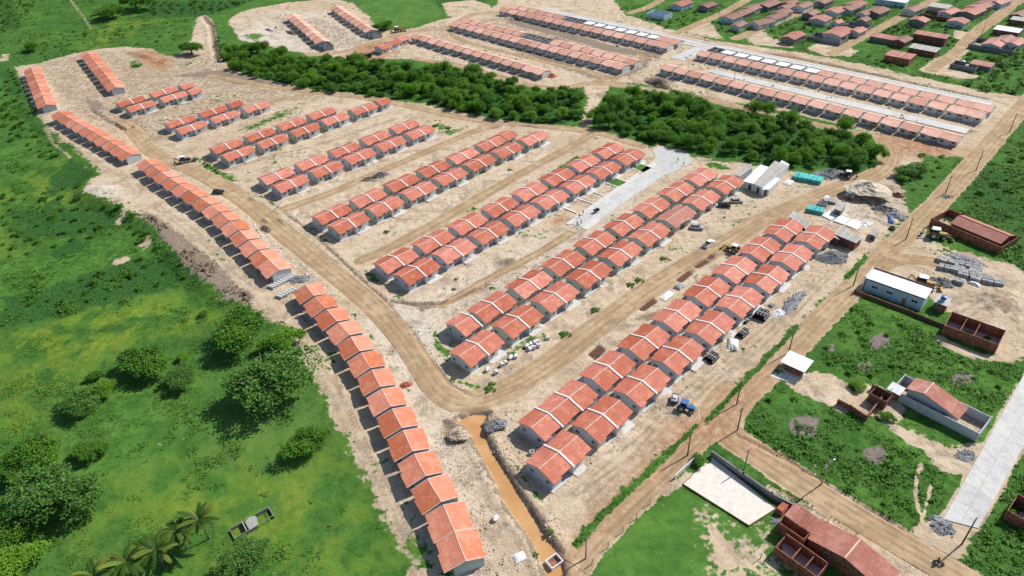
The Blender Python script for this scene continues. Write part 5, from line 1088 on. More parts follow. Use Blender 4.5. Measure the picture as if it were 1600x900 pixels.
# ------------------------------------------------------------------ depot sheds and stores
def shed_at(name, pts_px, z, mat, wallmat, label, sheets=8, cat='shed', drop=.25):
    """sheet-roofed shed from the four roof corners (px, at height z): near-left, near-right, far-right, far-left"""
    q = [Vector((*G(p[0], p[1], z), 0)) for p in pts_px]; o = (q[0] + q[1] + q[2] + q[3]) / 4; q = [p - o for p in q]
    def zt(v): return z + drop * v
    P = []
    def PP(u, v): return q[0] * (1 - u) * (1 - v) + q[1] * u * (1 - v) + q[2] * u * v + q[3] * (1 - u) * v
    for k in range(sheets):
        u0, u1 = k / sheets + .004, (k + 1) / sheets - .004; dz = .025 * (k % 2)
        cs = [PP(u0, 0), PP(u1, 0), PP(u1, 1), PP(u0, 1)]; zz = [zt(0) + dz, zt(0) + dz, zt(1) + dz, zt(1) + dz]
        P.append(('roof_sheet', MB().add([(p.x, p.y, a) for p, a in zip(cs, zz)] + [(p.x, p.y, a - .06) for p, a in zip(cs, zz)], [(0, 1, 2, 3), (7, 6, 5, 4), (0, 4, 5, 1), (1, 5, 6, 2), (2, 6, 7, 3), (3, 7, 4, 0)]).mesh('roof_sheet', mat)))
    w_ = [p * .93 for p in q]
    P.append(('wall', MB().add([(p.x, p.y, -.3) for p in w_] + [(p.x, p.y, zt(0 if i_ < 2 else 1) - .1) for i_, p in enumerate(w_)], [(i_, (i_ + 1) % 4, (i_ + 1) % 4 + 4, i_ + 4) for i_ in range(4)]).mesh('wall', wallmat)))
    e = (w_[1] - w_[0]).normalized(); n = Vector((e.y, -e.x, 0)); mid = w_[0] * .45 + w_[1] * .55 + n * .03
    P.append(('door', MB().cbox((mid.x, mid.y, 1.05), 1.0, .06, 2.1, math.atan2(e.y, e.x)).mesh('door', 'steel_dark')))
    return place(name, P, (o.x, o.y, 0), 0, label, cat)
shed_at('site_hut', [(1161, 283), (1181, 288), (1205, 263), (1188, 258)], 3.0, 'metal_white', 'plaster_white', 'left bay of the white site hut with pale metal roof', 6)
shed_at('site_hut', [(1177, 287), (1191, 293), (1233, 260), (1210, 252)], 3.2, 'fibre_grey', 'plaster_white', 'main bay of the site hut with grey sheet roof', 9)
shed_at('site_hut', [(1190, 296), (1202, 296), (1219, 281), (1210, 276)], 2.6, 'metal_white', 'plaster_white', 'low white lean-to in front of the site hut', 4)
shed_at('site_hut', [(1216, 258), (1222, 264), (1234, 258), (1221, 251)], 3.1, 'metal_white', 'plaster_white', 'bright white end roof of the site hut', 3)
shed_at('site_hut', [(1146, 272), (1156, 276), (1177, 262), (1168, 257)], 2.6, 'fibre_grey', 'plaster_grey', 'narrow grey lean-to left of the site hut', 5)
shed_at('store_shed', [(1232, 338), (1264, 362), (1272, 355), (1240, 330)], 2.6, 'fibre_grey', 'brick_dark', 'upper stretch of the long grey sheet-roofed store', 8)
shed_at('store_shed', [(1264, 363), (1303, 366), (1312, 376), (1272, 356)], 2.6, 'fibre_grey', 'brick_dark', 'middle stretch of the long grey sheet-roofed store', 6)
shed_at('store_shed', [(1304, 366), (1338, 380), (1348, 372), (1312, 356)], 3.0, 'fibre_grey', 'brick_dark', 'near end of the long store with deep brick front', 8)
for q, lab in (([(1284, 338), (1298, 345), (1312, 337), (1296, 330)], 'white concrete slab at the upper end of the depot floor'), ([(1302, 346), (1318, 352), (1328, 344), (1312, 337)], 'middle white concrete slab of the depot floor'), ([(1320, 352), (1338, 360), (1349, 350), (1332, 343)], 'lower white concrete slab of the depot floor')):
    sheet('depot_slab', GP(q), .35, 'slab_white', lab, .5)
def stack(px, n, m_, lay, sx, sy, sz, rz, mat, name, lab, cat, group, gap=.12, jit=.06):
    """grid of separate packs; each is its own thing; px = centre"""
    c = GT(*px)
    me = MB(); 
    for l in range(3): me.box(-sx / 2, sx / 2, -sy / 2, sy / 2, l * sz / 3 + .01, (l + 1) * sz / 3 - .02)
    for k in (-.3, 0, .3): me.box(-sx / 2 + .02, sx / 2 - .02, k * sy - .05, k * sy + .05, -.12, 0.0)
    me = me.mesh(name, mat)
    for i_ in range(n):
        for j_ in range(m_):
            for l in range(lay):
                u = (i_ - (n - 1) / 2) * (sx + gap) + random.uniform(-jit, jit); v = (j_ - (m_ - 1) / 2) * (sy + gap) + random.uniform(-jit, jit)
                single(name, me, (c[0] + u * math.cos(rz) - v * math.sin(rz), c[1] + u * math.sin(rz) + v * math.cos(rz), c[2] + .12 + l * (sz + .02)), rz + random.uniform(-.05, .05), lab, cat, group)
stack((1262, 281), 6, 3, 1, 1.5, 1.3, 1.3, RZB + .25, 'turquoise', 'wrapped_pack', 'turquoise wrapped pack in the larger stack behind the site hut', 'pack', 'larger turquoise stack')
stack((1274, 330), 4, 3, 1, 1.2, 1.1, 1.1, RZB + .25, 'turquoise', 'wrapped_pack', 'turquoise wrapped pack in the small stack beside the store', 'pack', 'smaller turquoise stack')
stack((1284, 322), 2, 2, 1, 1.4, 1.4, .9, RZB + .25, 'steel_dark', 'dark_crate', 'dark crate behind the small turquoise stack', 'crate', 'dark crates in the depot')
stack((1297, 316), 3, 2, 1, 1.2, 1.2, .8, RZB + .3, 'block_grey', 'grey_crate', 'grey crate on the depot floor by the blue sheet', 'crate', 'grey crates in the depot')
shed_at('depot_canopy', [(1303, 326), (1315, 330), (1322, 320), (1310, 317)], 2.2, 'fibre_grey', 'plaster_dark', 'small blue-grey canopy in the depot', 4)
shed_at('depot_canopy', [(1320, 304), (1334, 309), (1338, 303), (1324, 298)], 1.6, 'metal_white', 'brick_red', 'low brick bin with white lid beside the sand pile', 3)
shed_at('depot_canopy', [(1359, 366), (1368, 370), (1374, 360), (1364, 356)], 2.0, 'fibre_grey', 'plaster_dark', 'little grey kiosk at the roadside', 3)
# pallets of grey blocks
gb = [(1470, 408, 2, 2), (1484, 412, 3, 2), (1478, 421, 3, 2), (1497, 424, 2, 3), (1506, 416, 2, 2), (1508, 430, 3, 3), (1523, 428, 2, 4), (1538, 436, 3, 2), (1550, 443, 4, 2), (1497, 442, 2, 2), (1523, 438, 2, 2)]
for k, (px, py, n, m_) in enumerate(gb): stack((px, py), n, m_, 1, 1.25, 1.05, 1.1, rzc + .15 + .1 * (k % 3), 'block_grey', 'block_pallet', 'pallet of grey concrete blocks in the yard below the brick compound', 'pallet', 'pallets of grey blocks', .2, .12)
# orange tile stack on the field
c = GT(1222, 798); single('brick_stack', MB().box(-1.5, 1.5, -.75, .75, 0, .5).box(-1.45, 1.45, -.72, .72, .52, 1.0).box(-1.3, 1.4, -.6, .7, 1.02, 1.4).mesh('brick_stack', 'red_clay'), c, rzb + 1.55, 'stack of orange bricks on the grass by the grey court wall', 'brick stack')

for k, (q, d) in enumerate(PITS):
    sheet('pit_floor', q, -.35, 'pit_soil', 'dark red-brown floor of the %s excavated pit along the site road' % ORD[k], .2)
# pipes and rings
ringm = MB().pipe((-.5, 0, .55), (.5, 0, .55), .55, .45, 14).mesh('concrete_ring', 'pipe_white', False)
for k, (x, y) in enumerate([(762, 579), (775, 584), (784, 572), (790, 569), (798, 560), (805.6, 559), (823, 543), (829, 540), (836, 537), (841, 536), (828, 547), (834, 545), (841, 542), (856, 530)]):
    single('concrete_ring', ringm, GT(x, y), R(random.uniform(0, 180)), 'short pale concrete pipe ring on the soil before the second double row', 'pipe', 'pipe rings before the second double row')
pm = MB().pipe((-1.1, 0, .42), (1.1, 0, .42), .40, .33, 12).mesh('drain_pipe', 'pipe_white')
for k in range(9):
    single('drain_pipe', pm, GT(424 + k * 4.6, 450 - k * 2.3), RZA + 1.9, 'white drain pipe in the longer rank between the embankment rows', 'pipe', 'longer rank of white drain pipes')
for k in range(6):
    single('drain_pipe', pm, GT(437 + k * 4.6, 465 - k * 2.3), RZA + 1.9, 'white drain pipe in the shorter rank between the embankment rows', 'pipe', 'shorter rank of white drain pipes')
def pipe_bundle(p, rz, lab, n=4, L=3.2, r=.36, mat='pipe_black'):
    P = []
    for k in range(n): P.append(('pipe', MB().pipe((-L / 2, (k - (n - 1) / 2) * r * 2.05, r), (L / 2, (k - (n - 1) / 2) * r * 2.05, r), r, r * .85, 14).mesh('pipe', mat, False)))
    for k in range(n - 1): P.append(('pipe', MB().pipe((-L / 2 + .2, (k - (n - 2) / 2) * r * 2.05, r * 2.75), (L / 2 + .2, (k - (n - 2) / 2) * r * 2.05, r * 2.75), r, r * .85, 14).mesh('pipe', mat)))
    P.append(('strap', MB().box(-.06, .06, -n * r * 1.04, n * r * 1.04, r * 3.7, r * 3.76).mesh('strap', 'tarp_white')))
    return place('pipe_bundle', P, GT(*p), rz, lab, 'pipes')
pipe_bundle((1111, 561), RZA, 'bundle of black pipes alone before the first double row'); pipe_bundle((1160, 523), RZA, 'bundle of black pipes behind the white tarp', 3); pipe_bundle((1189, 495), RZA + .1, 'bundle of black pipes by the far houses of the first row', 4, 3.4, .45)
pipe_bundle((1167, 503), RZA, 'small bundle of black pipes near the house wall', 2, 2.4, .25)
def tarp(p, sx, sy, h, rz, mat, lab, name='tarp'):
    n = 9; V = []; F = []; rr = random.Random(int(p[0]))
    for a in range(n):
        for b in range(n):
            u, v = a / (n - 1) - .5, b / (n - 1) - .5; e = max(abs(u), abs(v)) * 2
            V.append((u * sx * (1 + .12 * rr.random()), v * sy * (1 + .12 * rr.random()), h * (1 - e ** 3) + rr.random() * h * .16 + .03))
    for a in range(n - 1):
        for b in range(n - 1): q = a * n + b; F.append((q, q + n, q + n + 1, q + 1))
    m_ = MB().add(V, F); m_.prism([(-sx * .48, -sy * .48), (sx * .48, -sy * .48), (sx * .48, sy * .48), (-sx * .48, sy * .48)], .04, 0)
    return single(name, m_.mesh(name, mat), GT(*p), rz, lab, 'tarp')
tarp((1145, 538), 4.2, 2.6, .9, RZA + .5, 'tarp_white', 'white tarp thrown over pipes before the first double row'); tarp((1042, 462), 4.5, 2.0, .4, RZA, 'tarp_white', 'white sheet lying beside the brown pit of the road'); tarp((1062, 448), 3.5, 2.2, .8, RZA, 'block_grey', 'grey tarp heap beside the white sheet')
tarp((1392, 344), 4.0, 1.6, .8, RZA + .4, 'tarp_blue', 'blue tarp on the scrap heap by the road'); tarp((1232, 285), 4, 2.5, .5, RZA, 'tarp_white', 'white tarp between the site hut and the turquoise stack'); tarp((1290, 311), 4, 1.6, 1.0, RZA, 'tarp_white', 'white and blue tarp at the upper end of the depot')
tarp((1205, 478), 1.8, 1.4, .6, RZA, 'gravel_grey', 'small grey heap under a sheet beside the far houses'); tarp((1522, 444), 3.0, 1.4, .6, rzc, 'tarp_white', 'crumpled white sheet among the block pallets'); tarp((812, 870), 2.4, 1.8, .35, .4, 'tarp_white', 'white board lying on the canal bank')

def heap(name, p, rx, ry, h, rz, mat, lab, seed=0, cat='heap', lumps=True, kind=None):
    """irregular pile with lumps"""
    n, m_ = 26, 9; V = [(0, 0, h)]; F = []; rr = random.Random(seed * 31 + 5)
    ph = [rr.uniform(0, 6.28) for _ in range(4)]
    for j_ in range(1, m_ + 1):
        t = j_ / m_
        for i_ in range(n):
            a = 2 * math.pi * i_ / n; w_ = 1 + .14 * math.sin(2 * a + ph[0]) + .1 * math.sin(3 * a + ph[1]) + .06 * math.sin(5 * a + ph[2])
            z = h * (1 - t) ** 1.05 * (1 + .18 * math.sin(3 * a + ph[3] + 4 * t)) + rr.uniform(-.06, .06) * h - (.12 if j_ == m_ else 0)
            V.append((math.cos(a) * rx * t * w_ + rr.uniform(-.03, .03) * rx, math.sin(a) * ry * t * w_ + rr.uniform(-.03, .03) * ry, z))
    for i_ in range(n): F.append((0, 1 + i_, 1 + (i_ + 1) % n))
    for j_ in range(m_ - 1):
        for i_ in range(n): a = 1 + j_ * n + i_; b = 1 + j_ * n + (i_ + 1) % n; F.append((a, a + n, b + n, b))
    mb = MB().add(V, F)
    if lumps:
        for _ in range(60):
            a, t = rr.uniform(0, 6.28), math.sqrt(rr.random()); s = rr.uniform(.12, .34)
            mb.cbox((math.cos(a) * rx * t * 1.05, math.sin(a) * ry * t * 1.05, h * (1 - t) + .05), s, s * rr.uniform(.6, 1), s * .7, rr.uniform(0, 3), rr.uniform(-.6, .6))
    return single(name, mb.mesh(name, mat), GT(*p), rz, lab, cat, kind=kind)
heap('gravel_heap', (1299, 273), 5.5, 4.2, 2.2, 0, 'gravel_grey', 'broad grey gravel heap beside the larger turquoise stack', 1); heap('gravel_heap', (1301, 403), 5.0, 4.0, 1.3, 0, 'gravel_dark', 'dark gravel heap at the end of the first double row', 2); heap('gravel_heap', (1470, 442), 3.8, 3.0, 1.2, 0, 'gravel_dark', 'dark gravel heap beside the yellow loader', 3)
heap('sand_heap', (1352, 305), 7.5, 6.0, 2.6, .3, 'sand_pile', 'large pale sand heap in the depot', 4, lumps=False); heap('rubble_heap', (1240, 472), 6.5, 2.0, 1.1, RZA, 'gravel_grey', 'long heap of blue-grey broken stone beside the main road', 5); heap('rubble_heap', (1216, 490), 3.0, 1.4, .7, RZA, 'pipe_white', 'white debris at the lower end of the stone heap', 6)
heap('scrap_heap', (1385, 328), 5.5, 2.6, 1.2, -.6, 'steel_dark', 'dark scrap heap on the verge by the sand pile', 7); heap('scrap_heap', (1398, 338), 4.0, 2.0, .9, -.4, 'gravel_grey', 'mixed scrap and blue sheeting beside the main road', 8); heap('scrap_heap', (1352, 350), 2.6, 1.6, .7, 0, 'tarp_white', 'black and white scrap on the lower depot slab', 9)
heap('scrap_heap', (1402, 306), 2.2, 2.2, 1.3, 0, 'brick_dark', 'rusty brown heap under the shrubs near the sand pile', 10); heap('spoil_heap', (1030, 126), 9, 3.2, 2.0, RZB, 'spoil_brown', 'dark spoil heap at the left end of the terrace above the trees', 11); heap('spoil_heap', (594, 275), 3.2, 2.0, 1.6, .4, 'gravel_dark', 'black earth heap dumped in the lane by the fifth double row', 12)
heap('spoil_heap', (575, 280), 3.0, 1.4, .9, .5, 'spoil_brown', 'brown earth heap next to the black one', 13); heap('tile_heap', (633, 602), 1.7, 1.2, .5, .4, 'red_clay', 'small heap of broken red tiles beside the embankment row', 14); heap('clay_heap', (862, 120), 2.6, 2.2, 1.8, 0, 'red_clay', 'red clay heap at the end of the far terrace', 15)
heap('rubble_heap', (716, 678), 2.6, 2.0, 1.0, .4, 'spoil_pale', 'pale rubble heap left of the canal head', 16); heap('rubble_heap', (776, 665), 2.6, 1.8, 1.0, .4, 'gravel_grey', 'grey rubble heap right of the canal head', 17); heap('rubble_heap', (470, 436), 3.2, 1.8, .8, .4, 'gravel_grey', 'bluish heap of pipes and rubble below the middle embankment row', 18)
heap('rubble_heap', (1470, 822), 2.2, 2.6, .8, .3, 'gravel_grey', 'blue-grey stone heap at the end of the concrete road', 19); heap('rubble_heap', (1508, 712), 2.4, 1.6, .6, .3, 'gravel_grey', 'blue-grey stone heap beside the concrete road', 20); heap('stone_heap', (1510, 408), 6, 3, .8, rzc, 'gravel_grey', 'low heap of blue-grey stone behind the block pallets', 21)
heap('spoil_heap', (415, 362 - 4), 3.2, 1.5, .9, -.8, 'spoil_brown', 'dark earth heap along the middle of the site road', 22); heap('spoil_heap', (1480, 312 - 4), 2.0, 1.4, .6, 0, 'gravel_grey', 'heap on the verge of the upper main road', 23)
heap('cement_patch', (1213, 815), 1.4, 1.0, .12, 0, 'gravel_grey', 'grey cement patch beside the orange brick stack', 24); heap('spoil_heap', (455, 52), 7, 2.0, 1.2, -.9, 'spoil_brown', 'long brown spoil ridge beside the left short far row', 25); heap('gravel_heap', (420, 47), 6, 1.8, 1.0, -.9, 'gravel_grey', 'grey ridge of gravel left of the short far rows', 26)
for k, (x, y) in enumerate([(1228, 178), (1258, 186), (1275, 191), (1290, 194), (1306, 197), (1320, 201), (1335, 205)]): heap('spoil_heap', (x - 20 - 60 * (k < 0), y - 24), 3.0, 2.2, 1.2, k, 'spoil_pale' if k % 3 else 'spoil_brown', 'one of the pale spoil heaps before the terrace above the trees', 30 + k)['group'] = 'spoil heaps before the terrace'
# tyre ring on the road edge
single('tyre', MB().pipe((0, 0, 0), (0, 0, .5), 1.0, .6, 20).mesh('tyre', 'rubber'), GT(1394, 357), 0, 'big black tyre lying on the main road verge', 'tyre')
# canal culvert box
c = GT(866, 884); place('culvert_box', [('frame', MB().ring((-1.4, 1.4, -1.1, 1.1), .2, -1.4, .35).mesh('frame', 'slab_white')), ('inner', MB().box(-1.2, 1.2, -.9, .9, -1.4, -.3).mesh('inner', 'brick_red'))], (c[0], c[1], -.2), .6, 'small square brick culvert box in the end of the canal', 'culvert')
c = GT(800, 812); single('concrete_ring', MB().pipe((-.5, 0, .55), (.5, 0, .55), .6, .48, 14).mesh('concrete_ring', 'pipe_white'), GT(775, 812), .8, 'lone white concrete ring on the bank by the nearest row', 'pipe')
# small lawns and yards by the paved street
for q, mt, lab in (([(948, 286), (962, 279), (979, 285), (966, 292)], 'lawn', 'lower of two small green lawns by the paved street'), ([(988, 264), (1001, 257), (1018, 263), (1004, 271)], 'lawn', 'upper of two small green lawns by the paved street')):
    p = GP(q); cx, cy = sum(a[0] for a in p) / 4, sum(a[1] for a in p) / 4
    M_ = 14; V = []; 
    for a in range(M_ + 1):
        for b in range(M_ + 1):
            u, v = a / M_, b / M_; V.append((*(np.array(p[0]) * (1 - u) * (1 - v) + np.array(p[1]) * u * (1 - v) + np.array(p[2]) * u * v + np.array(p[3]) * (1 - u) * v), .22))
    V = np.array(V); k = np.arange(M_ * M_); q0 = (k // M_) * (M_ + 1) + k % M_
    one = np.ones(len(V)); zz = np.zeros(len(V))
    o = obj('lawn', np_mesh('lawn', V, np.stack([q0, q0 + M_ + 1, q0 + M_ + 2, q0 + 1], -1), GROUND, False, [('mA', 'FLOAT_COLOR', np.stack([one * 2, zz, zz, zz], -1)), ('mB', 'FLOAT_COLOR', np.stack([zz, zz, zz, one], -1)), ('track', 'FLOAT', zz), ('burn', 'FLOAT', zz)]))
    tag(o, lab, kind='structure')
for k, (x0, y0, x1, y1) in enumerate([(1000, 256, 1021, 263), (987, 263, 1006, 271), (961, 278, 982, 286), (946, 286, 966, 293), (924, 299, 944, 307), (903, 311, 924, 318), (880, 325, 900, 333)]):
    a, b = G(x0, y0), G(x1, y1); single('yard_kerb', MB().cbox((0, 0, .12), math.dist(a, b) + .6, .45, .3).mesh('yard_kerb', 'slab_white'), ((a[0] + b[0]) / 2, (a[1] + b[1]) / 2, 0), math.atan2(b[1] - a[1], b[0] - a[0]), 'white kerb dividing the front yards by the paved street, %s from the top' % ORD[k], 'kerb', 'white yard kerbs')
# derelict pen in the left field
c = GT(395, 820); P = [('wall', MB().box(-4.2, 4.2, 1.35, 1.5, -.2, .7).box(-4.2, -4.05, -1.5, 1.35, -.2, .5).box(-4.05, .6, -1.5, -1.35, -.2, .8).box(4.05, 4.2, -1.2, 1.35, -.2, .5).mesh('wall', 'plaster_dark')), ('partition', MB().box(-1.6, -1.45, -1.35, 1.35, -.2, .9).mesh('partition', 'concrete')), ('rail', MB().tube((1.5, -1.4, 1.0), (4.2, -1.4, 1.1), .07, .07, 6).tube((1.5, 1.4, 1.0), (4.2, 1.4, 1.1), .07, .07, 6).tube((4.1, -1.4, 1.1), (4.1, 1.4, 1.1), .07, .07, 6).mesh('rail', 'pole_concrete')), ('roof_sheet', MB().prism([(-1.0, -1.3), (.9, -1.5), (1.2, .6), (.2, 1.3), (-1.1, .9)], lambda x, y: 1.0 + .18 * x + .1 * y, lambda x, y: .95 + .18 * x + .1 * y).mesh('roof_sheet', 'fibre_grey'))]
place('animal_pen', P, c, .62, 'small ruined concrete pen with a white sheet in the green field', 'pen')

# ------------------------------------------------------------------ vehicles
def wheel(x, y, r, w_):
    return ('wheel', MB().tube((x, y - w_ / 2, r), (x, y + w_ / 2, r), r, r, 16).mesh('wheel', 'rubber'), [('rim', MB().tube((x, y - w_ / 2 - .01, r), (x, y + w_ / 2 + .01, r), r * .58, r * .58, 12).mesh('rim', 'frame_grey'))])
def car(mat, kind='hatch'):
    """x forward; side profile swept across, cabin drawn in"""
    L, W = (4.3, 1.75) if kind != 'pickup' else (5.1, 1.85); h = L / 2; P = []
    low = [(-h, .35), (-h, .85), (-h + .15, .95), (h - 1.1, .98), (h - .1, .82), (h, .55), (h, .35)]
    def sweep(prof, w0, w1f=None):
        n = len(prof); V = []; mb = MB()
        for s in (-1, 1):
            for x, z in prof: V.append((x, s * (w0 if w1f is None else w1f(z)), z))
        F = [tuple(range(n - 1, -1, -1)), tuple(range(n, 2 * n))] + [(i_, (i_ + 1) % n, (i_ + 1) % n + n, i_ + n) for i_ in range(n)]
        return mb.add(V, F)
    body = sweep(low, W / 2)
    x0, x1 = (-h + .12, h - 1.25) if kind == 'hatch' else (-h + 1.9, h - 1.35) if kind == 'pickup' else (-h + .7, h - 1.2)
    cab = [(x0, .93), (x0 + .25, 1.42), (x1 - .75, 1.45), (x1, .95)]
    P.append(('body', body.mesh('body', mat)))
    P.append(('cabin_glass', sweep(cab, 0, lambda z: W / 2 - .06 - (z - .93) * .3).mesh('cabin_glass', 'glass_dark')))
    P.append(('roof', MB().add([(x0 + .22, -W / 2 + .2, 1.44), (x1 - .72, -W / 2 + .2, 1.47), (x1 - .72, W / 2 - .2, 1.47), (x0 + .22, W / 2 - .2, 1.44), (x0 + .3, -W / 2 + .25, 1.5), (x1 - .85, -W / 2 + .25, 1.53), (x1 - .85, W / 2 - .25, 1.53), (x0 + .3, W / 2 - .25, 1.5)], [(0, 1, 5, 4), (1, 2, 6, 5), (2, 3, 7, 6), (3, 0, 4, 7), (4, 5, 6, 7)]).mesh('roof', mat)))
    for s in (-1, 1):
        P.append(('pillar', MB().tube((x0 + .12, s * (W / 2 - .1), .95), (x0 + .28, s * (W / 2 - .2), 1.45), .06, .05, 6).tube(((x0 + x1) / 2 - .1, s * (W / 2 - .06), .95), ((x0 + x1) / 2 - .1, s * (W / 2 - .2), 1.45), .05, .05, 6).mesh('pillar', mat)))
        P.append(('headlight', MB().box(h - .06, h + .02, s * W * .36 - .16, s * W * .36 + .16, .58, .74).mesh('headlight', 'lamp_glass'))); P.append(('tail_light', MB().box(-h - .02, -h + .05, s * W * .4 - .12, s * W * .4 + .12, .62, .86).mesh('tail_light', 'lamp_red')))
        P.append(('mirror', MB().box(x1 - .25, x1 - .1, s * (W / 2 + .08) - .09, s * (W / 2 + .08) + .09, .95, 1.08).mesh('mirror', mat)))
        for x in (-h + .8, h - .8): P.append(wheel(x, s * (W / 2 - .1), .32, .2))
    if kind == 'pickup': P.append(('load_bed', MB().box(-h + .12, -h + 1.8, -W / 2 + .12, W / 2 - .12, .9, .99).mesh('load_bed', 'steel_dark')))
    return P
for p, rz, mt, kd, lab in (((1131, 323), 2.9, 'car_black', 'sedan', 'black car in bright sun left of the silver one'), ((1151, 316), -.1, 'car_silver', 'hatch', 'silver car parked near the site hut'), ((1089, 357), -.25, 'car_silver', 'hatch', 'silver car parked beside the second double row'), ((1107, 383), .75, 'car_white', 'pickup', 'white pickup driving on the site road'), ((342, 302), -.1, 'car_black', 'hatch', 'dark car parked above the middle embankment row')):
    c = GT(*p); place('parked_car', car(mt, kd), c, rz, lab, 'car')
def tractor(mat, lab, p, rz, cat='tractor', bucket=True, roof='metal_white', big=1.0):
    P = [('hood', MB().box(.3, 2.0, -.42, .42, .85, 1.45).box(1.95, 2.08, -.36, .36, .9, 1.35).mesh('hood', mat)), ('chassis', MB().box(-1.2, 1.9, -.3, .3, .55, .87).mesh('chassis', 'steel_dark')), ('cabin', MB().box(-1.1, .3, -.6, .6, .9, 2.25).mesh('cabin', 'glass_dark')), ('cabin_roof', MB().box(-1.25, .45, -.75, .75, 2.26, 2.42).mesh('cabin_roof', roof)), ('exhaust', MB().tube((1.2, .2, 1.45), (1.2, .2, 2.3), .05, .05, 6).mesh('exhaust', 'steel_dark'))]
    for s in (-1, 1):
        P.append(wheel(-.7, s * .95, .8, .42)); P.append(wheel(1.5, s * .8, .52, .3)); P.append(('fender', MB().box(-1.35, -.05, s * .95 - .22, s * .95 + .22, 1.58, 1.68).mesh('fender', mat)))
    if bucket:
        for s in (-1, 1): P.append(('loader_arm', MB().cbox((2.0, s * .55, 1.0), 2.4, .14, .2, 0, .35).mesh('loader_arm', mat)))
        P.append(('bucket', MB().add([(2.9, -1.1, .2), (3.7, -1.1, .15), (3.0, -1.1, 1.0), (2.9, 1.1, .2), (3.7, 1.1, .15), (3.0, 1.1, 1.0)], [(0, 2, 1), (3, 4, 5), (0, 1, 4, 3), (0, 3, 5, 2)]).mesh('bucket', mat)))
        P.append(('backhoe_boom', MB().cbox((-1.9, 0, 1.5), 2.0, .2, .26, 0, .8).cbox((-2.9, 0, 1.5), .2, .2, 1.8, 0, .25).mesh('backhoe_boom', mat))); P.append(('backhoe_bucket', MB().box(-3.4, -2.8, -.3, .3, .3, .8).mesh('backhoe_bucket', 'steel_dark')))
    return place('loader' if bucket else 'tractor', P, GT(*p), rz, lab, cat, scale=big)
tractor('car_blue', 'blue tractor standing at the road junction', (1071, 640), -.55, bucket=False, roof='tank_blue', big=1.05)
tractor('car_yellow', 'yellow wheel loader parked by the brick compound', (1462, 371), -.4, 'loader', big=1.35); tractor('car_yellow', 'yellow backhoe loader behind the white-roofed hall', (1442, 447), -.5, 'loader', big=1.35); tractor('steel_dark', 'dusty backhoe on the site road above the middle embankment row', (289, 254), .4, 'loader', big=1.2)
tractor('car_yellow', 'small backhoe digging behind the first double row', (1145, 393), 2.4, 'loader', big=1.1); tractor('car_yellow', 'backhoe near the far terrace and three red houses', (622, 50), .3, 'loader', big=1.4); tractor('steel_dark', 'dark digger beside the larger turquoise stack', (1322, 277), 2.8, 'loader', big=1.1)
def trailer(p, rz, lab):
    P = [('bed', MB().box(-1.3, 1.3, -.8, .8, .6, .75).mesh('bed', 'steel_dark')), ('side_board', MB().ring((-1.3, 1.3, -.8, .8), .06, .75, 1.25).mesh('side_board', 'frame_grey')), ('drawbar', MB().tube((1.3, 0, .65), (2.3, 0, .55), .05, .05, 6).mesh('drawbar', 'steel_dark')), ('load', MB().box(-1.1, .9, -.6, .6, .76, 1.15).box(-.6, .5, -.4, .5, 1.15, 1.5).mesh('load', 'concrete_pale'))] + [wheel(x, s * .85, .36, .2) for x in (-.5, .5) for s in (-1, 1)]
    return place('trailer', P, GT(*p), rz, lab, 'trailer')
trailer((1054, 626), 1.2, 'small trailer with pale load beside the blue tractor')
def truck(mat, p, rz, lab):
    P = [('cab', MB().prism([(1.9, -1.15), (3.5, -1.15), (3.5, 1.15), (1.9, 1.15)], lambda x, y: 2.6 - .12 * max(0, x - 2.6), .7).mesh('cab', mat), [('windscreen', MB().box(3.48, 3.53, -1.0, 1.0, 1.6, 2.35).mesh('windscreen', 'glass_dark'))]), ('chassis', MB().box(-3.5, 3.4, -.5, .5, .55, .85).mesh('chassis', 'steel_dark')),
         ('tipper_body', MB().ring((-3.6, 1.7, -1.2, 1.2), .08, .95, 2.1).box(-3.55, 1.65, -1.15, 1.15, .9, 1.02).mesh('tipper_body', mat)), ('load', MB().add([(-3.4, -1.1, 1.8), (1.5, -1.1, 1.8), (1.5, 1.1, 1.8), (-3.4, 1.1, 1.8), (-1, 0, 2.4)], [(0, 1, 4), (1, 2, 4), (2, 3, 4), (3, 0, 4)]).mesh('load', 'spoil_brown'))]
    for x in (-2.6, -1.5, 2.6):
        for s in (-1, 1): P.append(wheel(x, s * 1.05, .5, .3))
    return place('dump_truck', P, GT(*p), rz, lab, 'truck')
truck('car_red', (552, 92), .1, 'red dump truck by the top of the tree belt'); truck('steel_dark', (572, 90), -.2, 'dark dump truck right beside the red one')
# motorbike on the lower right road
P = [wheel(-.65, 0, .31, .12), wheel(.65, 0, .31, .12), ('tank', MB().box(-.1, .45, -.16, .16, .7, .95).mesh('tank', 'car_red')), ('saddle', MB().box(-.75, -.05, -.15, .15, .75, .87).mesh('saddle', 'rubber')), ('engine', MB().box(-.2, .3, -.14, .14, .3, .68).mesh('engine', 'steel_dark')), ('handlebar', MB().tube((.5, -.36, 1.05), (.5, .36, 1.05), .03, .03, 6).tube((.65, 0, .31), (.48, 0, 1.05), .04, .04, 6).mesh('handlebar', 'frame_grey'))]
mb_c = GT(1466, 881); place('motorbike', P, mb_c, 2.5, 'motorbike riding up the branching dirt road at the bottom', 'motorbike')

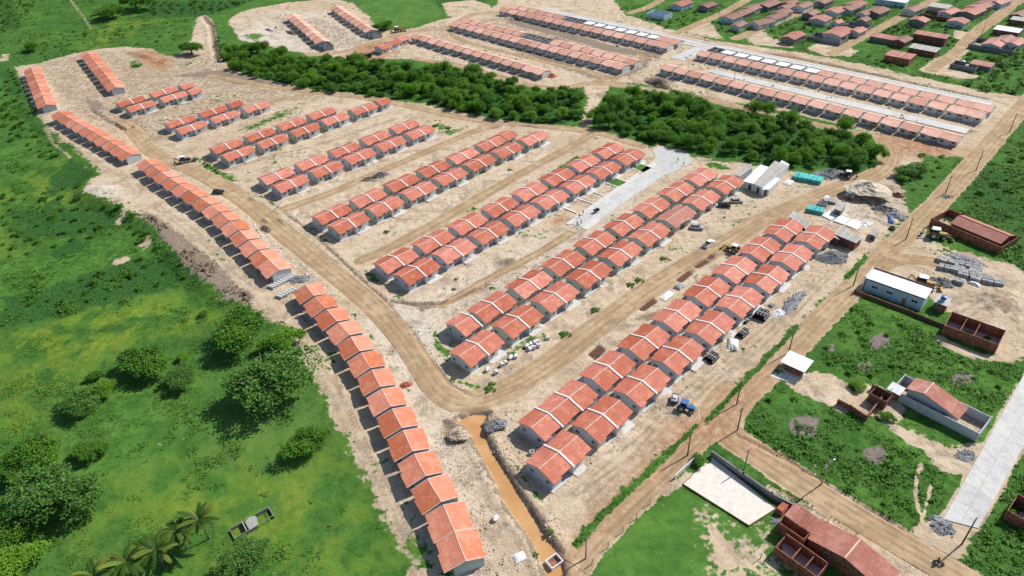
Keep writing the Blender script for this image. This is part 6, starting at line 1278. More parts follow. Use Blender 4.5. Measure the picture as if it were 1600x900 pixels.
# ------------------------------------------------------------------ people: one skinned body each
def person(p, rz, shirt, trousers, label, pose='stand', z=None):
    c = GT(*p) if not isinstance(p, tuple) or len(p) == 2 else p
    J = {'pel': (0, 0, .92), 'che': (0.02, 0, 1.28), 'nec': (.03, 0, 1.48), 'hl': (0, .1, .88), 'hr': (0, -.1, .88), 'kl': (.06, .12, .48), 'kr': (-.04, -.12, .48), 'al': (-.02, .13, .08), 'ar': (-.1, -.13, .09), 'tl': (.16, .14, .04), 'tr': (.08, -.15, .04),
         'sl': (.02, .19, 1.42), 'sr': (.02, -.19, 1.42), 'el': (-.03, .27, 1.14), 'er': (.05, -.27, 1.14), 'wl': (.08, .28, .9), 'wr': (.22, -.24, .95), 'hd0': (.04, 0, 1.58), 'hd1': (.06, 0, 1.7)}
    if pose == 'sit':
        for k_, v in {'kl': (.4, .2, .82), 'kr': (.4, -.2, .82), 'al': (.3, .22, .4), 'ar': (.3, -.22, .4), 'tl': (.46, .22, .36), 'tr': (.46, -.22, .36), 'el': (.2, .3, 1.2), 'er': (.2, -.3, 1.2), 'wl': (.5, .32, 1.08), 'wr': (.5, -.32, 1.08)}.items(): J[k_] = v
    names = list(J); E_ = [('pel', 'che'), ('che', 'nec'), ('nec', 'hd0'), ('hd0', 'hd1'), ('pel', 'hl'), ('hl', 'kl'), ('kl', 'al'), ('al', 'tl'), ('pel', 'hr'), ('hr', 'kr'), ('kr', 'ar'), ('ar', 'tr'), ('che', 'sl'), ('sl', 'el'), ('el', 'wl'), ('che', 'sr'), ('sr', 'er'), ('er', 'wr')]
    rad = {'pel': .15, 'che': .16, 'nec': .07, 'hd0': .09, 'hd1': .10, 'hl': .095, 'hr': .095, 'kl': .065, 'kr': .065, 'al': .05, 'ar': .05, 'tl': .04, 'tr': .04, 'sl': .07, 'sr': .07, 'el': .05, 'er': .05, 'wl': .04, 'wr': .04}
    bm = bmesh.new(); sk = bm.verts.layers.skin.verify(); vs = []
    for k_ in names:
        v = bm.verts.new(J[k_]); v[sk].radius = (rad[k_], rad[k_]); v[sk].use_root = k_ == 'pel'; vs.append(v)
    for a, b in E_: bm.edges.new((vs[names.index(a)], vs[names.index(b)]))
    me = bpy.data.meshes.new('body'); bm.to_mesh(me); bm.free()
    me.materials.append(MATS[trousers])
    t = obj('person', None, None, c, rz); tag(t, label, 'person', 'workers on the site')
    b = obj('body', me, t); b.modifiers.new('skin', 'SKIN'); s_ = b.modifiers.new('smooth', 'SUBSURF'); s_.levels = s_.render_levels = 1
    obj('shirt', MB().tube((0.0, 0, .95), (.03, 0, 1.47), .19, .2, 12).mesh('shirt', shirt, True), t); obj('hair', MB().tube((.05, 0, 1.68), (.05, 0, 1.79), .125, .08, 10).mesh('hair', 'steel_dark', True), t)
    obj('face', MB().tube((.11, 0, 1.56), (.12, 0, 1.68), .07, .08, 8).mesh('face', 'skin', True), t)
for k, (p, rz, sh, tr_, lab) in enumerate([((911, 336), .3, 'cloth_dark', 'cloth_dark', 'worker in dark clothes on the upper edge of the paved street'), ((905, 341), 2.0, 'cloth_blue', 'cloth_dark', 'worker in blue shirt bent over the paving'), ((902, 353), 1.0, 'cloth_dark', 'cloth_dark', 'left worker at the lower end of the paved street'), ((908, 350), 2.5, 'cloth_orange', 'cloth_dark', 'worker in orange shirt at the lower end of the paving'), ((1059, 253), .5, 'cloth_dark', 'cloth_blue', 'person in dark shirt on the curved street end'), ((1068, 259), 1.5, 'cloth_white', 'cloth_dark', 'person in white shirt on the curved street end'), ((1003, 271), 1.0, 'cloth_dark', 'cloth_dark', 'person standing beside the upper small lawn'), ((1102, 66), 1.0, 'cloth_dark', 'cloth_dark', 'left of two people on the upper paved street'), ((1108, 66), .2, 'cloth_blue', 'cloth_dark', 'right of two people on the upper paved street'), ((275 + 0, 262), .4, 'cloth_white', 'cloth_dark', 'person in white shirt near the dusty backhoe'), ((1252, 592), .4, 'cloth_white', 'cloth_dark', 'person in white shirt in front of the open shed')]): person(p, rz, sh, tr_, lab)
person((mb_c[0] - .15, mb_c[1] + .1, mb_c[2]), 2.5, 'cloth_blue', 'cloth_dark', 'rider in blue shirt sitting on the motorbike', 'sit')
c = GT(932, 332); place('hand_cart', [('tray', MB().add([(-.7, -.4, .5), (.5, -.4, .5), (.8, -.5, .95), (-.9, -.5, .95), (-.7, .4, .5), (.5, .4, .5), (.8, .5, .95), (-.9, .5, .95)], [(0, 1, 5, 4), (0, 3, 2, 1), (4, 5, 6, 7), (1, 2, 6, 5), (0, 4, 7, 3)]).mesh('tray', 'steel_dark')), wheel(.6, 0, .25, .12), ('shaft', MB().tube((-.6, -.3, .55), (-1.6, -.32, .75), .03, .03, 6).tube((-.6, .3, .55), (-1.6, .32, .75), .03, .03, 6).mesh('shaft', 'timber'))], c, .6, 'dark hand cart on the paved street', 'cart', scale=1.3)

# ------------------------------------------------------------------ vegetation
def leaves(C, size, n_per, spread, up=0.35, aspect=1.0, seed=0, lobe=None):
    """leaf quads scattered round clump centres C (k,3): arrays of vertices and quads, tone per vertex"""
    r = np.random.default_rng(seed); k = len(C); n = k * n_per
    P = np.repeat(C, n_per, 0) + r.normal(0, 1, (n, 3)) * np.repeat(np.broadcast_to(spread, (k,)).reshape(-1, 1), n_per, 0)
    N = r.normal(0, 1, (n, 3)); N[:, 2] += up * 3; N /= np.linalg.norm(N, axis=1)[:, None]
    U_ = np.cross(N, r.normal(0, 1, (n, 3))); U_ /= np.linalg.norm(U_, axis=1)[:, None] + 1e-9; W_ = np.cross(N, U_)
    s = (np.repeat(np.broadcast_to(size, (k,)), n_per) * r.uniform(.6, 1.3, n))[:, None]
    V = np.stack([P - U_ * s * .5, P + W_ * s * .32 * aspect, P + U_ * s * .5, P - W_ * s * .32 * aspect], 1).reshape(-1, 3)
    Q = np.arange(n * 4).reshape(-1, 4)
    tone = np.repeat(np.clip(np.repeat(r.random(k), n_per) * .75 + r.random(n) * .25, 0, 1), 4)
    if lobe is not None: tone = np.clip(tone * .55 + np.repeat(lobe, n_per * 4) * .45, 0, 1)
    return V, Q, tone
def crown_mesh(name, mat, seed, clumps=230, n_per=15, flat=.72, leaf=.085, lobes=7):
    """crown of radius about 1 resting with its lowest leaves near z=.25"""
    r = np.random.default_rng(seed)
    lc = r.normal(0, 1, (lobes, 3)); lc /= np.linalg.norm(lc, axis=1)[:, None]; lc *= r.uniform(.25, .62, (lobes, 1)); lc[:, 2] = np.abs(lc[:, 2]) * .55
    lobes = int(lobes * 1.6); lc = r.normal(0, 1, (lobes, 3)); lc /= np.linalg.norm(lc, axis=1)[:, None]; lc *= r.uniform(.15, .74, (lobes, 1)); lc[:, 2] = np.abs(lc[:, 2]) * .7; lc[:, 0] *= r.uniform(.85, 1.2)
    lr = r.uniform(.20, .42, lobes); which = r.integers(0, lobes, clumps)
    d = r.normal(0, 1, (clumps, 3)); d /= np.linalg.norm(d, axis=1)[:, None]; d[:, 2] = np.where(d[:, 2] < -.35, -d[:, 2], d[:, 2])
    C = lc[which] + d * (lr[which] * r.uniform(.7, 1.05, clumps))[:, None]
    C[:, 2] = C[:, 2] * flat + .40
    keep = C[:, 2] > .04; C = C[keep]
    V, Q, t = leaves(C, leaf, n_per, .055, .55, 1.1, seed, r.random(lobes)[which][keep])
    RAW[(name, mat, seed)] = (V, Q, t)
    return np_mesh(name, V, Q, mat, False, [('tone', 'FLOAT', t)])
RAW = {}
def trunk_mesh(seed):
    rr = random.Random(seed); mb = MB().tube((0, 0, -.08), (.02, .01, .34), .055, .04, 8)
    for k in range(5):
        a = 2 * math.pi * k / 5 + rr.uniform(-.4, .4); mid = (math.cos(a) * .22, math.sin(a) * .22, .55); end = (math.cos(a) * .5, math.sin(a) * .5, .8)
        mb.tube((.02, .01, .3), mid, .032, .02, 6).tube(mid, end, .02, .006, 6)
    return mb.mesh('trunk', 'bark')
CR = {k: [crown_mesh('crown', 'leaf_' + k, 40 + i_ * 7 + len(k), *a) for i_, a in enumerate(((430, 20, .72, .060, 8), (390, 20, .6, .064, 7), (470, 19, .85, .058, 10)))] for k in ('dark', 'mid', 'bluish')}
SH = {k: [crown_mesh('foliage', 'leaf_' + k, 90 + i_, 60, 14, .8, .17, 4) for i_ in range(3)] for k in ('dark', 'mid', 'weed', 'dry')}
TR = [trunk_mesh(k) for k in range(3)]
def tree(p, r, kind, label, group=None, seed=0, h=None, name='tree'):
    c = GT(*p); v = CR[kind][seed % 3]; t = place(name, [('trunk', TR[seed % 3]), ('crown', v)], c, (seed * 2.399) % 6.283, label, 'tree', group)
    t.scale = (r, r, h or r * .74); t.scale.x *= 1 + .18 * math.sin(seed * 3.1); return t
def bush(p, r, kind, label, group=None, seed=0, h=None, xy=False):
    c = (p[0], p[1], H1(*p)) if xy else GT(*p); o = place('shrub', [('foliage', SH[kind][seed % 3])], (c[0], c[1], c[2] - .12 * r), (seed * 2.1) % 6.28, label, 'shrub', group); o.scale = (r, r, h or r * .85); return o
# trees of the left pasture (pixel of the foot, radius in photo pixels)
LT = [((382, 528), 46, 'dark', 'big round tree at the end of the embankment rank'), ((443, 540), 30, 'mid', 'bright tree leaning over the embankment beside the big round one'), ((424, 616), 64, 'bluish', 'broad feathery tree below the embankment'), ((228, 578), 38, 'dark', 'dark spreading tree in the middle of the pasture'), ((288, 600), 27, 'bluish', 'low feathery tree right of the spreading one'), ((482, 702), 33, 'dark', 'dark compact tree near the lowest houses'),
      ((150, 592), 13, 'dark', 'small round tree above the feathery shrub'), ((166, 612), 19, 'mid', 'small bright tree beside the round one'), ((128, 644), 30, 'bluish', 'grey-green sprawling tree in the left pasture'), ((98, 790), 58, 'bluish', 'large pale feathery tree at lower left'), ((20, 845), 36, 'dark', 'dark tree at the left edge below the large feathery one'), ((64, 722), 40, 'dark', 'dark tree behind the large feathery one'), ((22, 745), 30, 'dark', 'dark tree at the left edge above the large feathery one'),
      ((26, 895), 40, 'mid', 'bushy tree in the bottom left corner'), ((392, 880), 38, 'bluish', 'dark feathery tree below the ruined pen'), ((148, 712), 24, 'dark', 'small dark tree right behind the large feathery one'), ((288, 562), 12, 'mid', 'small bush-like tree above the low feathery one'), ((318, 494), 8, 'dark', 'tiny dark tree near the embankment foot'),
      ((602, 47), 15, 'dark', 'round dark tree standing by the far green meadow'), ((582, 48), 9, 'dark', 'smaller tree left of the round meadow tree'), ((52, 80), 13, 'dark', 'lone dark shrub-tree in the top left meadow'), ((176, 28), 20, 'dark', 'wide dark tree at the top left edge of the meadow'), ((214, 14), 24, 'dark', 'dark tree at the very top left of the thicket'), ((160, 22), 8, 'mid', 'small tree left of the wide dark one'), ((300, 84), 18, 'dark', 'dark tree beside the far ditch'), ((1418, 275), 20, 'dark', 'dark tree on the verge at the top of the site road'), ((1410, 282), 12, 'mid', 'smaller green tree beside the verge tree'),
      ((1340, 605), 11, 'mid', 'small tree between the yard and the brick ruins'), ((1385, 655), 13, 'mid', 'round green tree beside the brick ruins'), ((1090, 722), 12, 'dark', 'dark leafy tree at the corner of the sand court')]
for k, (p, r, kd, lab) in enumerate(LT): tree(p, r / pxm(*p) * 1.36, kd, lab, None, k)
def inpoly(p, poly):
    x, y = p; c = False
    for i_ in range(len(poly)):
        (x0, y0), (x1, y1) = poly[i_], poly[i_ - 1]
        if (y0 > y) != (y1 > y) and x < (x1 - x0) * (y - y0) / (y1 - y0 + 1e-12) + x0: c = not c
    return c
def scatter(poly, dist, n=4000, seed=1):
    """Poisson-like points in a ground polygon"""
    rr = random.Random(seed); xs = [p[0] for p in poly]; ys = [p[1] for p in poly]; out = []
    for _ in range(n):
        p = (rr.uniform(min(xs), max(xs)), rr.uniform(min(ys), max(ys)))
        if inpoly(p, poly) and all((p[0] - q[0]) ** 2 + (p[1] - q[1]) ** 2 > dist * dist for q in out): out.append(p)
    return out
def thicket(pts, r0, r1, kd, label, seed, thin=1):
    """shrubs that merge into one mass: real foliage joined into one object"""
    rr = random.Random(seed); VV, QQ, TT = [], [], []; o = 0
    for j, p in enumerate(pts):
        V, Q, t = RAW[('foliage', 'leaf_' + kd, 90 + j % 3)]; V = V.reshape(-1, 4, 3)[::thin].reshape(-1, 3); t = t.reshape(-1, 4)[::thin].ravel(); Q = np.arange(len(V)).reshape(-1, 4); r = rr.uniform(r0, r1) * rr.choice((.6, .8, 1, 1.2)); a = rr.uniform(0, 6.28); c, s_ = math.cos(a), math.sin(a)
        X = np.stack([(V[:, 0] * c - V[:, 1] * s_) * r + p[0], (V[:, 0] * s_ + V[:, 1] * c) * r + p[1], V[:, 2] * r * .8 + H1(*p) - .12 * r], -1)
        VV.append(X); QQ.append(Q + o); TT.append(t); o += len(V)
    if VV: tag(obj('thicket', np_mesh('thicket', np.concatenate(VV), np.concatenate(QQ), 'leaf_' + kd, False, [('tone', 'FLOAT', np.concatenate(TT))])), label, 'thicket', kind='stuff')
k = 0
for poly, lab, grp, sd in ((BELT, 'dense green tree packed in the far belt between lanes', 'trees of the far belt', 3), (BELT2, 'dense green tree packed in the dark grove below the terrace', 'trees of the dark grove', 5)):
    for p in scatter(poly, 5.25, 9000, sd):
        kd = ('dark', 'mid', 'mid', 'dark', 'mid')[k % 5]; r = random.choice((2.8, 3.6, 4.2, 4.8, 5.6)) * random.uniform(.9, 1.1); k += 1
        t = place('tree', [('trunk', TR[k % 3]), ('crown', CR[kd][k % 3])], (p[0], p[1], H1(*p) - .3), k * 2.4 % 6.28, lab, 'tree', grp); t.scale = (r, r, r * random.uniform(.9, 1.6))
for poly, lab, sd in ((BELT, 'tangled undergrowth filling the far tree belt', 3), (BELT2, 'tangled undergrowth filling the dark grove', 4)):
    thicket(scatter(poly, 4.0, 5000, sd + 50), 1.6, 2.6, 'dark', lab, sd, 2)
# coconut palms
def palm_parts(seed, H=7.4, n=17):
    rr = random.Random(seed); trunk = MB(); q = (0, 0, -.2); b = (rr.uniform(-.4, .4), rr.uniform(-.4, .4))
    for i_ in range(6):
        t = (i_ + 1) / 6; q2 = (b[0] * t * t, b[1] * t * t, H * t); trunk.tube(q, q2, .17 - .012 * i_, .16 - .012 * i_, 8, False); q = q2
    P = [('trunk', trunk.mesh('trunk', 'bark', True))]; top = Vector(q)
    for k in range(n):
        a = 2 * math.pi * k / n + rr.uniform(-.15, .15); el = rr.uniform(-.25, .85); L = rr.uniform(3.4, 4.6); ft = rr.choice((0, .1, .25, .7, 1.0)); V = []; F = []; tone = []
        pos = Vector(top); dr = Vector((math.cos(a) * math.cos(el), math.sin(a) * math.cos(el), math.sin(el))); side = Vector((-math.sin(a), math.cos(a), 0)); pts = []
        for s in range(9): pts.append(Vector(pos)); pos += dr * (L / 8); dr.z -= .115; dr.normalize()
        for s in range(8):
            for sg in (-1, 1):
                for j in range(1):
                    w_ = .36 * math.sin(math.pi * min(1, (s + .6) / 8.4)) + .12; p0 = pts[s].lerp(pts[s + 1], j / 3); p1 = Vector(pts[s + 1]); tip = p0.lerp(p1, .5) + side * (sg * w_) + Vector((0, 0, -.16 * w_)) + (pts[s + 1] - pts[s]) * .5
                    o = len(V); V += [tuple(p0), tuple(p1), tuple(tip + (p1 - p0) * .95), tuple(tip)]; F.append((o, o + 1, o + 2, o + 3)); tv = (.05 + .95 * ft) * (.35 + .65 * s / 8); tone += [tv * .5, tv * .5, tv, tv]
        P.append(('frond', np_mesh('frond', np.array(V), np.array(F), 'leaf_palm', False, [('tone', 'FLOAT', tone)])))
    return P
PP_ = [palm_parts(3), palm_parts(8)]
for k, (p, s, lab) in enumerate([((327, 842), 1.0, 'coconut palm nearest the ruined pen'), ((292, 856), .92, 'second coconut palm from the right in the palm line'), ((258, 888), 1.0, 'middle coconut palm of the palm line'), ((213, 912), 1.05, 'fourth coconut palm from the right in the palm line'), ((166, 926), .9, 'coconut palm at the bottom edge, leftmost of the line'), ((74, 706), .7, 'coconut palm standing above the dark left grove')]):
    t = place('coconut_palm', PP_[k % 2], GT(*p), k * 1.7, lab, 'palm', None); t.scale = (s * 1.02, s * 1.02, s * .85)
# shrubs: named clusters
SHR = [ # outline px, spacing m, radius range, kind, label, group
    ([(0, 105), (22, 110), (45, 165), (70, 205), (108, 235), (80, 250), (20, 220), (0, 190)], 5.5, (1.2, 2.6), 'dark', 'dark shrub in the wet strip left of the leftmost terrace', 'shrubs left of the leftmost terrace'),
    ([(0, 300), (80, 290), (140, 278), (180, 325), (200, 350), (120, 372), (0, 400)], 6, (1.0, 2.4), 'dark', 'dark swamp shrub in the left field below the upper terrace', 'swamp shrubs in the left field'),
    ([(1195, 48), (1300, 10), (1330, 30), (1270, 50), (1330, 70), (1240, 66)], 5.5, (1.2, 2.4), 'dark', 'dark shrub in the plots between the two middle village streets', 'shrubs between the middle streets'), ([(1410, 20), (1500, 0), (1490, 45), (1440, 50)], 5.5, (1.2, 2.4), 'dark', 'dark shrub round the arched-roof house', 'shrubs round the arched-roof house'),
    ([(0, 470), (60, 450), (150, 415), (225, 392), (300, 408), (290, 432), (180, 455), (80, 490), (0, 520)], 6, (1.0, 2.2), 'dark', 'dark reedy shrub in the band across the left field', 'reedy shrubs across the left field'),
    ([(182, 318), (205, 335), (222, 350), (230, 372), (212, 376), (195, 350)], 3.5, (1.2, 2.4), 'dark', 'leafy shrub at the foot of the grey embankment', 'shrubs at the embankment foot'),
    ([(0, 0), (60, 0), (30, 45), (0, 55)], 8, (1.5, 3), 'dark', 'dark thicket shrub in the top left corner', 'thicket shrubs top left'), ([(230, 5), (340, 5), (400, 0), (330, 22), (240, 24)], 7, (1.5, 3), 'dark', 'dark thicket shrub along the top edge', 'thicket shrubs along the top'), ([(70, 60), (110, 50), (190, 45), (200, 60), (130, 68), (60, 100)], 7, (.9, 2), 'mid', 'meadow shrub behind the top left terraces', 'meadow shrubs top left'),
    ([(340, 60), (352, 72), (345, 90), (338, 80)], 3.5, (1.5, 2.5), 'dark', 'shrub on the bank of the far ditch', 'shrubs by the far ditch'), ([(230, 70), (290, 60), (300, 30), (200, 40), (180, 70)], 9, (.8, 1.8), 'mid', 'low shrub in the meadow by the far ditch', 'low shrubs by the far ditch'),
    ([(1275, 470), (1330, 480), (1400, 505), (1470, 535), (1560, 585), (1580, 600), (1545, 640), (1480, 600), (1390, 585), (1330, 590), (1280, 560), (1245, 545)], 4.2, (.7, 1.35), 'mid', 'round weed bush in the lot right of the road junction', 'weed bushes in the middle right lot'), ([(1175, 625), (1230, 605), (1300, 645), (1400, 690), (1450, 730), (1475, 760), (1440, 815), (1350, 785), (1250, 725), (1170, 670)], 4.8, (.6, 1.25), 'mid', 'round weed bush in the lot along the branching road', 'weed bushes in the lower right lot'),
    ([(1510, 240), (1600, 225), (1610, 400), (1590, 410), (1500, 330), (1470, 330)], 6.0, (1.0, 2.4), 'mid', 'green shrub on the slope right of the upper main road', 'shrubs right of the main road'), ([(1540, 800), (1600, 705), (1610, 905), (1510, 905), (1520, 850)], 4.0, (.8, 1.9), 'mid', 'leafy shrub between the concrete road and the bottom right corner', 'shrubs in the bottom right corner'),
    ([(1560, 160), (1610, 130), (1600, 60), (1540, 100), (1500, 125), (1530, 150)], 5.0, (1.5, 3), 'dark', 'dark shrub on the green slope below the walled compound', 'shrubs below the walled compound'), ([(1375, 45), (1420, 40), (1425, 62), (1405, 70), (1375, 55)], 4.0, (1.5, 2.8), 'dark', 'dark shrub beside the middle village street', 'shrubs beside the middle street'), ([(1470, 42), (1520, 45), (1530, 60), (1480, 72)], 4.5, (1.2, 2.2), 'dark', 'dark shrub in the open village lot', 'shrubs in the village lot'), ([(1500, 84), (1560, 92), (1560, 100), (1500, 94)], 4.0, (1.4, 2.4), 'dark', 'dark shrub behind the walled compound', 'shrubs behind the compound'),
    ([(1105, 32), (1170, 45), (1165, 58), (1110, 48)], 4.5, (1.3, 2.4), 'dark', 'dark shrub round the half hidden village house', 'shrubs round the half hidden house'), ([(985, 25), (1050, 30), (1105, 12), (1130, 8), (1090, 32), (1060, 45), (990, 40)], 6, (1.2, 2.6), 'mid', 'shrub on the verge by the white roofless building', 'shrubs by the white building'), ([(860, 2), (940, 5), (980, 18), (960, 24), (870, 10)], 7, (1, 2.2), 'mid', 'shrub on the verge above the topmost terrace', 'shrubs above the topmost terrace'), ([(1300, 20), (1345, 18), (1350, 34), (1320, 36)], 3.8, (1.4, 2.6), 'dark', 'dark shrub between the village houses', 'shrubs between the village houses'), ([(1205, 60), (1225, 58), (1226, 68), (1208, 68)], 3, (1.6, 2.4), 'dark', 'dark shrub beside the lone brown house', 'shrubs beside the lone house'), ([(1350, 88), (1380, 92), (1400, 108), (1370, 104)], 4, (1.2, 2), 'mid', 'shrub on the green corner below the village', 'shrubs on the green corner'),
    ([(1465, 478), (1490, 468), (1555, 496), (1578, 502), (1560, 512), (1500, 490)], 2.2, (.9, 1.5), 'mid', 'hedge shrub above the roofless brick shell', 'hedge above the brick shell'), ([(1405, 250), (1440, 240), (1480, 245), (1450, 290), (1420, 300)], 4, (.8, 1.8), 'mid', 'shrub on the verge left of the upper main road', 'shrubs left of the upper main road'),
    ([(480, 352), (508, 388), (522, 398), (500, 392), (478, 366)], 2.5, (.7, 1.3), 'mid', 'weed bush at the left end of the fourth double row', 'weed bushes at row ends'), ([(568, 425), (600, 455), (632, 472), (602, 462), (576, 440)], 2.6, (.6, 1.2), 'mid', 'weed bush at the left end of the third double row', 'weed bushes at row ends'), ([(672, 515), (690, 560), (708, 585), (690, 575), (672, 540)], 2.6, (.6, 1.2), 'mid', 'weed bush at the left end of the second double row', 'weed bushes at row ends'), ([(305, 243), (345, 270), (375, 285), (340, 276)], 2.6, (.7, 1.4), 'mid', 'weed bush at the left end of the sixth double row', 'weed bushes at row ends'), ([(400, 300), (432, 325), (425, 330), (400, 312)], 2.6, (.6, 1.2), 'mid', 'weed bush at the left end of the fifth double row', 'weed bushes at row ends')]
STUFF = ('shrubs left of the leftmost terrace', 'swamp shrubs in the left field', 'reedy shrubs across the left field', 'thicket shrubs top left', 'thicket shrubs along the top', 'shrubs right of the main road', 'shrubs in the bottom right corner', 'shrubs below the walled compound', 'weed strip beside the main road', 'weed verge beside the pipes', 'weed verge by the gravel', 'hedge above the brick shell', 'shrubs above the topmost terrace', 'low shrubs by the far ditch', 'meadow shrubs top left')
k = 0
for pts, ds, (r0, r1), kd, lab, grp in SHR:
    P_ = scatter(GP(pts), ds * (.85 if grp in STUFF else 1.15), 1500, k + 2)
    if P_:
        A, B, _, _ = maskset(np.array([p[0] for p in P_]), np.array([p[1] for p in P_])); P_ = [p for p, v, rd in zip(P_, A[:, 0], A[:, 1]) if (v > .45 and rd < .2)]
    k += 1
    if grp in STUFF: thicket(P_, r0, r1, kd, lab.replace('shrub', 'shrubs', 1).replace('bush', 'bushes', 1), k)
    else:
        for p in P_: k += 1; bush(p, random.uniform(r0, r1), kd, lab, grp, k, xy=True)
for k, (p, r, kd) in enumerate([((882, 522), 2.0, 'weed'), ((932, 484), 1.8, 'weed'), ((985, 446), 1.6, 'weed'), ((998, 438), 1.6, 'weed'), ((1038, 404), 1.6, 'weed'), ((603, 363), 1.4, 'weed'), ((764, 608), 1.8, 'weed'), ((770, 600), 1.3, 'weed'), ((708, 593), 1.2, 'weed'), ((796, 265), 1.2, 'weed'), ((682, 197), 2.2, 'weed'), ((700, 201), 1.8, 'weed'), ((213, 103), 3.0, 'weed'), ((860, 830), 1.1, 'weed'), ((836, 868), .9, 'weed'), ((768, 450), 1.2, 'weed'), ((710, 452), 1.0, 'weed'), ((712, 437), .9, 'weed'), ((1215, 580), 1.2, 'mid'), ((1162, 545), .8, 'weed'), ((1255, 735), .8, 'dark')]):
    bush(p, r, kd, 'single patch of green weeds standing on the bare soil', 'weed patches on bare soil', k, r * .5)

# weeds: leafy ground cover too dense to count, one object per field
def weeds(name, polys, step, size, mat, label, seed, thresh=.45, per=7, hgt=.35):
    r = np.random.default_rng(seed); pts = []
    for pl in polys:
        q = GP(pl); xs = [p[0] for p in q]; ys = [p[1] for p in q]; n = int((max(xs) - min(xs)) * (max(ys) - min(ys)) / step ** 2)
        x = r.uniform(min(xs), max(xs), n); y = r.uniform(min(ys), max(ys), n); ok = sdist(x, y, q) > 0; pts.append(np.stack([x[ok], y[ok]], -1))
    P = np.concatenate(pts); A, B, _, _ = maskset(P[:, 0], P[:, 1])
    nz = .5 * vnoise(P[:, 0], P[:, 1], .13, 4) + .5 * vnoise(P[:, 0], P[:, 1], .4, 6)
    ok = (A[:, 0] > .7) & (nz > thresh + .10 * (B[:, 3] > .5)); P = P[ok]; nz = nz[ok]
    s = size * (.6 + 1.1 * (nz - thresh) / (1 - thresh)) * r.uniform(.7, 1.2, len(P))
    C = np.concatenate([P, (height(P[:, 0], P[:, 1]) + hgt * s)[:, None]], 1)
    V, Q, t = leaves(C, s * .75, per, s * .38, .6, 1.1, seed); 
    o = obj(name, np_mesh(name, V, Q, mat, False, [('tone', 'FLOAT', t)])); tag(o, label, 'weeds', kind='stuff'); return len(Q)
n = 0
n += weeds('weeds', [[(1275, 465), (1340, 475), (1470, 520), (1600, 575), (1600, 610), (1540, 650), (1400, 600), (1230, 560)], [(1170, 620), (1220, 598), (1330, 650), (1480, 735), (1470, 810), (1440, 835), (1300, 765), (1160, 685)]], .62, .55, 'leaf_weed', 'dense leafy weeds covering the vacant lots at right', 21, .42)
n += weeds('weeds', [[(1500, 235), (1610, 200), (1610, 440), (1560, 400), (1450, 340)], [(1530, 820), (1610, 700), (1610, 910), (1500, 910)]], .85, .7, 'leaf_weed', 'dense leafy weeds along the right edge of the frame', 22, .40)
n += weeds('meadow_weeds', [[(0, 480), (300, 430), (440, 505), (520, 660), (640, 905), (0, 905)]], .55, .40, 'leaf_weed', 'tufted weeds in the left pasture', 23, .57, 5)
n += weeds('meadow_weeds', [[(0, 110), (60, 200), (150, 270), (220, 345), (320, 435), (0, 520)]], 1.0, .7, 'leaf_dark', 'reeds and tall grass in the wet left field', 24, .60, 6, .5)
n += weeds('meadow_weeds', [[(-20, -10), (340, -10), (300, 80), (110, 85), (0, 105)]], 1.5, 1.0, 'leaf_weed', 'tall grass in the top left meadow', 25, .55, 5)
n += weeds('village_weeds', [[(960, 10), (1600, 10), (1600, 150), (1400, 115), (1100, 55)]], 1.3, .9, 'leaf_weed', 'rank grass between the village houses', 26, .45, 5)
n += weeds('verge_weeds', [q for q, _ in VERGE], .42, .34, 'leaf_weed', 'strip of green weeds along the left verge of the main dirt road', 27, .25, 7)
print('weed quads', n)
print('unique tris', sum(len(m_.polygons) * 2 for m_ in bpy.data.meshes))
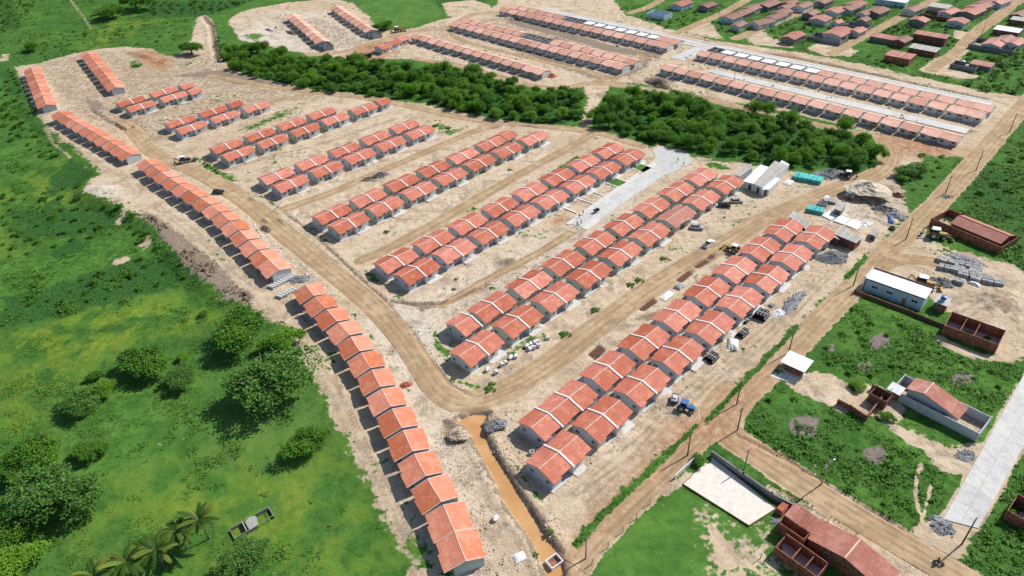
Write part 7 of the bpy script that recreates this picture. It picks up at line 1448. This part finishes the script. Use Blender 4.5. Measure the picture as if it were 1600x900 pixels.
# loose stones and clods over the bare soil
def stones(label, seed, poly, n, size, mat, name='rubble'):
    r = np.random.default_rng(seed); q = GP(poly); xs = [p[0] for p in q]; ys = [p[1] for p in q]
    x = r.uniform(min(xs), max(xs), n * 3); y = r.uniform(min(ys), max(ys), n * 3); ok = sdist(x, y, q) > 0; x, y = x[ok][:n], y[ok][:n]
    A, B, _, _ = maskset(x, y); ok = (A[:, 0] < .25) & (A[:, 1] < .2) & (vnoise(x, y, .09, seed) > .45); x, y = x[ok], y[ok]; m_ = len(x); z = height(x, y)
    base = np.array([(-1, -1, -.5), (1, -1, -.5), (1, 1, -.5), (-1, 1, -.5), (-.6, -.7, .6), (.7, -.6, .5), (.6, .7, .7), (-.7, .6, .5)]) * .5
    s = size * r.lognormal(0, .45, m_); a = r.uniform(0, 6.28, m_); V = base[None] * s[:, None, None] * r.uniform(.6, 1.3, (m_, 1, 3))
    X = V[..., 0] * np.cos(a)[:, None] - V[..., 1] * np.sin(a)[:, None] + x[:, None]; Y = V[..., 0] * np.sin(a)[:, None] + V[..., 1] * np.cos(a)[:, None] + y[:, None]
    V = np.stack([X, Y, V[..., 2] + z[:, None] + s[:, None] * .15], -1).reshape(-1, 3)
    f = np.array([(4, 5, 6, 7), (0, 1, 5, 4), (1, 2, 6, 5), (2, 3, 7, 6), (3, 0, 4, 7)]); Q = (np.arange(m_)[:, None, None] * 8 + f[None]).reshape(-1, 4)
    tag(obj(name, np_mesh(name, V, Q, mat)), label, 'rubble', kind='stuff')
stones('pale clods and rubble scattered over the building plots', 31, [(560, 440), (1000, 200), (1380, 250), (1320, 420), (860, 790), (690, 600)], 6000, .2, 'spoil_pale')
stones('dark stones and rubbish scattered over the building plots', 32, [(200, 200), (560, 150), (1000, 210), (1300, 280), (1320, 420), (860, 790), (690, 600), (400, 330)], 5000, .24, 'block_grey')
stones('lumps of grey spoil tipped down the embankment', 33, [(228, 330), (300, 380), (395, 470), (380, 488), (330, 455), (250, 375)], 2500, .5, 'spoil_brown')
stones('rubble along the canal banks and the lowest row', 34, [(660, 640), (800, 640), (920, 905), (740, 905)], 1800, .2, 'spoil_pale')
stones('white debris beside the embankment rows', 35, [(380, 330), (470, 410), (530, 460), (640, 640), (600, 600), (520, 480), (360, 340)], 1500, .28, 'pipe_white')
stones('clods in the far building plots', 36, [(360, 30), (560, 10), (700, 40), (1000, 60), (1540, 170), (1480, 240), (1000, 140), (560, 90)], 6000, .45, 'spoil_pale')
